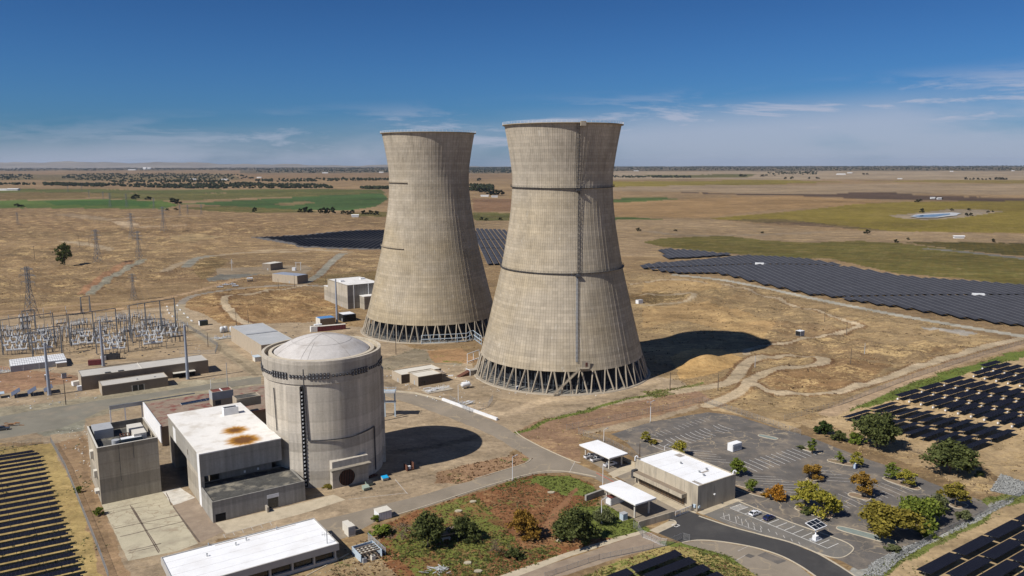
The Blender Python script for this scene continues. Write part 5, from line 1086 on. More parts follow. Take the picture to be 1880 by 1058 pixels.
def bin_(label, px, col, lid):
    t = site('skip_bin', label, 'bin', px); m_ = mat('bin_paint', col, .7, .15, 1.); mb = MB()
    mb.add([(0, 0, .15), (2.1, 0, .15), (2.1, 1.5, .15), (0, 1.5, .15), (-.1, -.35, 1.0), (2.2, -.35, 1.0), (2.2, 1.6, 1.45), (-.1, 1.6, 1.45)], [(3, 2, 1, 0), (0, 1, 5, 4), (1, 2, 6, 5), (2, 3, 7, 6), (3, 0, 4, 7)]); mb.build('body', m_, t)
    mb = MB(); mb.add([(-.1, -.35, 1.01), (2.2, -.35, 1.01), (2.2, 1.6, 1.46), (-.1, 1.6, 1.46), (-.1, -.35, 1.09), (2.2, -.35, 1.09), (2.2, 1.6, 1.54), (-.1, 1.6, 1.54)], [(4, 5, 6, 7), (0, 1, 5, 4), (1, 2, 6, 5), (2, 3, 7, 6), (3, 0, 4, 7)]); mb.build('lid', mat('bin_lid', lid, .6, .1), t)
    for x in (.2, 1.9): mb = MB(); mb.tube((x-.05, .3, .12), (x+.05, .3, .12), .12, n=10); mb.build('wheel', M_BLACK, t)
bin_('pale green skip bin with open lid nearest the road', (668, 902), (.30, .36, .30), (.30, .36, .30)); bin_('green skip bin with dark lid beside the pale one', (674, 893.5), (.22, .28, .24), (.02, .022, .025)); bin_('white skip bin under a bright blue lid', (703, 884), (.42, .43, .38), (.01, .32, .62))
t = site('rusty_hopper', 'rusty steel hopper frame at the edge of the containment shadow', 'hopper', (748, 866)); part(t, 'side_plate', M_RUST, (0, .15, 0, 3, 0, 2.2), (2.6, 2.75, 0, 3, 0, 2.8)); part(t, 'floor', M_RUST, (.153, 2.597, 0, 3, .3, .45)); part(t, 'load', M_WHITEP, (.8, 1.8, .6, 1.6, .453, 1.5))
o = MB()
for i in range(60): x, y = rng.uniform(0, 7), rng.uniform(0, 2.2); o.box((x, y, .18), (rng.uniform(.4, 1.6), rng.uniform(.15, .5), rng.uniform(.15, .4)), rng.uniform(0, 3), rng.uniform(-.3, .3))
o = o.build('timber_heap', M_RUST); o.location = G(660, 882); o.rotation_euler.z = A34; tag(o, 'low heap of rusty scrap timber behind the skip bins', 'scrap heap')
# ---- white pipe and small plant by the near tower
lowwall('white_pipe', 'long white low barrier beside the plant road', [(812.5, 735), (913, 772)], 1.1, 1.0, M_WHITEP, 'barrier'); lowwall('low_kerb_wall', 'cream low wall leading to the white barrier', [(716, 719), (762, 723), (800, 732), (812, 735)], .7, .5, M_KERB)
def shed(name, label, cat, corner, ea, eb, ytop, wm, rm, par=.25, dark=None, extra=None, z=0., rz=A34, group=None):
    t = site(name, label, cat, corner, group, z, rz); a = max(1.5, loc(t, *ea).x); b = max(1.5, loc(t, *eb).y); h = H_of(corner, ytop); walled(t, a, b, h, wm, rm, par, .25)
    if dark: part(t, 'painted_shade_side', dark, (0, a, -.05, -.003, 0, h-.3))  # dark sheet paints shade onto the side turned from the sun
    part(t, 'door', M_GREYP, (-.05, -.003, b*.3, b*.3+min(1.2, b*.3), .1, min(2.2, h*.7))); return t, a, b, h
M_SHADEBR = mat('shade_brown', (.085, .065, .05), .85, .15)  # brown darkened to paint the pump houses' shaded side walls
shed('pump_house', 'long narrow block with cream roof and dark side wall', 'pump house', (737, 705), (796, 686), (722, 696), 688.5, M_TANW, M_CREAM, .3, M_SHADEBR)
t, a, b, h = shed('pump_house', 'lower block with cream roof in front of the narrow one', 'pump house', (768, 710), (800, 697), (746, 701), 692.5, M_TANW, M_CREAM, .4, M_SHADEBR)
part(t, 'window', M_GLASS, (2, 4, -.09, -.053, 1, 2.4)); part(t, 'awning', M_BROWNW, (a+.003, a+3.2, .5, b-.5, h-1.0, h-.7))
t = thing('white_tank', 'white horizontal tank on saddles by the near tower', 'tank', G(855, 713), A34-.05); mb = MB(); pr = [(.05, -2.7), (.7, -2.5), (1.15, -2.1), (1.25, -1.8), (1.25, 1.8), (1.15, 2.1), (.7, 2.5), (.05, 2.7)]
mb.lathe(pr, 20); mb.v = [(z, x, y+2.0) for x, y, z in mb.v]; mb.f = [f[::-1] for f in mb.f]; mb.build('vessel', M_WHITEP, t, True); part(t, 'saddle', M_CONC, (-1.7, -1.3, -.9, .9, 0, 1.1), (1.3, 1.7, -.9, .9, 0, 1.1)); mb = MB(); mb.tube((.5, 0, 3.2), (.5, 0, 3.9), .3); mb.beam((.5, 0, 3.8), (-1.4, 0, 3.8), .15); mb.build('valve', M_WHITEP, t)
def pipework(label, px, n, sp, mm, hmax=2., name='pipework'):
    p = G(*px); t = thing(name, label, 'pipework', p, A34); mb = MB()
    for i in range(n):
        a = Vector((rng.uniform(-sp, sp), rng.uniform(-sp*.5, sp*.5), .3)); mb.tube(a, a+Vector((0, 0, rng.uniform(.5, hmax))), .1, n=6); mb.tube(a+Vector((0, 0, .5)), a+Vector((rng.choice([-1, 1])*rng.uniform(.8, sp*.6), rng.uniform(-.4, .4), .5)), rng.choice([.1, .22]), n=6)
    mb.build('pipes', mm, t); part(t, 'plinth', M_CONC, (-sp, sp, -sp*.55, sp*.55, 0, .29)); return t
pipework('cluster of white pipes inside the small fenced plot', (855, 742), 16, 4, M_WHITEP, 1.6); pipework('white pipes and valves in front of the pump houses', (803, 716), 22, 7, M_WHITEP, 1.7)
lowwall('concrete_block', 'white rectangular slab lying near the pipe bend', [(823, 691), (832, 690.5)], .5, .8, M_WHITEP, 'slab'); t = thing('buried_pipe_bend', 'dark red sloping duct entering the near tower basin', 'duct', G(852, 690), A34); mb = MB(); mb.add([(-4, -1.6, 0), (3, -1.6, 0), (3, 1.6, 0), (-4, 1.6, 0), (3, -1.6, 2.4), (3, 1.6, 2.4)], [(0, 1, 4), (3, 5, 2), (0, 4, 5, 3), (1, 2, 5, 4)]); mb.build('duct', M_RUST, t); part(t, 'headwall', M_CONC, (3.003, 8, -1.9, 1.9, 0, 2.6)); part(t, 'frame', M_WHITEP, (2.4, 2.7, -2.2, -1.9, 0, 2.8), (2.4, 2.7, 1.9, 2.2, 0, 2.8), (2.4, 2.7, -2.2, 2.2, 2.803, 3.1))
# white walkway bridges at the towers
def walkway(label, px, h, m, group, drop=2.6):
    P = [G(*p) for p in px]; o = P[0]; t = thing('pipe_bridge', label, 'pipe bridge', o, 0, group); pt, bm = MB(), MB()
    for a, b in zip(P, P[1:]):
        a, b = a-o, b-o; n = max(1, round((b-a).length/5))
        for i in range(n+1): p = a.lerp(b, i/n); pt.beam(p, p+Vector((0, 0, h)), .3)
        for z, r in ((h, .3), (h-drop, .42), (.6, .25)): bm.beam(a+Vector((0, 0, z)), b+Vector((0, 0, z)), r)
    pt.build('posts', m, t); bm.build('beams', m, t); return t
walkway('long pale blue pipe bridge before the far tower', [(774, 632), (822, 630), (857, 628), (868, 622), (884, 634)], 5.5, M_BLUEST, 'pipe bridges at the towers'); walkway('short white pipe bridge at the near tower side', [(858, 668), (880, 660)], 5.5, M_WHITEP, 'pipe bridges at the towers', 4.6)
t = thing('steel_trestle', 'grey steel trestle standing against the right side of the containment', 'trestle', G(707, 765)); mb = MB(); zt = H_of((710, 765), 715)
for x in (0, 4.5): mb.beam((x, 0, 0), (x, 0, zt), .6); mb.beam((x, -6, 0), (x, -6, zt), .6) if x == 0 else 0
for z in (zt*.55, zt-.8): mb.beam((-6, 0, z), (5, 0, z), .8)
mb.build('frame', M_BLUEST, t); part(t, 'platform', M_GREYP, (-6, 5, -3, 2, zt-1.0, zt-.6)); part(t, 'hand_rail', M_BLUEST, (-6, 5, 1.9, 2, zt+.3, zt+.4), (4.9, 5, -3, 1.9, zt+.3, zt+.4), *[(x, x+.1, 1.9, 2, zt-.597, zt+.297) for x in (-4, -1.5, 1, 3.5)])
# ---- solar tables: trackers on a north-south tube, near fields with posts and motor boxes
def pvmat(name, base, ln, pitch=1.02, rough=.16, strip=.5, gloss=.028):
    m = bpy.data.materials.new(name); m.use_nodes = True; nt = m.node_tree; N, L = nt.nodes, nt.links; b = N['Principled BSDF']
    tc = N.new('ShaderNodeTexCoord'); sx = N.new('ShaderNodeSeparateXYZ'); L.new(tc.outputs['Object'], sx.inputs[0])
    def frac(v, p, w):
        d = N.new('ShaderNodeMath'); d.operation = 'DIVIDE'; L.new(v, d.inputs[0]); d.inputs[1].default_value = p
        f = N.new('ShaderNodeMath'); f.operation = 'FRACT'; L.new(d.outputs[0], f.inputs[0])
        c = N.new('ShaderNodeMath'); c.operation = 'LESS_THAN'; L.new(f.outputs[0], c.inputs[0]); c.inputs[1].default_value = w; return c.outputs[0]
    mx = N.new('ShaderNodeMath'); mx.operation = 'MAXIMUM'; L.new(frac(sx.outputs[0], pitch, .05), mx.inputs[0]); L.new(frac(sx.outputs[1], strip, .07), mx.inputs[1])
    nz_ = N.new('ShaderNodeTexNoise'); nz_.inputs['Scale'].default_value = .08; geo_ = N.new('ShaderNodeNewGeometry'); L.new(geo_.outputs['Position'], nz_.inputs['Vector'])
    c1 = N.new('ShaderNodeMix'); c1.data_type = 'RGBA'; L.new(nz_.outputs['Fac'], c1.inputs[0]); c1.inputs[6].default_value = (*[x*.7 for x in base], 1); c1.inputs[7].default_value = (*[x*1.4 for x in base], 1)
    c2 = N.new('ShaderNodeMix'); c2.data_type = 'RGBA'; L.new(mx.outputs[0], c2.inputs[0]); L.new(c1.outputs[2], c2.inputs[6]); c2.inputs[7].default_value = (*ln, 1)
    N.remove(b); df = N.new('ShaderNodeBsdfDiffuse'); gl = N.new('ShaderNodeBsdfGlossy'); gl.inputs['Roughness'].default_value = rough; ms = N.new('ShaderNodeMixShader'); ms.inputs[0].default_value = gloss
    L.new(c2.outputs[2], df.inputs[0]); L.new(df.outputs[0], ms.inputs[1]); L.new(gl.outputs[0], ms.inputs[2]); L.new(ms.outputs[0], N['Material Output'].inputs[0]); return m
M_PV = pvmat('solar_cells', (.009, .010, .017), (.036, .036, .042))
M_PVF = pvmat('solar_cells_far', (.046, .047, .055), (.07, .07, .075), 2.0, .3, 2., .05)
M_EDGE = mat('panel_edge', (.20, .20, .205), .6, .1)
def table(label, group, ln, wd, h, tilt, motor=False):
    t = thing('solar_table', label, 'solar panels', (0, 0, 0), A34, group)
    mb = MB(); mb.box((ln/2, 0, h), (ln, wd, .07), rx=tilt); mb.build('panel', M_PV, t)
    mb = MB(); mb.tube((0, 0, h-.16), (ln, 0, h-.16), .09, n=6); mb.build('torque_tube', M_STEEL, t)
    n = max(3, round(ln/6)+1)
    for i in range(n): x = ln*(.06+.88*i/(n-1)); mb = MB(); mb.tube((x, 0, 0), (x, 0, h-.1), .09, n=6); mb.build('post', M_STEEL, t)
    if motor: mb = MB(); mb.box((-.2, 0, .9), (.5, .6, .7)); mb.build('motor_box', M_WHITEP, t)
    return t
P55 = Vector((math.cos(R_(-54)), math.sin(R_(-54)), 0))
def place(proto, P, first=[None]):
    if proto.get('used'): o = dup(proto, P, A34)
    else: o = proto; o['used'] = 1; o.location = P
    o.location.z = float(hz(P.x, P.y)); return o
# fields on the right
TU = table('dark solar table on posts in the upper right field', 'solar tables of the upper right field', 17.6, 3.4, 2.3, R_(5), True)
O = G(1649, 727, 2.3); O.z = 0
for r in range(-1, 13):
    for c in range(0, 6):
        if r < 0 and c < 4: continue
        along = c*20.6+(8 if c > 2 else 0)
        p = O+P55*(5.45*r)+E1*along
        x, y = pix(p.x, p.y, 0)
        if x > 1960 or (r <= 2 and c > 4): continue
        place(TU, p)
TL = table('dark solar table in the lower right field by the oak', 'solar tables of the field by the oak', 18, 3.6, 2.0, R_(-10))
O = G(1552.5, 766, 2); O.z = 0
for r in range(0, 10):
    for c in range(0, 3):
        if c == 2 and r < 8: continue
        if c == 2: continue
        p = O+P55*(5.35*r)+E1*(c*20.3+(r > 5)*(1.5))
        if r < 3 and c == 0 and False: continue
        place(TL, p)
TB = table('long dark solar table in the bottom right corner', 'solar tables of the bottom right corner', 17.2, 4.0, 1.7, R_(-6))
O = G(1695, 1050, 1.7); O.z = 0
for r in range(0, 8):
    for c in range(-3, 7):
        p = O+P55*(5.6*r)+E1*(c*18.3+r*4.2*1.0)
        x, y = pix(p.x, p.y); x2, y2 = pix((p+E1*17).x, (p+E1*17).y)
        if x > 1890 or y2 > 1075 or (r == 0 and c < 0) or (r == 1 and c < 0) or x2 < 1640: continue
        place(TB, p)
TC = table('dark solar table below the green verge at the bottom edge', 'solar tables at the bottom edge', 17.4, 3.0, 1.9, R_(4))
O = G(1246.6, 1014, 1.9); O.z = 0
for r in range(0, 8):
    for c in range(1, 6):
        p = O+P55*(5.0*r)-E1*(c*18.4-1)
        x2, y2 = pix((p+E1*17).x, (p+E1*17).y)
        if y2 > 1070: continue
        place(TC, p)
# long rows at lower left, ends stepped towards the fence
ends = [(60, 828), (69, 832), (72, 839.5), (75, 846), (77, 853), (80, 861), (82, 869), (85, 877.5), (88, 886), (91, 895), (95, 904), (98, 914), (102, 923), (105, 933), (109, 944), (113, 954.5), (117, 966), (121, 978), (126, 990), (130, 1003), (134, 1016), (139, 1029), (144, 1043), (148, 1057), (153, 1072)]
TD = None
for (x, y) in ends:
    p = G(x, y, 1.6); p.z = 0; rz = R_(30)
    if TD is None:
        TD = thing('solar_row', 'long low dark solar row in the straw at the lower left', 'solar panels', p, rz, 'solar rows at the lower left')
        mb = MB(); mb.box((-28, 0, 1.5), (56, 1.75, .06), rx=R_(14)); mb.build('panel', M_PV, TD); mb = MB(); mb.box((-.9, -.3, 1.44), (3.0, 1.0, .05), rx=R_(14)); mb.build('end_panel', M_PV, TD)
        for i in range(10): mb = MB(); mb.tube((-1.5-i*5.8, 0, 0), (-1.5-i*5.8, 0, 1.5), .06, n=5); mb.build('post', M_STEEL, TD)
        mb = MB(); mb.tube((0, 0, 1.38), (-56, 0, 1.38), .07, n=5); mb.build('torque_tube', M_STEEL, TD)
    else: dup(TD, p, rz)
# wide field beyond the towers: long rows, each one thing
def clip(poly, p, d):
    """spans of the line p + d t inside a polygon"""
    ts = []; n = len(poly)
    for i in range(n):
        a, b = poly[i], poly[(i+1) % n]; e = b-a; den = d.x*e.y-d.y*e.x
        if abs(den) < 1e-9: continue
        q = a-p; t = (q.x*e.y-q.y*e.x)/den; s = (q.x*d.y-q.y*d.x)/den
        if 0 <= s < 1: ts.append(t)
    ts.sort(); return list(zip(ts[::2], ts[1::2]))
def rowfield(px, az, pitch, wd, h, tilt, label, group, lanes=(), quant=6., mt=None, minlen=5):
    poly = [G(*p) for p in px]; d = Vector((math.cos(R_(az)), math.sin(R_(az)), 0)); s = Vector((-d.y, d.x, 0))
    lo = min(p.dot(s) for p in poly); hi = max(p.dot(s) for p in poly); k = lo+pitch/2; cnt = 0
    cuts = [[G(*p) for p in l] for l in lanes]; meshes = {}
    j = 0
    while k < hi:
        p = s*k; j += 1
        for a, b in clip(poly, p, d):
            if j % 3: a = a+rng.choice([0, quant*.5])
            a = math.ceil(a/quant)*quant; b = math.floor(b/quant)*quant
            br = [a, b]
            for c in cuts:
                for u, v in zip(c, c[1:]):
                    e = v-u; den = d.x*e.y-d.y*e.x; q = u-p
                    if abs(den) < 1e-9: continue
                    t = (q.x*e.y-q.y*e.x)/den; sg = (q.x*d.y-q.y*d.x)/den
                    if 0 <= sg < 1 and a+4 < t < b-4: br += [t-2.6, t+2.6]
            br.sort()
            for u, v in zip(br[::2], br[1::2]):
                if v-u < minlen: continue
                L_ = round(v-u, 1); key = round(L_)
                c = p+d*((u+v)/2)
                if key not in meshes:
                    mb = MB(); mb.box((0, 0, h), (key, wd, .08), ry=0, rx=tilt); mb.k = 1; mb.box((0, (wd/2-.11)*math.cos(tilt), h+(wd/2-.11)*math.sin(tilt)+.06), (key, .22, .05), rx=tilt); mb.k = 0; n = max(2, int(key/14))
                    for i in range(n): x = -key/2+key*(i+.5)/n; mb.box((x, 0, h/2-.05), (.14, .14, h-.1))
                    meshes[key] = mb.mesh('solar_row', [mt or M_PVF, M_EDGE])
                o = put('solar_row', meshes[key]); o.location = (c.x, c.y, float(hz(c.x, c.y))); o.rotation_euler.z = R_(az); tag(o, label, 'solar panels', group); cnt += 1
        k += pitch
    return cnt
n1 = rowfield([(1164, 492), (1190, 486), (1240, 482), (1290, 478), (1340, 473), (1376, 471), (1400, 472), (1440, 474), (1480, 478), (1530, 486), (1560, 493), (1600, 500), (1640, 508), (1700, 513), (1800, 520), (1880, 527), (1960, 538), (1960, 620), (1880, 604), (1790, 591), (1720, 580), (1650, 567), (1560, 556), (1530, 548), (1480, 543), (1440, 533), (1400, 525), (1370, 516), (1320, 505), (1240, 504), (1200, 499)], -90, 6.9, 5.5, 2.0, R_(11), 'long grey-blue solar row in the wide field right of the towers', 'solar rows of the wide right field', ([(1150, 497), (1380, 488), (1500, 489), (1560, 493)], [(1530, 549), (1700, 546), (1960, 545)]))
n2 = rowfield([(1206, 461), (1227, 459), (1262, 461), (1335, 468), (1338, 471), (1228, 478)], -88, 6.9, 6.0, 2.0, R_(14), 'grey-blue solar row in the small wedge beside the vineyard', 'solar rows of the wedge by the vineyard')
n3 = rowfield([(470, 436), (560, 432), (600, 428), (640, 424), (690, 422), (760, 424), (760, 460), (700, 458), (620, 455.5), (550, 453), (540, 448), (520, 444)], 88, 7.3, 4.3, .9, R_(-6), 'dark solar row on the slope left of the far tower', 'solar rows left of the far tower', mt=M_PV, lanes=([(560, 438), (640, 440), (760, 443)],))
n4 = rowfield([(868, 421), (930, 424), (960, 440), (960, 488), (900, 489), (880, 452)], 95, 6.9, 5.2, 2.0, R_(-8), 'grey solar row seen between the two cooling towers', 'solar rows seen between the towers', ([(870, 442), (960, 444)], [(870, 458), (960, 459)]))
print('rows', n1, n2, n3, n4)
for (x, y, lb) in ((1395, 488, 'upper'), (1797, 546, 'lower')):
    p = G(x, y); t = thing('inverter_station', 'white inverter station in the '+lb+' gap between solar rows', 'inverter station', p, R_(-15)); part(t, 'pad', M_CREAM, (-7, 7, -4, 4, .02, .3)); part(t, 'cabinet', M_WHITEP, (-5, 4, -1.5, 1.5, .303, 3.2)); part(t, 'transformer', M_GREYP, (4.4, 6.4, -1.2, 1.2, .303, 2.2))
# ---- switchyard, pylons, poles, the buildings on the left
M_GALV = mat('weathered_galvanised', (.15, .16, .175), .55, .12, .6, metal=.2)
M_PORC = mat('pale_porcelain', (.60, .62, .63), .4, .1, 1.)
M_POLEB = mat('blue_grey_pole', (.27, .30, .36), .5, .06, .5)
M_WOOD = mat('wood_pole', (.11, .085, .065), .9, .25, .8)
def pole(label, px, ytop, r0, r1, m, name='utility_pole', cat='pole', arms=0, group=None):
    p = G(*px); h = H_of(px, ytop); p.z = float(hz(p.x, p.y)); t = thing(name, label, cat, p, A34, group)
    mb = MB(); mb.tube((0, 0, 0), (0, 0, h), r0, r1, n=10); mb.build('shaft', m, t)
    if arms:
        for k in range(arms): mb = MB(); mb.beam((-1.6, 0, h-.5-k*1.4), (1.6, 0, h-.5-k*1.4), .16); mb.build('cross_arm', m, t)
        for x in (-1.4, -.7, .7, 1.4): mb = MB(); mb.tube((x, 0, h-.42), (x, 0, h-.1), .07, n=6); mb.build('insulator', M_PORC, t)
    return t, h
for px, yt, lb in (((345, 697), 597, 'thick blue-grey steel pole standing before the long office roof'), ((190, 673), 590, 'thick blue-grey steel pole behind the long office'), ((91, 726), 630, 'blue-grey steel pole standing beside the small solar panels'), ((619, 593), 513, 'tall grey steel pole at the corner of the concrete pump hall')):
    t, h = pole(lb, px, yt, .85, .5, M_POLEB, 'steel_monopole'); mb = MB(); mb.tube((0, 0, h), (0, 0, h+.3), .56, .3, n=10); mb.build('cap', M_GREYP, t); mb = MB(); mb.tube((0, 0, 0), (0, 0, .35), 1.2, n=12); mb.build('footing', M_CONC, t)
for px, yt, ar, lb in (((418, 712), 666, 0, 'slim grey pole at the road corner by the red-panelled block'), ((121, 743), 698, 0, 'dark wooden pole at the edge of the greenish road'), ((64, 479), 454, 1, 'wooden pole on the dry slope left of the lone tree'), ((146, 456), 433, 1, 'wooden pole right of the lone tree, taller of two'), ((164, 453), 438, 1, 'wooden pole right of the lone tree, shorter of two'),
  ((511, 529), 512, 0, 'dark pole on the grass before the tan shed'), ((541, 528), 505, 0, 'dark pole right before the tan shed'), ((598, 520), 504, 0, 'dark pole between tan shed and pump hall'), ((434, 598), 574, 0, 'thin dark pole at the bend of the track'), ((456, 594), 570, 0, 'thin dark pole on the mound edge'), ((382, 637), 612, 0, 'dark pole beside the switchyard road'),
  ((1230, 716), 684, 0, 'dark pole on the verge right of the near tower'), ((1318, 718), 687, 0, 'dark pole near the curving track'), ((1386, 675), 654, 0, 'thin pole at the track junction'), ((1561, 677), 648, 0, 'thin dark pole in the brown grass loop'), ((1587, 652), 632, 0, 'thin pale pole above the brown grass loop'), ((1554, 614), 591, 0, 'dark pole beside the white hut track'), ((1514, 588), 565, 0, 'dark pole on the golden slope below the solar field'), ((727, 651), 622, 0, 'thin dark pole on the bare yard by the far tower'), ((1174, 846), 815, 0, 'dark fence-line pole behind the gatehouse'), ((321, 577), 545, 0, 'dark pole at the switchyard corner')):
    pole(lb, px, yt, .22, .14, M_WOOD if 'dark' in lb or 'wood' in lb else M_GREYP, arms=ar)
def lamp(label, px, ytop, dbl=False, h=None):
    p = G(*px); h = H_of(px, ytop); t = thing('street_lamp', label, 'street lamp', p, A34); mb = MB(); mb.tube((0, 0, 0), (0, 0, h), .14, .09, n=8); mb.build('pole', M_WHITEP, t)
    for s in ((-1, 1) if dbl else (1,)):
        mb = MB(); mb.beam((0, 0, h-.1), (s*1.5, 0, h+.25), .1); ar = mb.build('arm', M_WHITEP, t); mb = MB(); mb.box((s*1.8, 0, h+.25), (.9, .4, .2)); mb.build('lamp_head', M_GREYP, ar)
    mb = MB(); mb.box((0, 0, .3), (.5, .5, .6)); mb.build('base', M_CONC, t)
lamp('white twin-headed lamp post above the car park bank', (1194, 776), 738, True); lamp('white lamp post between the two carports', (1106.5, 897), 855); lamp('white lamp post at the bend of the plant road', (941, 883), 839); lamp('white lamp post behind the gatehouse', (1220, 836), 819); lamp('slim lamp post in the weeds by the lower carport', (1104, 962), 918); lamp('white lamp post near the fenced pipework', (841.5, 741), 707); lamp('pole lamp beside the fence of the upper carport', (1108.5, 812), 789); lamp('white lamp post before the pump houses', (806, 700), 683); lamp('white lamp post near the stair tower', (387.5, 716), 697)
# lattice pylons: legs and bracing as one mast, each cross arm a part
def pylon_meshes(H, w0, w1, arms):
    mb = MB(); lv = [0, .16, .30, .42, .52, .61, .70, .79, .88, 1.0]; wd = lambda f: w0+(w1-w0)*min(1, f/.62)**.8
    pt = lambda f, i: Vector(((1, 1, -1, -1)[i]*wd(f)/2, (1, -1, -1, 1)[i]*wd(f)/2, H*f))
    for a, b in zip(lv, lv[1:]):
        for i in range(4):
            j = (i+1) % 4; mb.beam(pt(a, i), pt(b, i), .24); mb.beam(pt(a, i), pt(b, j), .15); mb.beam(pt(a, j), pt(b, i), .15); mb.beam(pt(b, i), pt(b, j), .13)
    me = mb.mesh('lattice_mast', M_GALV); ams = []
    for f, l in arms:
        a = MB()
        for s in (-1, 1):
            for q in (-1, 1): a.beam((0, q*w1/2, H*f), (s*l, 0, H*f+.3), .16); a.beam((0, q*w1/2, H*f+1.6), (s*l, 0, H*f+.3), .14)
            for k in range(1, 4): a.beam((s*l*k/4, 0, H*f+.2), (s*l*(k-.5)/4, 0, H*f+1.3-.3*k), .1)
            a.tube((s*l, 0, H*f+.2), (s*l, 0, H*f-1.9), .12, n=6)
        ams.append(a.mesh('cross_arm', M_GALV))
    return me, ams
PY = pylon_meshes(36., 7.5, 1.9, ((.70, 6), (.83, 7.5), (.95, 5.5)))
for (px, yt, lb) in (((58, 585), 490, 'lattice pylon rising behind the switchyard at the left edge'), ((246, 551), 508, 'lattice pylon above the switchyard right part'), ((180, 484), 422, 'lattice pylon right of the lone tree'), ((256, 478), 425, 'lattice pylon beside the straight gravel road'), ((243, 440), 392, 'slim lattice pylon on the dry hillside, left of a pair'), ((301, 427), 382, 'lattice pylon on the hillside, right of a pair'), ((203, 384), 357, 'distant lattice pylon over the green field, leftmost'), ((233, 384), 358, 'distant lattice pylon second on the green field'), ((283, 386), 365, 'distant lattice pylon before the dark bushes'), ((331, 398), 378, 'faint distant lattice pylon near the field edge'), ((345, 396), 380, 'faint distant lattice pylon beside its neighbour at the field edge'), ((370, 395), 380, 'faint distant lattice pylon farthest right'), ((33, 414), 393, 'faint distant lattice pylon below the dark bush'), ((164, 366), 352, 'tiny distant lattice pylon by the upper green strip'), ((190, 370), 355, 'tiny distant lattice pylon right of another by the upper green strip'), ((150, 352), 341, 'tiny distant lattice pylon before the tree belt'), ((125, 353), 342, 'tiny distant lattice pylon before the tree belt, further left')):
    p = G(*px); h = max(22, H_of(px, yt)); p.z = float(hz(p.x, p.y)); t = thing('lattice_pylon', lb, 'pylon', p, R_(-18), 'pylons striding across the plain'); s = h/36.; t.scale = (s, s, s)
    put('lattice_mast', PY[0], t)
    for a in PY[1]: put('cross_arm', a, t)
# wires between near pylons
# portal gantries of the switchyard
def gantry(label, pa, pb, ytop, n=2, mid=0., r=.28):
    a, b = G(*pa), G(*pb); t = thing('switchyard_gantry', label, 'gantry', a, 0, 'switchyard gantries'); h = H_of(pa, ytop); d = b-a
    for i in range(n):
        p = d*(i/(n-1)); mb = MB(); s = d.normalized()*.9; nn = Vector((-s.y, s.x, 0))
        for q in (-1, 1): mb.beam(p+nn*q, p+nn*q*.25+Vector((0, 0, h)), r)
        for k in range(6): mb.beam(p+nn*(-.9+k*.1), p+nn*(.8-k*.1)+Vector((0, 0, h*(k+1)/6)), .12)
        mb.build('post', M_GALV, t)
    mb = MB(); mb.beam(Vector((0, 0, h)), d+Vector((0, 0, h)), .42)
    if mid: mb.beam(Vector((0, 0, h*mid)), d+Vector((0, 0, h*mid)), .34)
    mb.build('beam', M_GALV, t); return t
for lb, a, b, yt, n, mid in (('long gantry at the far left of the switchyard', (6, 652), (102, 636), 588, 3, .5), ('low gantry before the white-roofed shed', (61, 658), (114, 649), 606, 2, 0), ('tall gantry in the middle of the switchyard', (130, 636), (216, 622), 578, 3, .45), ('low gantry behind the thick pole', (178, 650), (236, 646), 592, 2, .6), ('tall gantry at the right of the switchyard', (242, 628), (324, 612), 561, 4, .3), ('low gantry at the right front of the switchyard', (261, 644), (306, 640), 588, 2, 0), ('gantry at the back of the switchyard, left', (44, 612), (66, 608), 572, 2, 0), ('gantry with crossed legs behind the switchyard', (150, 576), (166, 573), 546, 2, 0)): gantry(lb, a, b, yt, n, mid)
# breakers and insulator stacks: one of each kind with parts, then copies
brk = thing('circuit_breaker', 'white circuit breaker with porcelain columns in the switchyard', 'circuit breaker', (0, 0, 0), 0, 'circuit breakers of the switchyard')
part(brk, 'stand', M_GALV, (-1.2, -.95, -.15, .15, 0, 2.6), (.95, 1.2, -.15, .15, 0, 2.6)); mb = MB(); mb.tube((-1.7, 0, 3), (1.7, 0, 3), .75, n=12); mb.build('tank', M_PORC, brk)
for s in (-1, 1):
    mb = MB(); pr = []
    for k in range(7): pr += [(.26, k*.42), (.46, k*.42+.16), (.26, k*.42+.32)]
    mb.lathe(pr, 8); mb.v = [(x+s*(1.1+z*.28), y, z+3.4) for x, y, z in mb.v]; mb.build('bushing', M_PORC, brk)
ins = thing('insulator_stack', 'grey steel stand with slim pale insulators in the switchyard', 'insulator stand', (0, 0, 0), 0, 'insulator stands of the switchyard')
part(ins, 'stand', M_GALV, (-2.6, -2.3, -.15, .15, 0, 3.6), (2.3, 2.6, -.15, .15, 0, 3.6), (-2.8, 2.8, -.2, .2, 3.6, 3.9))
for x in (-2.4, 0, 2.4):
    mb = MB(); pr = []
    for k in range(6): pr += [(.13, k*.42), (.27, k*.42+.16), (.13, k*.42+.32)]
    mb.lathe(pr, 8, (x, 0, 3.9)); mb.build('insulator', M_PORC, ins)
mb = MB(); mb.tube((-2.4, 0, 6.45), (2.4, 0, 6.45), .09, n=6); mb.build('busbar', M_GALV, ins)
BR = [(15, 636), (27, 638), (40, 634), (18, 652), (32, 651), (45, 650), (66, 650), (78, 649), (92, 647), (72, 634), (88, 632), (140, 641), (153, 638), (166, 638), (184, 638), (197, 636), (210, 634), (198, 650), (212, 648), (225, 648), (254, 626), (266, 624), (280, 624), (296, 622), (308, 620), (320, 619), (270, 640), (283, 638), (294, 637)]
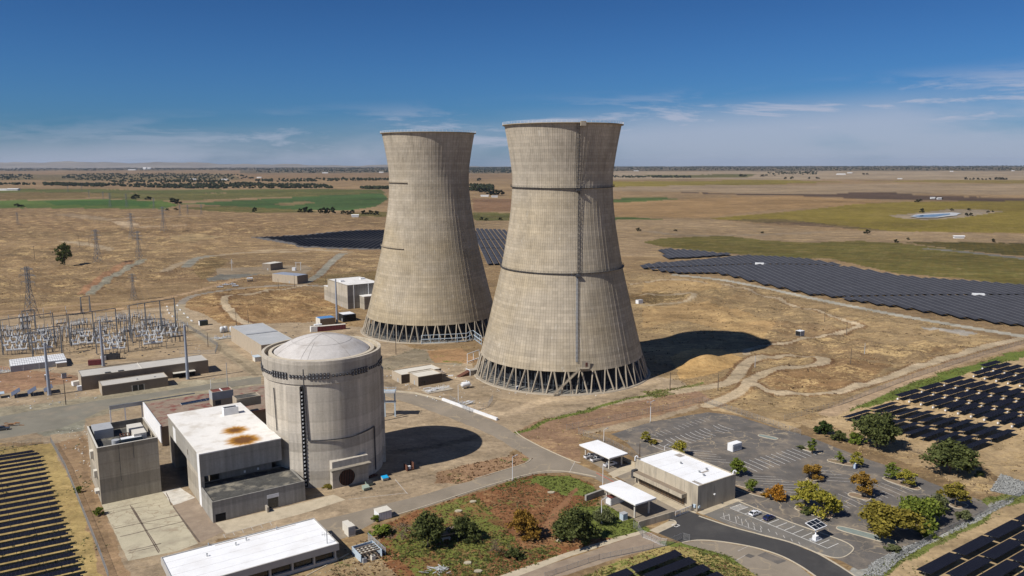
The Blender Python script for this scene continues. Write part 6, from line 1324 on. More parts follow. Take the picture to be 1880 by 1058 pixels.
IN = [(14, 618), (28, 616), (42, 612), (10, 628), (60, 628), (72, 622), (85, 620), (96, 640), (104, 628), (112, 604), (118, 612), (132, 626), (144, 624), (158, 622), (135, 608), (148, 606), (160, 602), (176, 626), (186, 618), (200, 612), (196, 600), (206, 598), (222, 592), (228, 596), (231, 620), (246, 612), (258, 612), (250, 594), (262, 592), (268, 606), (280, 602), (286, 612), (298, 608), (308, 606), (318, 610), (224, 636), (322, 628), (334, 612), (48, 600), (56, 598)]
for q in list(IN[::2]): IN.append((q[0]+rng.uniform(-9, 9), q[1]+rng.uniform(-6, 6)))
for q in list(IN): IN.append((q[0]+rng.uniform(-7, 7), q[1]+rng.uniform(-4, 4)))
for q in list(BR): BR.append((q[0]+rng.uniform(-8, 8), q[1]-rng.uniform(5, 14)))
SWL = ('nearest the white-roofed shed', 'in the middle bay', 'in the right bay')
for pts, pr, bn in ((BR, brk, 'white circuit breaker with porcelain columns '), (IN, ins, 'grey stand with slim pale insulators ')):
    for i, q in enumerate(pts):
        p = G(*q); o = pr if i == 0 else dup(pr, p, 0); o.location = p; o.rotation_euler.z = A34+rng.uniform(-.05, .05); o['label'] = bn+SWL[0 if q[0] < 125 else 1 if q[0] < 240 else 2]; o['group'] = pr['group']
bs_ = thing('bus_support', 'thin dark steel pole with an insulator among the switchyard equipment', 'bus support', (0, 0, 0), 0, 'thin bus supports of the switchyard'); mb = MB(); mb.tube((0, 0, 0), (0, 0, 7.5), .16, .12, n=6); mb.build('post', M_GALV, bs_); mb = MB(); mb.tube((0, 0, 7.5), (0, 0, 9.2), .2, .14, n=6); mb.build('insulator', M_PORC, bs_); mb = MB(); mb.tube((-3.4, 0, 9.2), (3.4, 0, 9.2), .07, n=5); mb.build('busbar', M_GALV, bs_)
for i in range(70):
    x = rng.uniform(4, 328); y = rng.uniform(596-(x/330)*12, 655-(x/330)*16); p = G(x, y); o = bs_ if i == 0 else dup(bs_, p, 0); o.location = p; o.rotation_euler.z = A34+rng.choice([0, PI/2]); o.scale.z = rng.uniform(.8, 1.5)
# ---- buildings on the left
def lowbld(name, label, corner, ea, eb, ytop, wm, rm, par=.25, **k): return shed(name, label, 'building', corner, ea, eb, ytop, wm, rm, par, **k)
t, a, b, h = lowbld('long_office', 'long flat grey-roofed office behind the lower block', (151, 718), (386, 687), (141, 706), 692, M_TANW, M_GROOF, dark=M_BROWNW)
part(t, 'roof_divider', M_CREAM, (a*.46, a*.46+.35, .3, b-.3, h-.245, h+.05)); part(t, 'skylight', M_DKSTEEL, (a*.18, a*.18+2.6, 1, 2.4, h-.245, h+.2), (a*.28, a*.28+2.6, 1, 2.4, h-.245, h+.2)); part(t, 'porch_roof', M_CREAM, (a*.70, a*.88, -3.2, -.053, 2.7, 2.95)); part(t, 'painted_porch_shade', M_BLACK, (a*.70, a*.88, -.5, -.054, 0, 2.69))  # black block paints the shade under the porch roof
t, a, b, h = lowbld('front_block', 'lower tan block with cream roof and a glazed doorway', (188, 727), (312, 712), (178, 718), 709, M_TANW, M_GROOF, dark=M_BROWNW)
part(t, 'doorway', M_GLASS, (a*.45, a*.62, -.12, -.054, .3, 2.9)); part(t, 'door_frame', M_CREAM, (a*.44, a*.45, -.14, -.054, 0, 3.0), (a*.62, a*.63, -.14, -.054, 0, 3.0), (a*.53, a*.54, -.14, -.123, .3, 2.9))
for k, x in enumerate((.55, .82)): mb = MB(); mb.box((a*x, b*.4, h-.1), (.7, .7, .5)); mb.build('roof_vent', M_GREYP, t)
t, a, b, h = lowbld('switchgear_shed', 'long white-roofed shed with pale ribbed roof by the switchyard', (20, 684), (124, 672), (14, 672), 673, M_GREYP, M_WHITEP, par=-.12)
part(t, 'roof_rib', M_GREYP, *[(a*i/24, a*i/24+.15, .4, b-.4, h+.123, h+.2) for i in range(1, 24)]); part(t, 'roof_seam', M_GREYP, *[(.4, a-.4, b*k, b*k+.3, h+.203, h+.25) for k in (.3, .55, .8)]); part(t, 'annex', M_TANW, (a*.80, a*.985, -3, -.06, 0, h*.72)); part(t, 'annex_roof', M_WHITEP, (a*.79, a*.99, -3.2, -.063, h*.723, h*.80)); part(t, 'downpipe', M_WHITEP, *[(a*x, a*x+.2, -.2, -.06, 0, h-.1) for x in (.22, .5)])
t, a, b, h = lowbld('grey_roofed_workshop', 'tan workshop with broad grey roof left of the containment dome', (481, 664), (540, 652), (427, 626), 634, M_TANW, mat('pale_grey_sheet_roof', (.40, .41, .41), .6, .06, .15, 1.5, stain=(.5, .5, .5), sscale=.1, samt=.5), par=.1)
part(t, 'roof_step', M_GREYP, (.6, a-.6, b*.5, b*.55, h-.098, h+.3)); part(t, 'lean_to', M_CREAM, (-3.5, -.06, 1, 6, 0, 2.6)); part(t, 'lean_to_roof', M_BLUEST, (-3.8, -.06, .6, 6.4, 2.603, 2.8))
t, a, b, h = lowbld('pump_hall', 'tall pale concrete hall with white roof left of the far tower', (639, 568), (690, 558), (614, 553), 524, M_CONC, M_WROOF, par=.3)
part(t, 'painted_shade_face', M_CONCG, (0, a, -.08, -.003, 0, h-.4)); part(t, 'downpipe', M_WHITEP, *[(a*x, a*x+.4, -.4, -.083, 0, h-.2) for x in (.18, .62)]); part(t, 'roof_unit', M_WHITEP, (3, 6, b*.5, b*.5+2.5, h-.298, h+.9), (a-6, a-2, b*.6, b*.6+3, h-.298, h+.8)); part(t, 'wing', M_CONC, (1, 12, b+.003, b+11, 0, h*.62)); part(t, 'wing_roof', M_WROOF, (.8, 12.2, b+.004, b+11.2, h*.623, h*.64))  # darker concrete sheet paints shade onto the hall's right side
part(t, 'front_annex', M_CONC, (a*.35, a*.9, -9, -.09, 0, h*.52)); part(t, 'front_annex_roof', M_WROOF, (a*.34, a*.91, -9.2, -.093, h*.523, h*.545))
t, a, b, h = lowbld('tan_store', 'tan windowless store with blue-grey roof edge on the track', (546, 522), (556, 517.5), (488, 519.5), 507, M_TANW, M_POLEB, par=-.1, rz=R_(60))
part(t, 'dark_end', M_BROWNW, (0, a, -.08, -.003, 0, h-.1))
t, a, b, h = lowbld('small_pump_shed', 'small brown shed with pale mono-pitch roof on the tan pad', (497, 497), (503, 492), (474, 497), 485, M_BROWNW, M_CREAM, par=-.1, rz=R_(62))
t, a, b, h = lowbld('blue_roofed_shed', 'dark shed with bright blue roof by the tall grey pole', (588, 599), (612, 594), (583, 595), 586, M_CREAM, mat('bright_blue_roof', (.08, .22, .46), .5, .1), par=-.15, dark=M_BROWNW)
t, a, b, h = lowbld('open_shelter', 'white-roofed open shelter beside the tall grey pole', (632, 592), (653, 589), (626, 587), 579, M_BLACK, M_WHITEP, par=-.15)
container('dark red container trailer near the far tower', (583, 609.5), 19, 3, 3.4, mat('maroon_paint', (.13, .03, .035), .6, .15), M_CREAM, R_(25)); container('white box trailer left of the dark red one', (571, 610.5), 6, 3, 3.6, M_WHITEP, M_CREAM, R_(25)); container('white block trailer behind the dark red one', (578, 605.5), 5, 3, 3.2, M_BLUEST, M_WHITEP, R_(25))
container('dark green box standing by the switchyard road', (367, 599), 5.5, 3.5, 3.4, mat('dark_green_metal', (.05, .07, .06), .6, .1), M_DKSTEEL); container('dull red container lying before the switchyard', (162, 672), 6.5, 2.5, 2.8, mat('dull_red_paint', (.20, .045, .05), .6, .15), M_REDROOF, R_(20)); container('long black trailer at the switchyard edge', (190, 662), 8.5, 2.6, 3.0, M_DKSTEEL, M_BLACK, R_(18)); container('white van body beside the thick pole', (186, 663), 2.6, 2.0, 2.4, M_WHITEP, M_WHITEP)
container('white bagged crate nearer the long office end', (143, 719), 3.4, 2.6, 2.2, M_WHITEP, M_WHITEP, name='bulk_crate'); container('white bagged crate leaning behind its twin', (135, 710), 3.4, 2.6, 2.2, M_WHITEP, M_CREAM, name='bulk_crate', rz=A34+.25)
container('dark grey cabinet on the bare yard left of the office', (114, 696), 2.2, 2.2, 2.4, M_GREYP, M_DKSTEEL, name='yard_cabinet'); container('cream kiosk with black door on the bare yard', (83, 699), 1.8, 1.8, 2.8, M_CREAM, M_WHITEP, name='kiosk', door=M_BLACK)
container('small grey hut with white roof on the yellow slope', (1469, 623), 4.2, 3.6, 3.2, M_GREYP, M_WHITEP, name='field_hut', door=M_BLACK); container('small white hut on the pinkish pad right of the near tower', (1172, 559), 5, 3.2, 3.0, M_WHITEP, M_GREYP, name='field_hut')
for k, (x, y, lb) in enumerate(((30, 730, 'left'), (60, 727, 'middle'), (90, 723, 'right'))):
    t = thing('solar_stand', 'small tilted solar stand, '+lb+' of the three by the office', 'solar stand', G(x, y), A34, 'small tilted solar stands'); mb = MB(); mb.box((0, 2.5, 2.2), (4.2, 7.5, .12), ry=R_(-28)); mb.build('panel', mat('grey_pv', (.10, .105, .13), .3, .1), t)
    for yy in (-.5, 5.5): mb = MB(); mb.tube((.3, yy, 0), (.3, yy, 2.2), .12, n=6); mb.build('post', M_STEEL, t)
t = thing('solar_stand', 'pale blue-topped stand cut by the left edge', 'stand', G(2, 731), A34); part(t, 'panel', M_BLUEST, (-2, 1.5, -1, 4, 2, 2.2)); part(t, 'post', M_STEEL, (-.2, 0, 1, 1.2, 0, 1.997))
for k, (x, y, lb) in enumerate(((408, 607, 'leftmost'), (414, 606, 'second'), (426, 606, 'third'), (434, 605, 'rightmost'))):
    t = thing('storage_tank', lb+' white upright tank beside the workshop', 'tank', G(x, y+4), 0, 'white tanks by the workshop'); mb = MB(); mb.lathe([(.02, 4.2), (.9, 4.0), (1.35, 3.5), (1.45, 3), (1.45, .5), (1.3, .4)], 16); mb.build('vessel', M_PORC, t, True); part(t, 'leg', M_STEEL, (-.9, -.7, -.9, -.7, 0, .6), (.7, .9, -.9, -.7, 0, .6), (-.9, -.7, .7, .9, 0, .6), (.7, .9, .7, .9, 0, .6))
pipework('tangle of grey pipes below the white tanks', (410, 622), 26, 5, M_PORC, 2.6); pipework('heap of pipes and valves beside the white-roofed shed', (4, 684), 18, 5, M_PORC, 3.2)
for k, (x, y, rz, lb) in enumerate(((404, 528, .3, 'farthest left of the parked pickups on the track'), (414, 524, .3, 'set back from the other pickups on the track'), (427, 523, .3, 'behind the white trailer on the track'), (432, 526, .3, 'longest white pickup on the track'))): vehicle('pickup_truck', 'white pickup '+lb, 'pickup truck', (x, y), rz, (.7, .71, .72), True, 'pickups on the far track', 0)
t = thing('service_trailer', 'white canopy trailer parked before the tan store', 'trailer', G(459, 517), .4); part(t, 'canopy', M_WHITEP, (-2.6, 2.6, -1.6, 1.6, 2.6, 3.6)); part(t, 'leg', M_STEEL, (-2.4, -2.2, -1.4, -1.2, 0, 2.597), (2.2, 2.4, -1.4, -1.2, 0, 2.597), (-2.4, -2.2, 1.2, 1.4, 0, 2.597), (2.2, 2.4, 1.2, 1.4, 0, 2.597)); part(t, 'deck', M_DKSTEEL, (-2.5, 2.5, -1.5, 1.5, .6, .9))
vehicle('loader', 'dark loader vehicle at the left edge on the gravel', 'loader', (4, 790), .4, (.06, .07, .08), True, None, 0, 5.5); t = thing('pallet_stack', 'stack of orange-brown timber frames by the loader', 'timber stack', G(22, 782), .3); mb = MB()
for i in range(26): mb.box((rng.uniform(-4, 4), rng.uniform(-1, 1), .2+rng.uniform(0, 1.2)), (rng.uniform(.6, 2.2), .2, .2), rng.uniform(-.4, .4))
mb.build('timber', mat('orange_timber', (.36, .19, .09), .85, .3, 1.), t)
t = thing('substation_pole', 'white H-frame with equipment on the tan pad', 'equipment frame', G(548, 497)); mb = MB()
for x in (-2.4, 2.4): mb.tube((x, 0, 0), (x, 0, 9), .25, n=6)
mb.beam((-3.5, 0, 8.2), (3.5, 0, 8.2), .3); mb.build('frame', M_PORC, t); part(t, 'transformer', M_WHITEP, (-6.5, -3, -1, 1.5, 0, 3.2))
t = thing('mast_group', 'white mast with crossbar on the tan pad edge', 'mast', G(426, 497)); mb = MB(); mb.tube((0, 0, 0), (0, 0, 12), .25, n=6); mb.beam((-2, 0, 8), (2, 0, 8), .25); mb.beam((-1.4, 0, 10), (1.4, 0, 10), .25); mb.build('mast', M_PORC, t)
for k, (x, y) in enumerate(((307, 564), (308, 570), (311, 576), (317, 582), (324, 588), (326, 562), (331, 570), (338, 577), (345, 584), (352, 590))):
    mb = MB(); mb.prism([(-1.5, -.3), (1.5, -.3), (1.5, .3), (-1.5, .3)], 0, .35); mb.prism([(-1.5, -.15), (1.5, -.15), (1.5, .15), (-1.5, .15)], .353, .9); o = mb.build('road_barrier', M_PORC); o.location = G(x, y); o.rotation_euler.z = R_(-50 if k < 5 else -45); tag(o, 'white barrier block lining the bend of the switchyard road', 'barrier', 'barrier blocks of the switchyard road')
# conductors strung from pylon to gantry
cb = MB()
for a, za, b, zb in (((58, 585), 30, (54, 655), 17), ((58, 585), 26, (90, 640), 17), ((246, 551), 30, (280, 620), 15), ((256, 478), 30, (246, 551), 30), ((180, 484), 32, (58, 585), 30), ((243, 440), 32, (256, 478), 30), ((301, 427), 32, (246, 551), 30)):
    A, B = G(*a), G(*b); A.z = za; B.z = zb
    for o in (-5, 0, 5):
        pr = None
        for i in range(13):
            q = i/12; p = A.lerp(B, q)+Vector((o, 0, -4*q*(1-q)*3)); 
            if pr is not None: cb.tube(pr, p, .035, n=4, cap=False)
            pr = p
tag(cb.build('overhead_wires', M_DKSTEEL), 'thin wires sagging between the pylons and the switchyard', 'wires')
# ---- trees, shrubs, weeds, far woods, far buildings
def leafmat(name, a, b, tr=.25):
    m = bpy.data.materials.new(name); m.use_nodes = True; nt = m.node_tree; N, L = nt.nodes, nt.links; N.clear()
    o = N.new('ShaderNodeOutputMaterial'); d = N.new('ShaderNodeBsdfDiffuse'); t = N.new('ShaderNodeBsdfTranslucent'); mx = N.new('ShaderNodeMixShader'); mx.inputs[0].default_value = tr
    geo = N.new('ShaderNodeNewGeometry'); n1 = N.new('ShaderNodeTexNoise'); n1.inputs['Scale'].default_value = .9; n1.inputs['Detail'].default_value = 4; L.new(geo.outputs['Position'], n1.inputs['Vector'])
    ad = N.new('ShaderNodeMath'); ad.operation = 'MULTIPLY_ADD'; L.new(geo.outputs['Random Per Island'], ad.inputs[0]); ad.inputs[1].default_value = .5; L.new(n1.outputs['Fac'], ad.inputs[2])
    r = N.new('ShaderNodeMapRange'); r.inputs[1].default_value = .45; r.inputs[2].default_value = 1.05; L.new(ad.outputs[0], r.inputs[0])
    c = N.new('ShaderNodeMix'); c.data_type = 'RGBA'; L.new(r.outputs[0], c.inputs[0]); c.inputs[6].default_value = (*a, 1); c.inputs[7].default_value = (*b, 1)
    for q in (d, t): L.new(c.outputs[2], q.inputs[0])
    L.new(d.outputs[0], mx.inputs[1]); L.new(t.outputs[0], mx.inputs[2]); L.new(mx.outputs[0], o.inputs[0]); return m
LEAF = dict(oak=leafmat('oak_leaves', (0.057, 0.070, 0.026), (0.135, 0.152, 0.051)), green=leafmat('green_leaves', (0.078, 0.113, 0.022), (0.227, 0.265, 0.050)), lime=leafmat('yellow_green_leaves', (0.168, 0.176, 0.028), (0.423, 0.360, 0.062)),
    orange=leafmat('orange_leaves', (0.209, 0.093, 0.018), (0.568, 0.292, 0.045)), amber=leafmat('amber_brown_leaves', (0.156, 0.090, 0.022), (0.374, 0.227, 0.047)), olive=leafmat('olive_gold_leaves', (0.127, 0.112, 0.023), (0.312, 0.254, 0.051)), grey=leafmat('grey_green_leaves', (0.078, 0.091, 0.039), (0.182, 0.195, 0.091)),
    dry=leafmat('dry_twigs', (0.112, 0.078, 0.050), (0.224, 0.168, 0.112), .1), bush=leafmat('dark_bush_leaves', (0.030, 0.048, 0.016), (0.067, 0.101, 0.030)), far=leafmat('far_leaves', (0.024, 0.029, 0.015), (0.048, 0.055, 0.028)))
M_BARK = mat('bark', (.13, .10, .075), .95, .25, 1.5)
def crown_mesh(seed, w, h, z0, ncl, per, leaf, flat=.75, nl=9):
    """limbs carry separate boughs of leaf clumps: uneven outline, gaps between the boughs"""
    r = np.random.default_rng(seed); vs = []; fs = []; cl = []; P_ = []
    for i in range(nl):
        a = 2*PI*i/nl*1.618*2+r.uniform(-.3, .3); e = r.uniform(-.25, 1.); q = math.cos(e*1.35)*r.uniform(.5, 1.)
        c = np.array([q*math.cos(a)*.62, q*math.sin(a)*.62, .33+.52*math.sin(e*1.35)]); sz = r.uniform(.26, .44)*(1.1-.25*max(e, 0))
        for k in range(max(2, int(ncl/nl))):
            p = r.normal(size=3); p /= np.linalg.norm(p); p *= r.uniform(.3, 1)**.5*sz; p[2] *= .62
            if c[2]+p[2] > .02: cl.append(np.array([(c[0]+p[0])*w/2, (c[1]+p[1])*w/2, z0+(c[2]+p[2])*h]))
    for c in cl:
        rr = r.uniform(.05, .10)*w; n = int(per*r.uniform(.6, 1.5))
        for p in c+r.normal(size=(n, 3))*np.array([rr, rr, rr*flat])*.62:
            u = r.normal(size=3); u /= np.linalg.norm(u); v = np.cross(u, r.normal(size=3)); v /= np.linalg.norm(v); s = leaf*r.uniform(.6, 1.4); P_.append(p)
            o = len(vs); vs += [p-u*s-v*s*.6, p+u*s*.2-v*s*.9, p+u*s+v*s*.3, p-u*s*.1+v*s*.8]; fs.append((o, o+1, o+2, o+3))
    P_ = np.array(P_); ex = (np.percentile(np.abs(P_[:, 0]), 97)+np.percentile(np.abs(P_[:, 1]), 97))/w; ez = (np.percentile(P_[:, 2], 99)-z0)/h
    k = np.array([1/ex, 1/ex, 1/ez]); f_ = lambda q: np.array([q[0]*k[0], q[1]*k[1], z0+(q[2]-z0)*k[2]])
    vs = [f_(q) for q in vs]; cl = [f_(q) for q in cl]
    me = bpy.data.meshes.new('crown'); me.from_pydata([tuple(v) for v in vs], [], fs); me.materials.append(LEAF['green']); return me, cl
def trunk_mesh(seed, w, h, z0, cl, r0, limbs=9):
    r = np.random.default_rng(seed+50); mb = MB(); top = Vector((0, 0, z0+h*.35)); bend = Vector((r.uniform(-.2, .2), r.uniform(-.2, .2), z0*.6)); mb.tube((0, 0, -.2), bend, r0, r0*.8, n=8); mb.tube(bend, top, r0*.8, r0*.4, n=8)
    for i in r.choice(len(cl), min(limbs, len(cl)), replace=False):
        e = Vector(cl[i]); s = bend.lerp(top, r.uniform(.2, 1)); m = s.lerp(e, .5)+Vector((0, 0, h*.06)); mb.tube(s, m, r0*.35, r0*.22, n=5); mb.tube(m, e, r0*.22, r0*.07, n=5)
    return mb.mesh('trunk', M_BARK)
KIND = {}
for k, sd_, w, h, z0, ncl, per, leaf, r0 in (('round', 1, 6, 5.2, .9, 46, 60, .20, .22), ('tall', 2, 4.2, 6.6, .7, 42, 60, .18, .2), ('spread', 3, 9, 5.0, 1.1, 60, 62, .24, .28), ('oak', 4, 11, 7.4, .6, 80, 70, .27, .38), ('bush', 5, 4, 2.1, .05, 34, 60, .15, .1), ('low', 6, 8, 4.2, .15, 62, 62, .22, .2), ('bare', 7, 5, 3.4, .6, 26, 26, .10, .12), ('open', 8, 20, 20, 9, 46, 40, .62, .75)):
    cm, cl = crown_mesh(sd_, w, h, z0, ncl, per, leaf); KIND[k] = (cm, trunk_mesh(sd_, w, h, z0, cl, r0, 16 if k == 'bare' else 9), w, z0+h)
for k, sd_ in (('round', 21), ('round', 31), ('tall', 22), ('oak', 24), ('bush', 25), ('low', 26)):
    w, h1 = KIND[k][2:4]; z0, ncl, per, leaf, r0 = dict(round=(.9, 40, 60, .2, .22), tall=(.7, 36, 60, .18, .2), oak=(.6, 84, 66, .27, .38), bush=(.05, 30, 60, .15, .1), low=(.15, 56, 62, .22, .2))[k]
    cm, cl = crown_mesh(sd_, w, h1-z0, z0, ncl, per, leaf, .75, 10+sd_ % 4); KIND[k+str(sd_)] = (cm, trunk_mesh(sd_, w, h1-z0, z0, cl, r0), w, h1)
VAR = {k: [q for q in KIND if q.rstrip('0123456789') == k] for k in ('round', 'tall', 'oak', 'bush', 'low')}
fcm, fcl = crown_mesh(11, 11, 10, .6, 16, 12, 1.0); KIND['far'] = (fcm, trunk_mesh(11, 11, 10, .6, fcl, .4, 3), 11, 10.6)
def tree(name, label, px, wpx, hpx, kind, leaf, group=None, cat='tree', rot=None):
    """a tree whose foot, width and height are read off the photograph"""
    p = G(*px); d = p.y*cp+CAMH*sp; cm, tm, w, h = KIND[VAR[kind][int(px[0]) % len(VAR[kind])] if kind in VAR else kind]; p.z = float(hz(p.x, p.y))
    t = thing(name, label, cat, p, rng.uniform(0, 6.28) if rot is None else rot, group); s = wpx*d/FOC/w; hh = H_of(px, px[1]-hpx); t.scale = (s, s, hh/h)
    c = put('crown', cm, t); c.material_slots[0].link = 'OBJECT'; c.material_slots[0].material = LEAF[leaf]; put('trunk', tm, t); return t
for a in (('small green-yellow tree on the island nearest the upper bank', (1186, 812), 17, 19, 'round', 'lime'), ('yellow-green tree peeking over the gatehouse roof', (1248, 837), 25, 26, 'round', 'lime'), ('green tree beside the gatehouse vent', (1353, 873), 25, 30, 'round', 'green'), ('slim bright green tree on an upper island', (1491, 834), 15, 28, 'tall', 'green'), ('small green tree left of the portable toilet', (1541, 850), 14, 20, 'tall', 'green'), ('yellow-green tree behind the portable toilet', (1573, 859), 22, 28, 'round', 'lime'),
  ('green tree on the right island, left of its twin', (1637, 879), 24, 28, 'tall', 'green'), ('yellow-green tree on the right island tip', (1664, 893), 29, 29, 'round', 'lime'), ('small round green tree at the lot corner by the gatehouse', (1380, 903), 19, 22, 'round', 'green'), ('vivid orange young tree by the driveway edge', (1425, 918), 28, 26, 'low', 'orange'), ('amber tree on the small middle island', (1492, 881), 33, 26, 'spread', 'amber'), ('tall amber-brown tree in the middle of the lot', (1583, 911), 38, 42, 'round', 'amber'),
  ('yellow-green tree behind its neighbour on the near island', (1478, 932), 46, 48, 'round', 'lime'), ('yellow-green spreading tree with pale trunk on the near island', (1511, 949), 48, 44, 'spread', 'lime'), ('broad golden-olive tree at the end of the long island', (1632, 984), 84, 54, 'oak', 'olive'), ('dark green low tree in the middle of the long island', (1692, 964), 62, 44, 'low', 'green'), ('grey-green willowy tree on the long island', (1722, 940), 32, 30, 'round', 'grey'), ('golden tree at the far end of the long island', (1752, 932), 40, 44, 'round', 'olive'),
  ('large scrub oak by the lower corner of the solar field', (1608, 824), 62, 62, 'oak', 'oak'), ('broad scrub oak on the dry bank above the lot', (1744, 869), 76, 51, 'oak', 'oak'), ('dark oak rising from the red scrub, left of a pair', (786, 1004), 52, 56, 'oak', 'oak'), ('green oak beside the ruined picnic shelter', (853, 990), 46, 40, 'oak', 'oak'), ('rounded autumn-tinged tree alone on the red ground', (963, 986), 46, 48, 'oak', 'amber'), ('largest dark tree by the track to the carport', (1053, 996), 68, 60, 'oak', 'oak'), ('lone tall tree on the dry hillside', (119, 489), 28, 40, 'round', 'oak'),
  ('bushy tree at the edge of the weeds below the carport', (1110, 960), 34, 22, 'low', 'grey')): tree('tree', *a)
for a in (('round dark bush by the dry bank path', (1512, 797), 27, 21, 'bush', 'bush'), ('olive bush behind the car park kerb', (1540, 809), 23, 16, 'bush', 'oak'), ('bright green bush at the foot of the big oak', (1572, 814), 24, 18, 'bush', 'green'), ('small bush alone on the dry bank', (1799, 875), 14, 9, 'bush', 'oak'), ('brown leafless thicket on the scrub', (738, 991), 44, 28, 'bare', 'dry'), ('grey bare shrub with white stem in the scrub', (911, 1022), 26, 32, 'bare', 'dry'), ('dark green bush at the lower scrub edge', (945, 1024), 30, 16, 'bush', 'oak'), ('low green bush by the white storage box', (690, 957), 14, 11, 'bush', 'green'), ('green bush clump beside the equipment cabinets', (700, 982), 34, 16, 'bush', 'green'), ('reddish low shrub on the lot island', (1404, 912), 12, 7, 'bush', 'amber'),
  ('dark round bush in the middle of the island bed', (1484, 943), 22, 10, 'bush', 'oak'), ('small bush on the island under the first tree', (1200, 815), 14, 7, 'bush', 'olive'), ('small bush on the rocky island', (1470, 824), 12, 6, 'bush', 'grey'), ('bush under the hatch wall', (603, 896), 18, 6, 'bush', 'olive'), ('bright green shrub on the left fence verge', (143, 905), 12, 10, 'bush', 'green'), ('green shrub by the slab edge', (181, 946), 16, 12, 'bush', 'green'), ('pale bush on the stony verge', (1770, 955), 24, 16, 'bush', 'grey'), ('green bush on the stony channel', (1700, 985), 26, 14, 'bush', 'green'), ('low green bush on the channel bank', (1640, 1012), 24, 10, 'bush', 'grey')): tree('shrub', *a, cat='shrub')
# scattered far trees, each its own
FT = [(1773, 331, 5, 5), (1781, 331, 3, 3), (1787, 331, 4, 4), (1795, 331, 5, 4), (1803, 331, 4, 3), (1810, 332, 3, 3), (1817, 331, 4, 4), (1829, 331, 6, 5), (1835, 331, 6, 5), (1840, 331, 6, 5), (1847, 331, 4, 4), (1442, 329, 5, 4), (1454, 329, 6, 5), (1486, 329, 4, 4), (1499, 329, 4, 4), (1503, 329, 3, 3), (1585, 321, 5, 3), (1592, 321, 4, 3), (1484, 320, 6, 4), (1693, 391, 7, 8), (1774, 397, 6, 6), (1782, 397, 6, 6), (1747, 388, 6, 4), (1778, 388, 6, 4), (1814, 392, 5, 4), (1822, 391, 4, 3), (1592, 431, 10, 8), (1645, 446, 7, 6), (1667, 441, 5, 4), (1823, 446, 6, 7), (1684, 374, 8, 5), (32, 383, 10, 6), (41, 383, 6, 4), (250, 370, 14, 10), (273, 371, 10, 7), (317, 376, 13, 10), (326, 377, 12, 9), (307, 388, 6, 4), (323, 387, 7, 4), (551, 391, 8, 8), (562, 391, 11, 11), (571, 391, 8, 8), (588, 392, 8, 9), (595, 393, 10, 12), (602, 393, 10, 11), (611, 393, 8, 13), (630, 393, 8, 7), (638, 394, 10, 7), (647, 394, 9, 9), (668, 394, 9, 8), (680, 394, 10, 8), (691, 395, 9, 8), (880, 352, 12, 9), (890, 353, 14, 9), (899, 357, 10, 8), (905, 358, 12, 9), (912, 358, 12, 10), (920, 357, 10, 9), (880, 332, 8, 6), (1360, 326, 8, 5), (1368, 326, 6, 4), (1400, 326, 7, 4), (884, 404, 6, 6), (893, 405, 7, 5), (918, 404, 7, 5), (468, 391, 8, 10), (1172, 425, 8, 6), (1240, 425, 6, 3), (1400, 429, 6, 3), (1690, 372, 6, 4), (1718, 365, 5, 3), (1728, 366, 5, 3)]
for x, y, w, h in FT:
    lb = 'far dark tree on the pale plain beyond the vineyards' if x > 1120 and y < 380 else 'small tree by the pond or lane among the vineyards' if x > 1120 else 'far tree along the edge of the green field' if x < 720 else 'far tree glimpsed between the two towers'
    gp = 'far trees beyond the vineyards' if x > 1120 and y < 380 else 'trees near the pond and vineyards' if x > 1120 else 'far trees along the green field' if x < 720 else 'far trees between the towers'
    t = tree('far_tree', lb, (x, y), w, h, 'far', 'far', gp)
def woods(name, zones, seed, hh=(7, 13)):
    r = np.random.default_rng(seed); mb = MB()
    for px, n in zones:
        P = [G(*p) for p in px]; xs = [p.x for p in P]; ys = [p.y for p in P]; poly = [(p.x, p.y) for p in P]; k = 0; guard = 0
        X = r.uniform(min(xs), max(xs), n*30); Y = r.uniform(min(ys), max(ys), n*30); ins_ = inside(poly, X, Y); X, Y = X[ins_][:n], Y[ins_][:n]; Z = hz(X, Y)
        for x, y, z in zip(X, Y, Z):
            s = r.uniform(*hh); w = s*r.uniform(.5, .95); vs = [(x, y, z+s)]; m = 6
            for ring, (f, q) in enumerate(((.78, .7), (.40, 1.0), (.08, .72))):
                for i in range(m): a = 2*PI*(i+.5*ring)/m+r.uniform(-.3, .3); g = w*q*r.uniform(.6, 1.2); vs.append((x+g*math.cos(a), y+g*math.sin(a), z+s*f*r.uniform(.8, 1.1)))
            fs = [(0, 1+i, 1+(i+1) % m) for i in range(m)]
            for ring in (0, 1):
                for i in range(m): a, b = 1+ring*m+i, 1+ring*m+(i+1) % m; fs += [(a, a+m, b), (b, a+m, b+m)]
            mb.add(vs, fs)
    o = mb.build(name, LEAF['far']); o['kind'] = 'stuff'; return o
woods('far_woods', [([(-100, 321), (60, 321), (60, 331), (-100, 333)], 260), ([(80, 338), (195, 339), (195, 343.5), (80, 343)], 230), ([(195, 339), (330, 339), (420, 337), (600, 338), (612, 346), (320, 345.5), (195, 341)], 620), ([(130, 320), (300, 319), (430, 321), (470, 328), (300, 330), (200, 333), (110, 328)], 620), ([(200, 331), (420, 332), (420, 336), (200, 336)], 160), ([(470, 330), (720, 329), (720, 333), (470, 334)], 240), ([(660, 344), (720, 343), (720, 347.5), (668, 348)], 130), ([(862, 342), (906, 344), (905, 350), (862, 350)], 120), ([(1122, 323), (1268, 324.5), (1268, 328), (1122, 327)], 150), ([(1405, 316), (1500, 315), (1500, 321), (1405, 323)], 110), ([(-5, 339), (66, 340), (66, 343), (-5, 342)], 30)], 3)
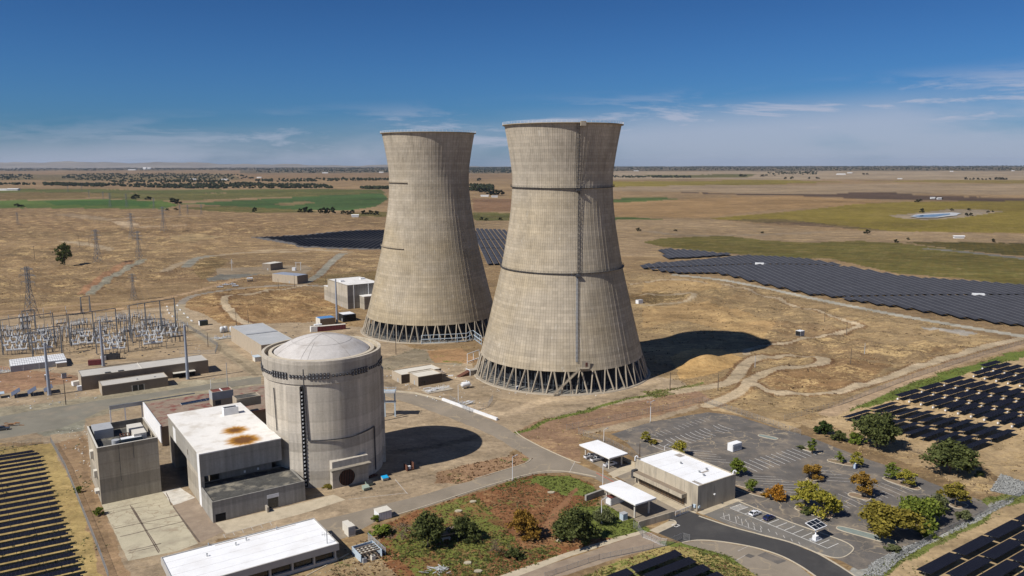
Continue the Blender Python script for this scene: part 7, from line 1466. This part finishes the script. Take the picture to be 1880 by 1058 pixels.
woods('horizon_woods', [([(-60, 309.5), (470, 308.6), (470, 312.5), (-60, 314)], 1100), ([(470, 308.6), (960, 307.6), (960, 316.5), (470, 317.5)], 1900), ([(1110, 306.6), (1950, 304.4), (1950, 312.5), (1110, 314)], 2300), ([(860, 308), (940, 308), (940, 318), (860, 318)], 300)], 5, (9, 17))
# far buildings
M_FARW = mat('far_white_wall', (.70, .70, .69), .8, .05, .05)
for k, (x, y, w, d, h, lb) in enumerate(((8, 351, 60, 25, 5, 'long white greenhouse shed cut by the left edge'), (25, 351, 42, 25, 6, 'white greenhouse shed on the green strip'), (243, 313, 120, 40, 10, 'far white warehouse on the left horizon'), (266, 311, 60, 40, 26, 'far white dome-like silo hall on the horizon'), (274, 311, 60, 40, 22, 'second far white silo hall on the horizon'), (355, 330, 40, 14, 6, 'far white farmhouse in the left tree belt'), (412, 331, 44, 14, 6, 'far pale farm shed by the orchard'), (597, 318, 60, 20, 9, 'far white warehouse left of the towers'), (476, 327, 34, 14, 6, 'small far white house on brown field'), (700, 318, 46, 18, 8, 'far white shed just left of the far tower'), (1544, 321, 70, 26, 8, 'long far white packing shed on the pale plain'), (1560, 319, 40, 18, 7, 'short far white shed behind the packing shed'), (1652, 329, 26, 10, 4, 'tiny white trailer on the pale plain'), (1168, 314, 60, 20, 8, 'far white house right of the near tower'), (890, 360, 26, 9, 4, 'white farm sheds between the towers, left'), (908, 361, 20, 9, 4, 'white farm shed between the towers, right'), (1747, 316, 30, 14, 7, 'far white barn on the right plain'), (1860, 314, 30, 14, 7, 'far white barn near the right edge'), (1760, 438, 14, 4, 3, 'white truck body by the vineyard lane'), (1712, 366, 12, 6, 4, 'white farm hut on the dark field'), (1724, 367, 12, 6, 4, 'second white farm hut on the dark field'), (652, 398, 14, 5, 4, 'white truck body on the dry slope left of the far tower'))):
    p = G(x, y); p.z = float(hz(p.x, p.y)); t = thing('far_building', lb, 'building', p, R_(rng.uniform(-8, 8)), None); part(t, 'wall', M_FARW, (-w/2, w/2, -d/2, d/2, -1, h)); mb = MB(); mb.add([(-w/2-1, -d/2-1, h+.003), (w/2+1, -d/2-1, h+.003), (w/2+1, d/2+1, h+.003), (-w/2-1, d/2+1, h+.003), (-w/2-1, 0, h*1.35), (w/2+1, 0, h*1.35)], [(0, 1, 5, 4), (3, 4, 5, 2), (0, 4, 3), (1, 2, 5)]); mb.build('roof', M_FARW, t)
# pond with its pale liner
zp = float(max(hz(*G(1720, 396).xy), hz(*G(1690, 397).xy), hz(*G(1760, 394).xy)))+1.0
M_WATER = bpy.data.materials.new('pond_water'); M_WATER.use_nodes = True; b_ = M_WATER.node_tree.nodes['Principled BSDF']; b_.inputs['Base Color'].default_value = (.055, .078, .10, 1); b_.inputs['Roughness'].default_value = .12
sheet('pond_liner', [(1668, 398), (1690, 394), (1745, 391), (1764, 392.5), (1756, 396.5), (1720, 400.5), (1685, 401)], mat('white_liner', (.45, .455, .45), .6, .1, .05), zp, 2, 20); sheet('pond_water', [(1674, 398), (1692, 396), (1743, 393.2), (1745, 395), (1715, 399.6), (1688, 400)], M_WATER, zp+.3, 1.5, 20)
# distant hills on the left, beyond the plain
def hills(name, pts, D, m):
    mb = MB(); vs = []; n = len(pts)
    for i, (x, y) in enumerate(pts):
        u = (x-940)/FOC; X = u*D; h = CAMH-D*((y-298.5-(940-x)*.0027)/FOC)
        base = CAMH-D*((298.5+(940-x)*.0027)-(298.5+(940-x)*.0027))/FOC
        vs += [(X, D-3500, -60), (X, D-900, h*.62), (X, D, h), (X, D+2500, -60)]
    fs = []
    for i in range(n-1):
        for k in range(3): a = i*4+k; fs.append((a, a+4, a+5, a+1))
    mb.add(vs, fs); return struct(mb.build(name, m, None, True))
hp = []
for i in range(160):
    x = -500+i*9; e = 1-max(0, (x-100)/800); y = 297.4+ (0 if x < 150 else (x-150)*.012)+.9*math.sin(x/31)+.7*math.sin(x/13+1)+.6*math.sin(x/71)-.3*math.sin(x/5.1); hp.append((x, min(y, 308)))
M_HILL = mat('far_hill_grass', (.20, .17, .13), .95, .2, .0006, .002)
hills('hills', hp, 26500, M_HILL)
# ---- weeds, dry tufts, straw: uncountable ground cover
def cover(name, m, sel, n, hh, per, seed, spread=.5, lean=.5):
    r = np.random.default_rng(seed); ids = np.nonzero(sel)[0]
    # weight by cell area so that the near mesh is not over-sown
    wgt = rdist[ids]**2; wgt = wgt/wgt.sum(); ids = r.choice(ids, n, p=wgt)
    cell = rdist[ids]*.004
    X = gx[ids]+r.uniform(-1, 1, n)*cell; Y = gy[ids]+r.uniform(-1, 1, n)*cell; Z = hz(X, Y)
    vs = np.zeros((n*per*4, 3)); k = 0
    P = np.repeat(np.c_[X, Y, Z], per, 0); S_ = np.repeat(r.uniform(hh[0], hh[1], n)*r.choice([.6, 1, 1, 1.5], n), per)
    off = r.normal(size=(n*per, 2))*S_[:, None]*spread; P[:, :2] += off; a = r.uniform(0, PI, n*per); w = S_*r.uniform(.25, .6, n*per); h = S_*r.uniform(.4, 1., n*per)
    dx, dy = np.cos(a)*w, np.sin(a)*w; lx, ly = r.normal(size=(2, n*per))*h*lean
    q0 = np.c_[P[:, 0]-dx, P[:, 1]-dy, P[:, 2]+h*.05]; q1 = np.c_[P[:, 0]+dx, P[:, 1]+dy, P[:, 2]+h*.05]; q2 = np.c_[P[:, 0]+dx*.7+lx, P[:, 1]+dy*.7+ly, P[:, 2]+h]; q3 = np.c_[P[:, 0]-dx*.7+lx, P[:, 1]-dy*.7+ly, P[:, 2]+h*.8]
    vs = np.stack([q0, q1, q2, q3], 1).reshape(-1, 3); nf = n*per
    me = bpy.data.meshes.new(name); me.vertices.add(nf*4); me.vertices.foreach_set('co', vs.astype(np.float32).ravel()); me.loops.add(nf*4); me.loops.foreach_set('vertex_index', np.arange(nf*4, dtype=np.int32)); me.polygons.add(nf); me.polygons.foreach_set('loop_start', np.arange(0, nf*4, 4, dtype=np.int32)); me.update(calc_edges=True); me.materials.append(m)
    o = put(name, me); o['kind'] = 'stuff'; return o
EXC = np.zeros(len(gx), bool)
for px in SHEETS+[[(165, 900), (187, 926), (297, 902), (360, 915), (395, 960), (564, 921), (700, 870), (700, 800), (480, 700), (230, 760)], [(140, 720), (390, 690), (380, 660), (140, 690)], [(308, 1058), (300, 1010), (575, 940), (640, 1010), (600, 1058)]]: EXC |= inside(px, gpx, gpy)
inview = ~EXC & (gpx > -60) & (gpx < 1940) & (gpy < 1100) & (gpy > 480)
patch = wob(gx, gy, 11, 1.3)+.5*wob(gx, gy, 4.1, .3)
cover('green_weeds', leafmat('weed_leaves', (.065, .080, .022), (.19, .205, .065), .2), inview & (MSK[:, 0] > .55) & (rdist < 520) & (patch > .05-(MSK[:, 0]-.6)*1.8), 7500, (.14, .36), 7, 1)
cover('green_weeds', LEAF['grey'], inview & (MSK[:, 0] > .12) & (rdist < 500) & (patch > .45), 2200, (.12, .32), 6, 2)
cover('rust_weeds', leafmat('rust_stalks', (.075, .042, .022), (.17, .10, .055), .1), inview & (MSK[:, 0] > .3) & (rdist < 420) & (MSK[:, 0] < .8), 6000, (.1, .3), 6, 3)
cover('dry_grass', leafmat('straw_blades', (.26, .18, .085), (.46, .35, .19), .1), inview & (MSK[:, 2] > .28) & (MSK[:, 0] < .3) & (rdist < 1000) & (rdist > 300), 9000, (.2, .45), 6, 4, 1.6)
cover('dry_brush', leafmat('brush_twigs', (.07, .048, .03), (.15, .105, .065), .1), inview & (MSK[:, 2] > .38) & (rdist < 1000) & (rdist > 300) & (patch > -.2), 2600, (.25, .5), 6, 5, 1.2)
# picnic shelter ruin in the scrub
t = thing('picnic_shelter', 'small dark-roofed shelter among oaks on the red scrub', 'shelter', G(821, 992), A34-.2); part(t, 'roof', M_BROWNW, (-3.2, 3.2, -2.2, 2.2, 2.7, 2.95)); part(t, 'post', M_DKSTEEL, *[(x, x+.2, y, y+.2, 0, 2.697) for x in (-2.8, 2.6) for y in (-1.8, 1.6)]); part(t, 'table', M_CREAM, (-1.6, 1.0, -.5, .5, .7, .8), (-1.4, -1.2, -.3, .3, 0, .697), (.6, .8, -.3, .3, 0, .697))
for x, y, lb in ((842, 939, 'pale flat rubble slab nearest the top of the scrub'), (868, 922, 'white rubble block by the scrub road edge'), (859, 1034, 'white bench-like slab low in the scrub'), (1027, 993, 'square pale slab beside the scrub track'), (878, 1050, 'pale rock near the bottom edge of the scrub'), (1012, 905, 'white slab in the green weeds')):
    p = G(x, y); mb = MB(); mb.prism([(1.2*math.cos(q)*rng.uniform(.8, 1.2), .8*math.sin(q)*rng.uniform(.8, 1.2)) for q in np.linspace(0, 2*PI, 8)[:-1]], 0, .35); o = mb.build('rubble_slab', M_SLABC); o.location = p; tag(o, lb, 'slab')
mb = MB()
for i in range(40): a = Vector((rng.normal()*1.6, rng.normal()*.9, .1)); mb.beam(a, a+Vector((rng.normal()*1.3, rng.normal()*.8, rng.uniform(0, .9))), .09)
o = mb.build('brushwood_pile', M_PORC); o.location = G(808, 1047); tag(o, 'pile of bleached branches at the bottom of the scrub', 'branch pile')
# small loose debris on the yards
def debris(name, m, px, n, s0, s1, seed):
    r = np.random.default_rng(seed); P = [G(*p) for p in px]; xs = [p.x for p in P]; ys = [p.y for p in P]; mb = MB()
    X = r.uniform(min(xs), max(xs), n*6); Y = r.uniform(min(ys), max(ys), n*6); k = inside([(p.x, p.y) for p in P], X, Y); X, Y = X[k][:n], Y[k][:n]
    for x, y in zip(X, Y): s = r.uniform(s0, s1); mb.box((x, y, s*.15+.03), (s*r.uniform(.5, 2), s*r.uniform(.3, .8), s*.35), r.uniform(0, 3))
    o = mb.build(name, m); o['kind'] = 'stuff'
for nm, m, px, n, a, b, sd_ in (('debris', M_PORC, [(0, 690), (140, 690), (180, 735), (0, 760)], 50, .2, .7, 1), ('debris', M_CREAM, [(100, 790), (160, 780), (180, 920), (150, 900)], 60, .2, .6, 2), ('debris', M_PORC, [(700, 690), (880, 660), (900, 760), (760, 730)], 80, .2, .7, 3), ('debris', M_DKSTEEL, [(400, 600), (640, 590), (660, 640), (490, 660)], 60, .2, .9, 4), ('debris', M_CREAM, [(0, 600), (330, 580), (400, 660), (0, 700)], 120, .2, .8, 5), ('debris', M_SLABC, [(540, 1035), (690, 1000), (740, 1050), (560, 1058)], 130, .1, .35, 6), ('debris', M_BROWNW, [(600, 880), (760, 850), (800, 880), (640, 920)], 50, .15, .5, 7), ('debris', M_DKSTEEL, [(30, 640), (330, 605), (330, 650), (30, 680)], 130, .3, 1.2, 8), ('debris', M_WHITEP, [(900, 715), (1110, 722), (1100, 730), (900, 722)], 30, .2, .6, 9)): debris(nm, m, px, n, a, b, sd_)
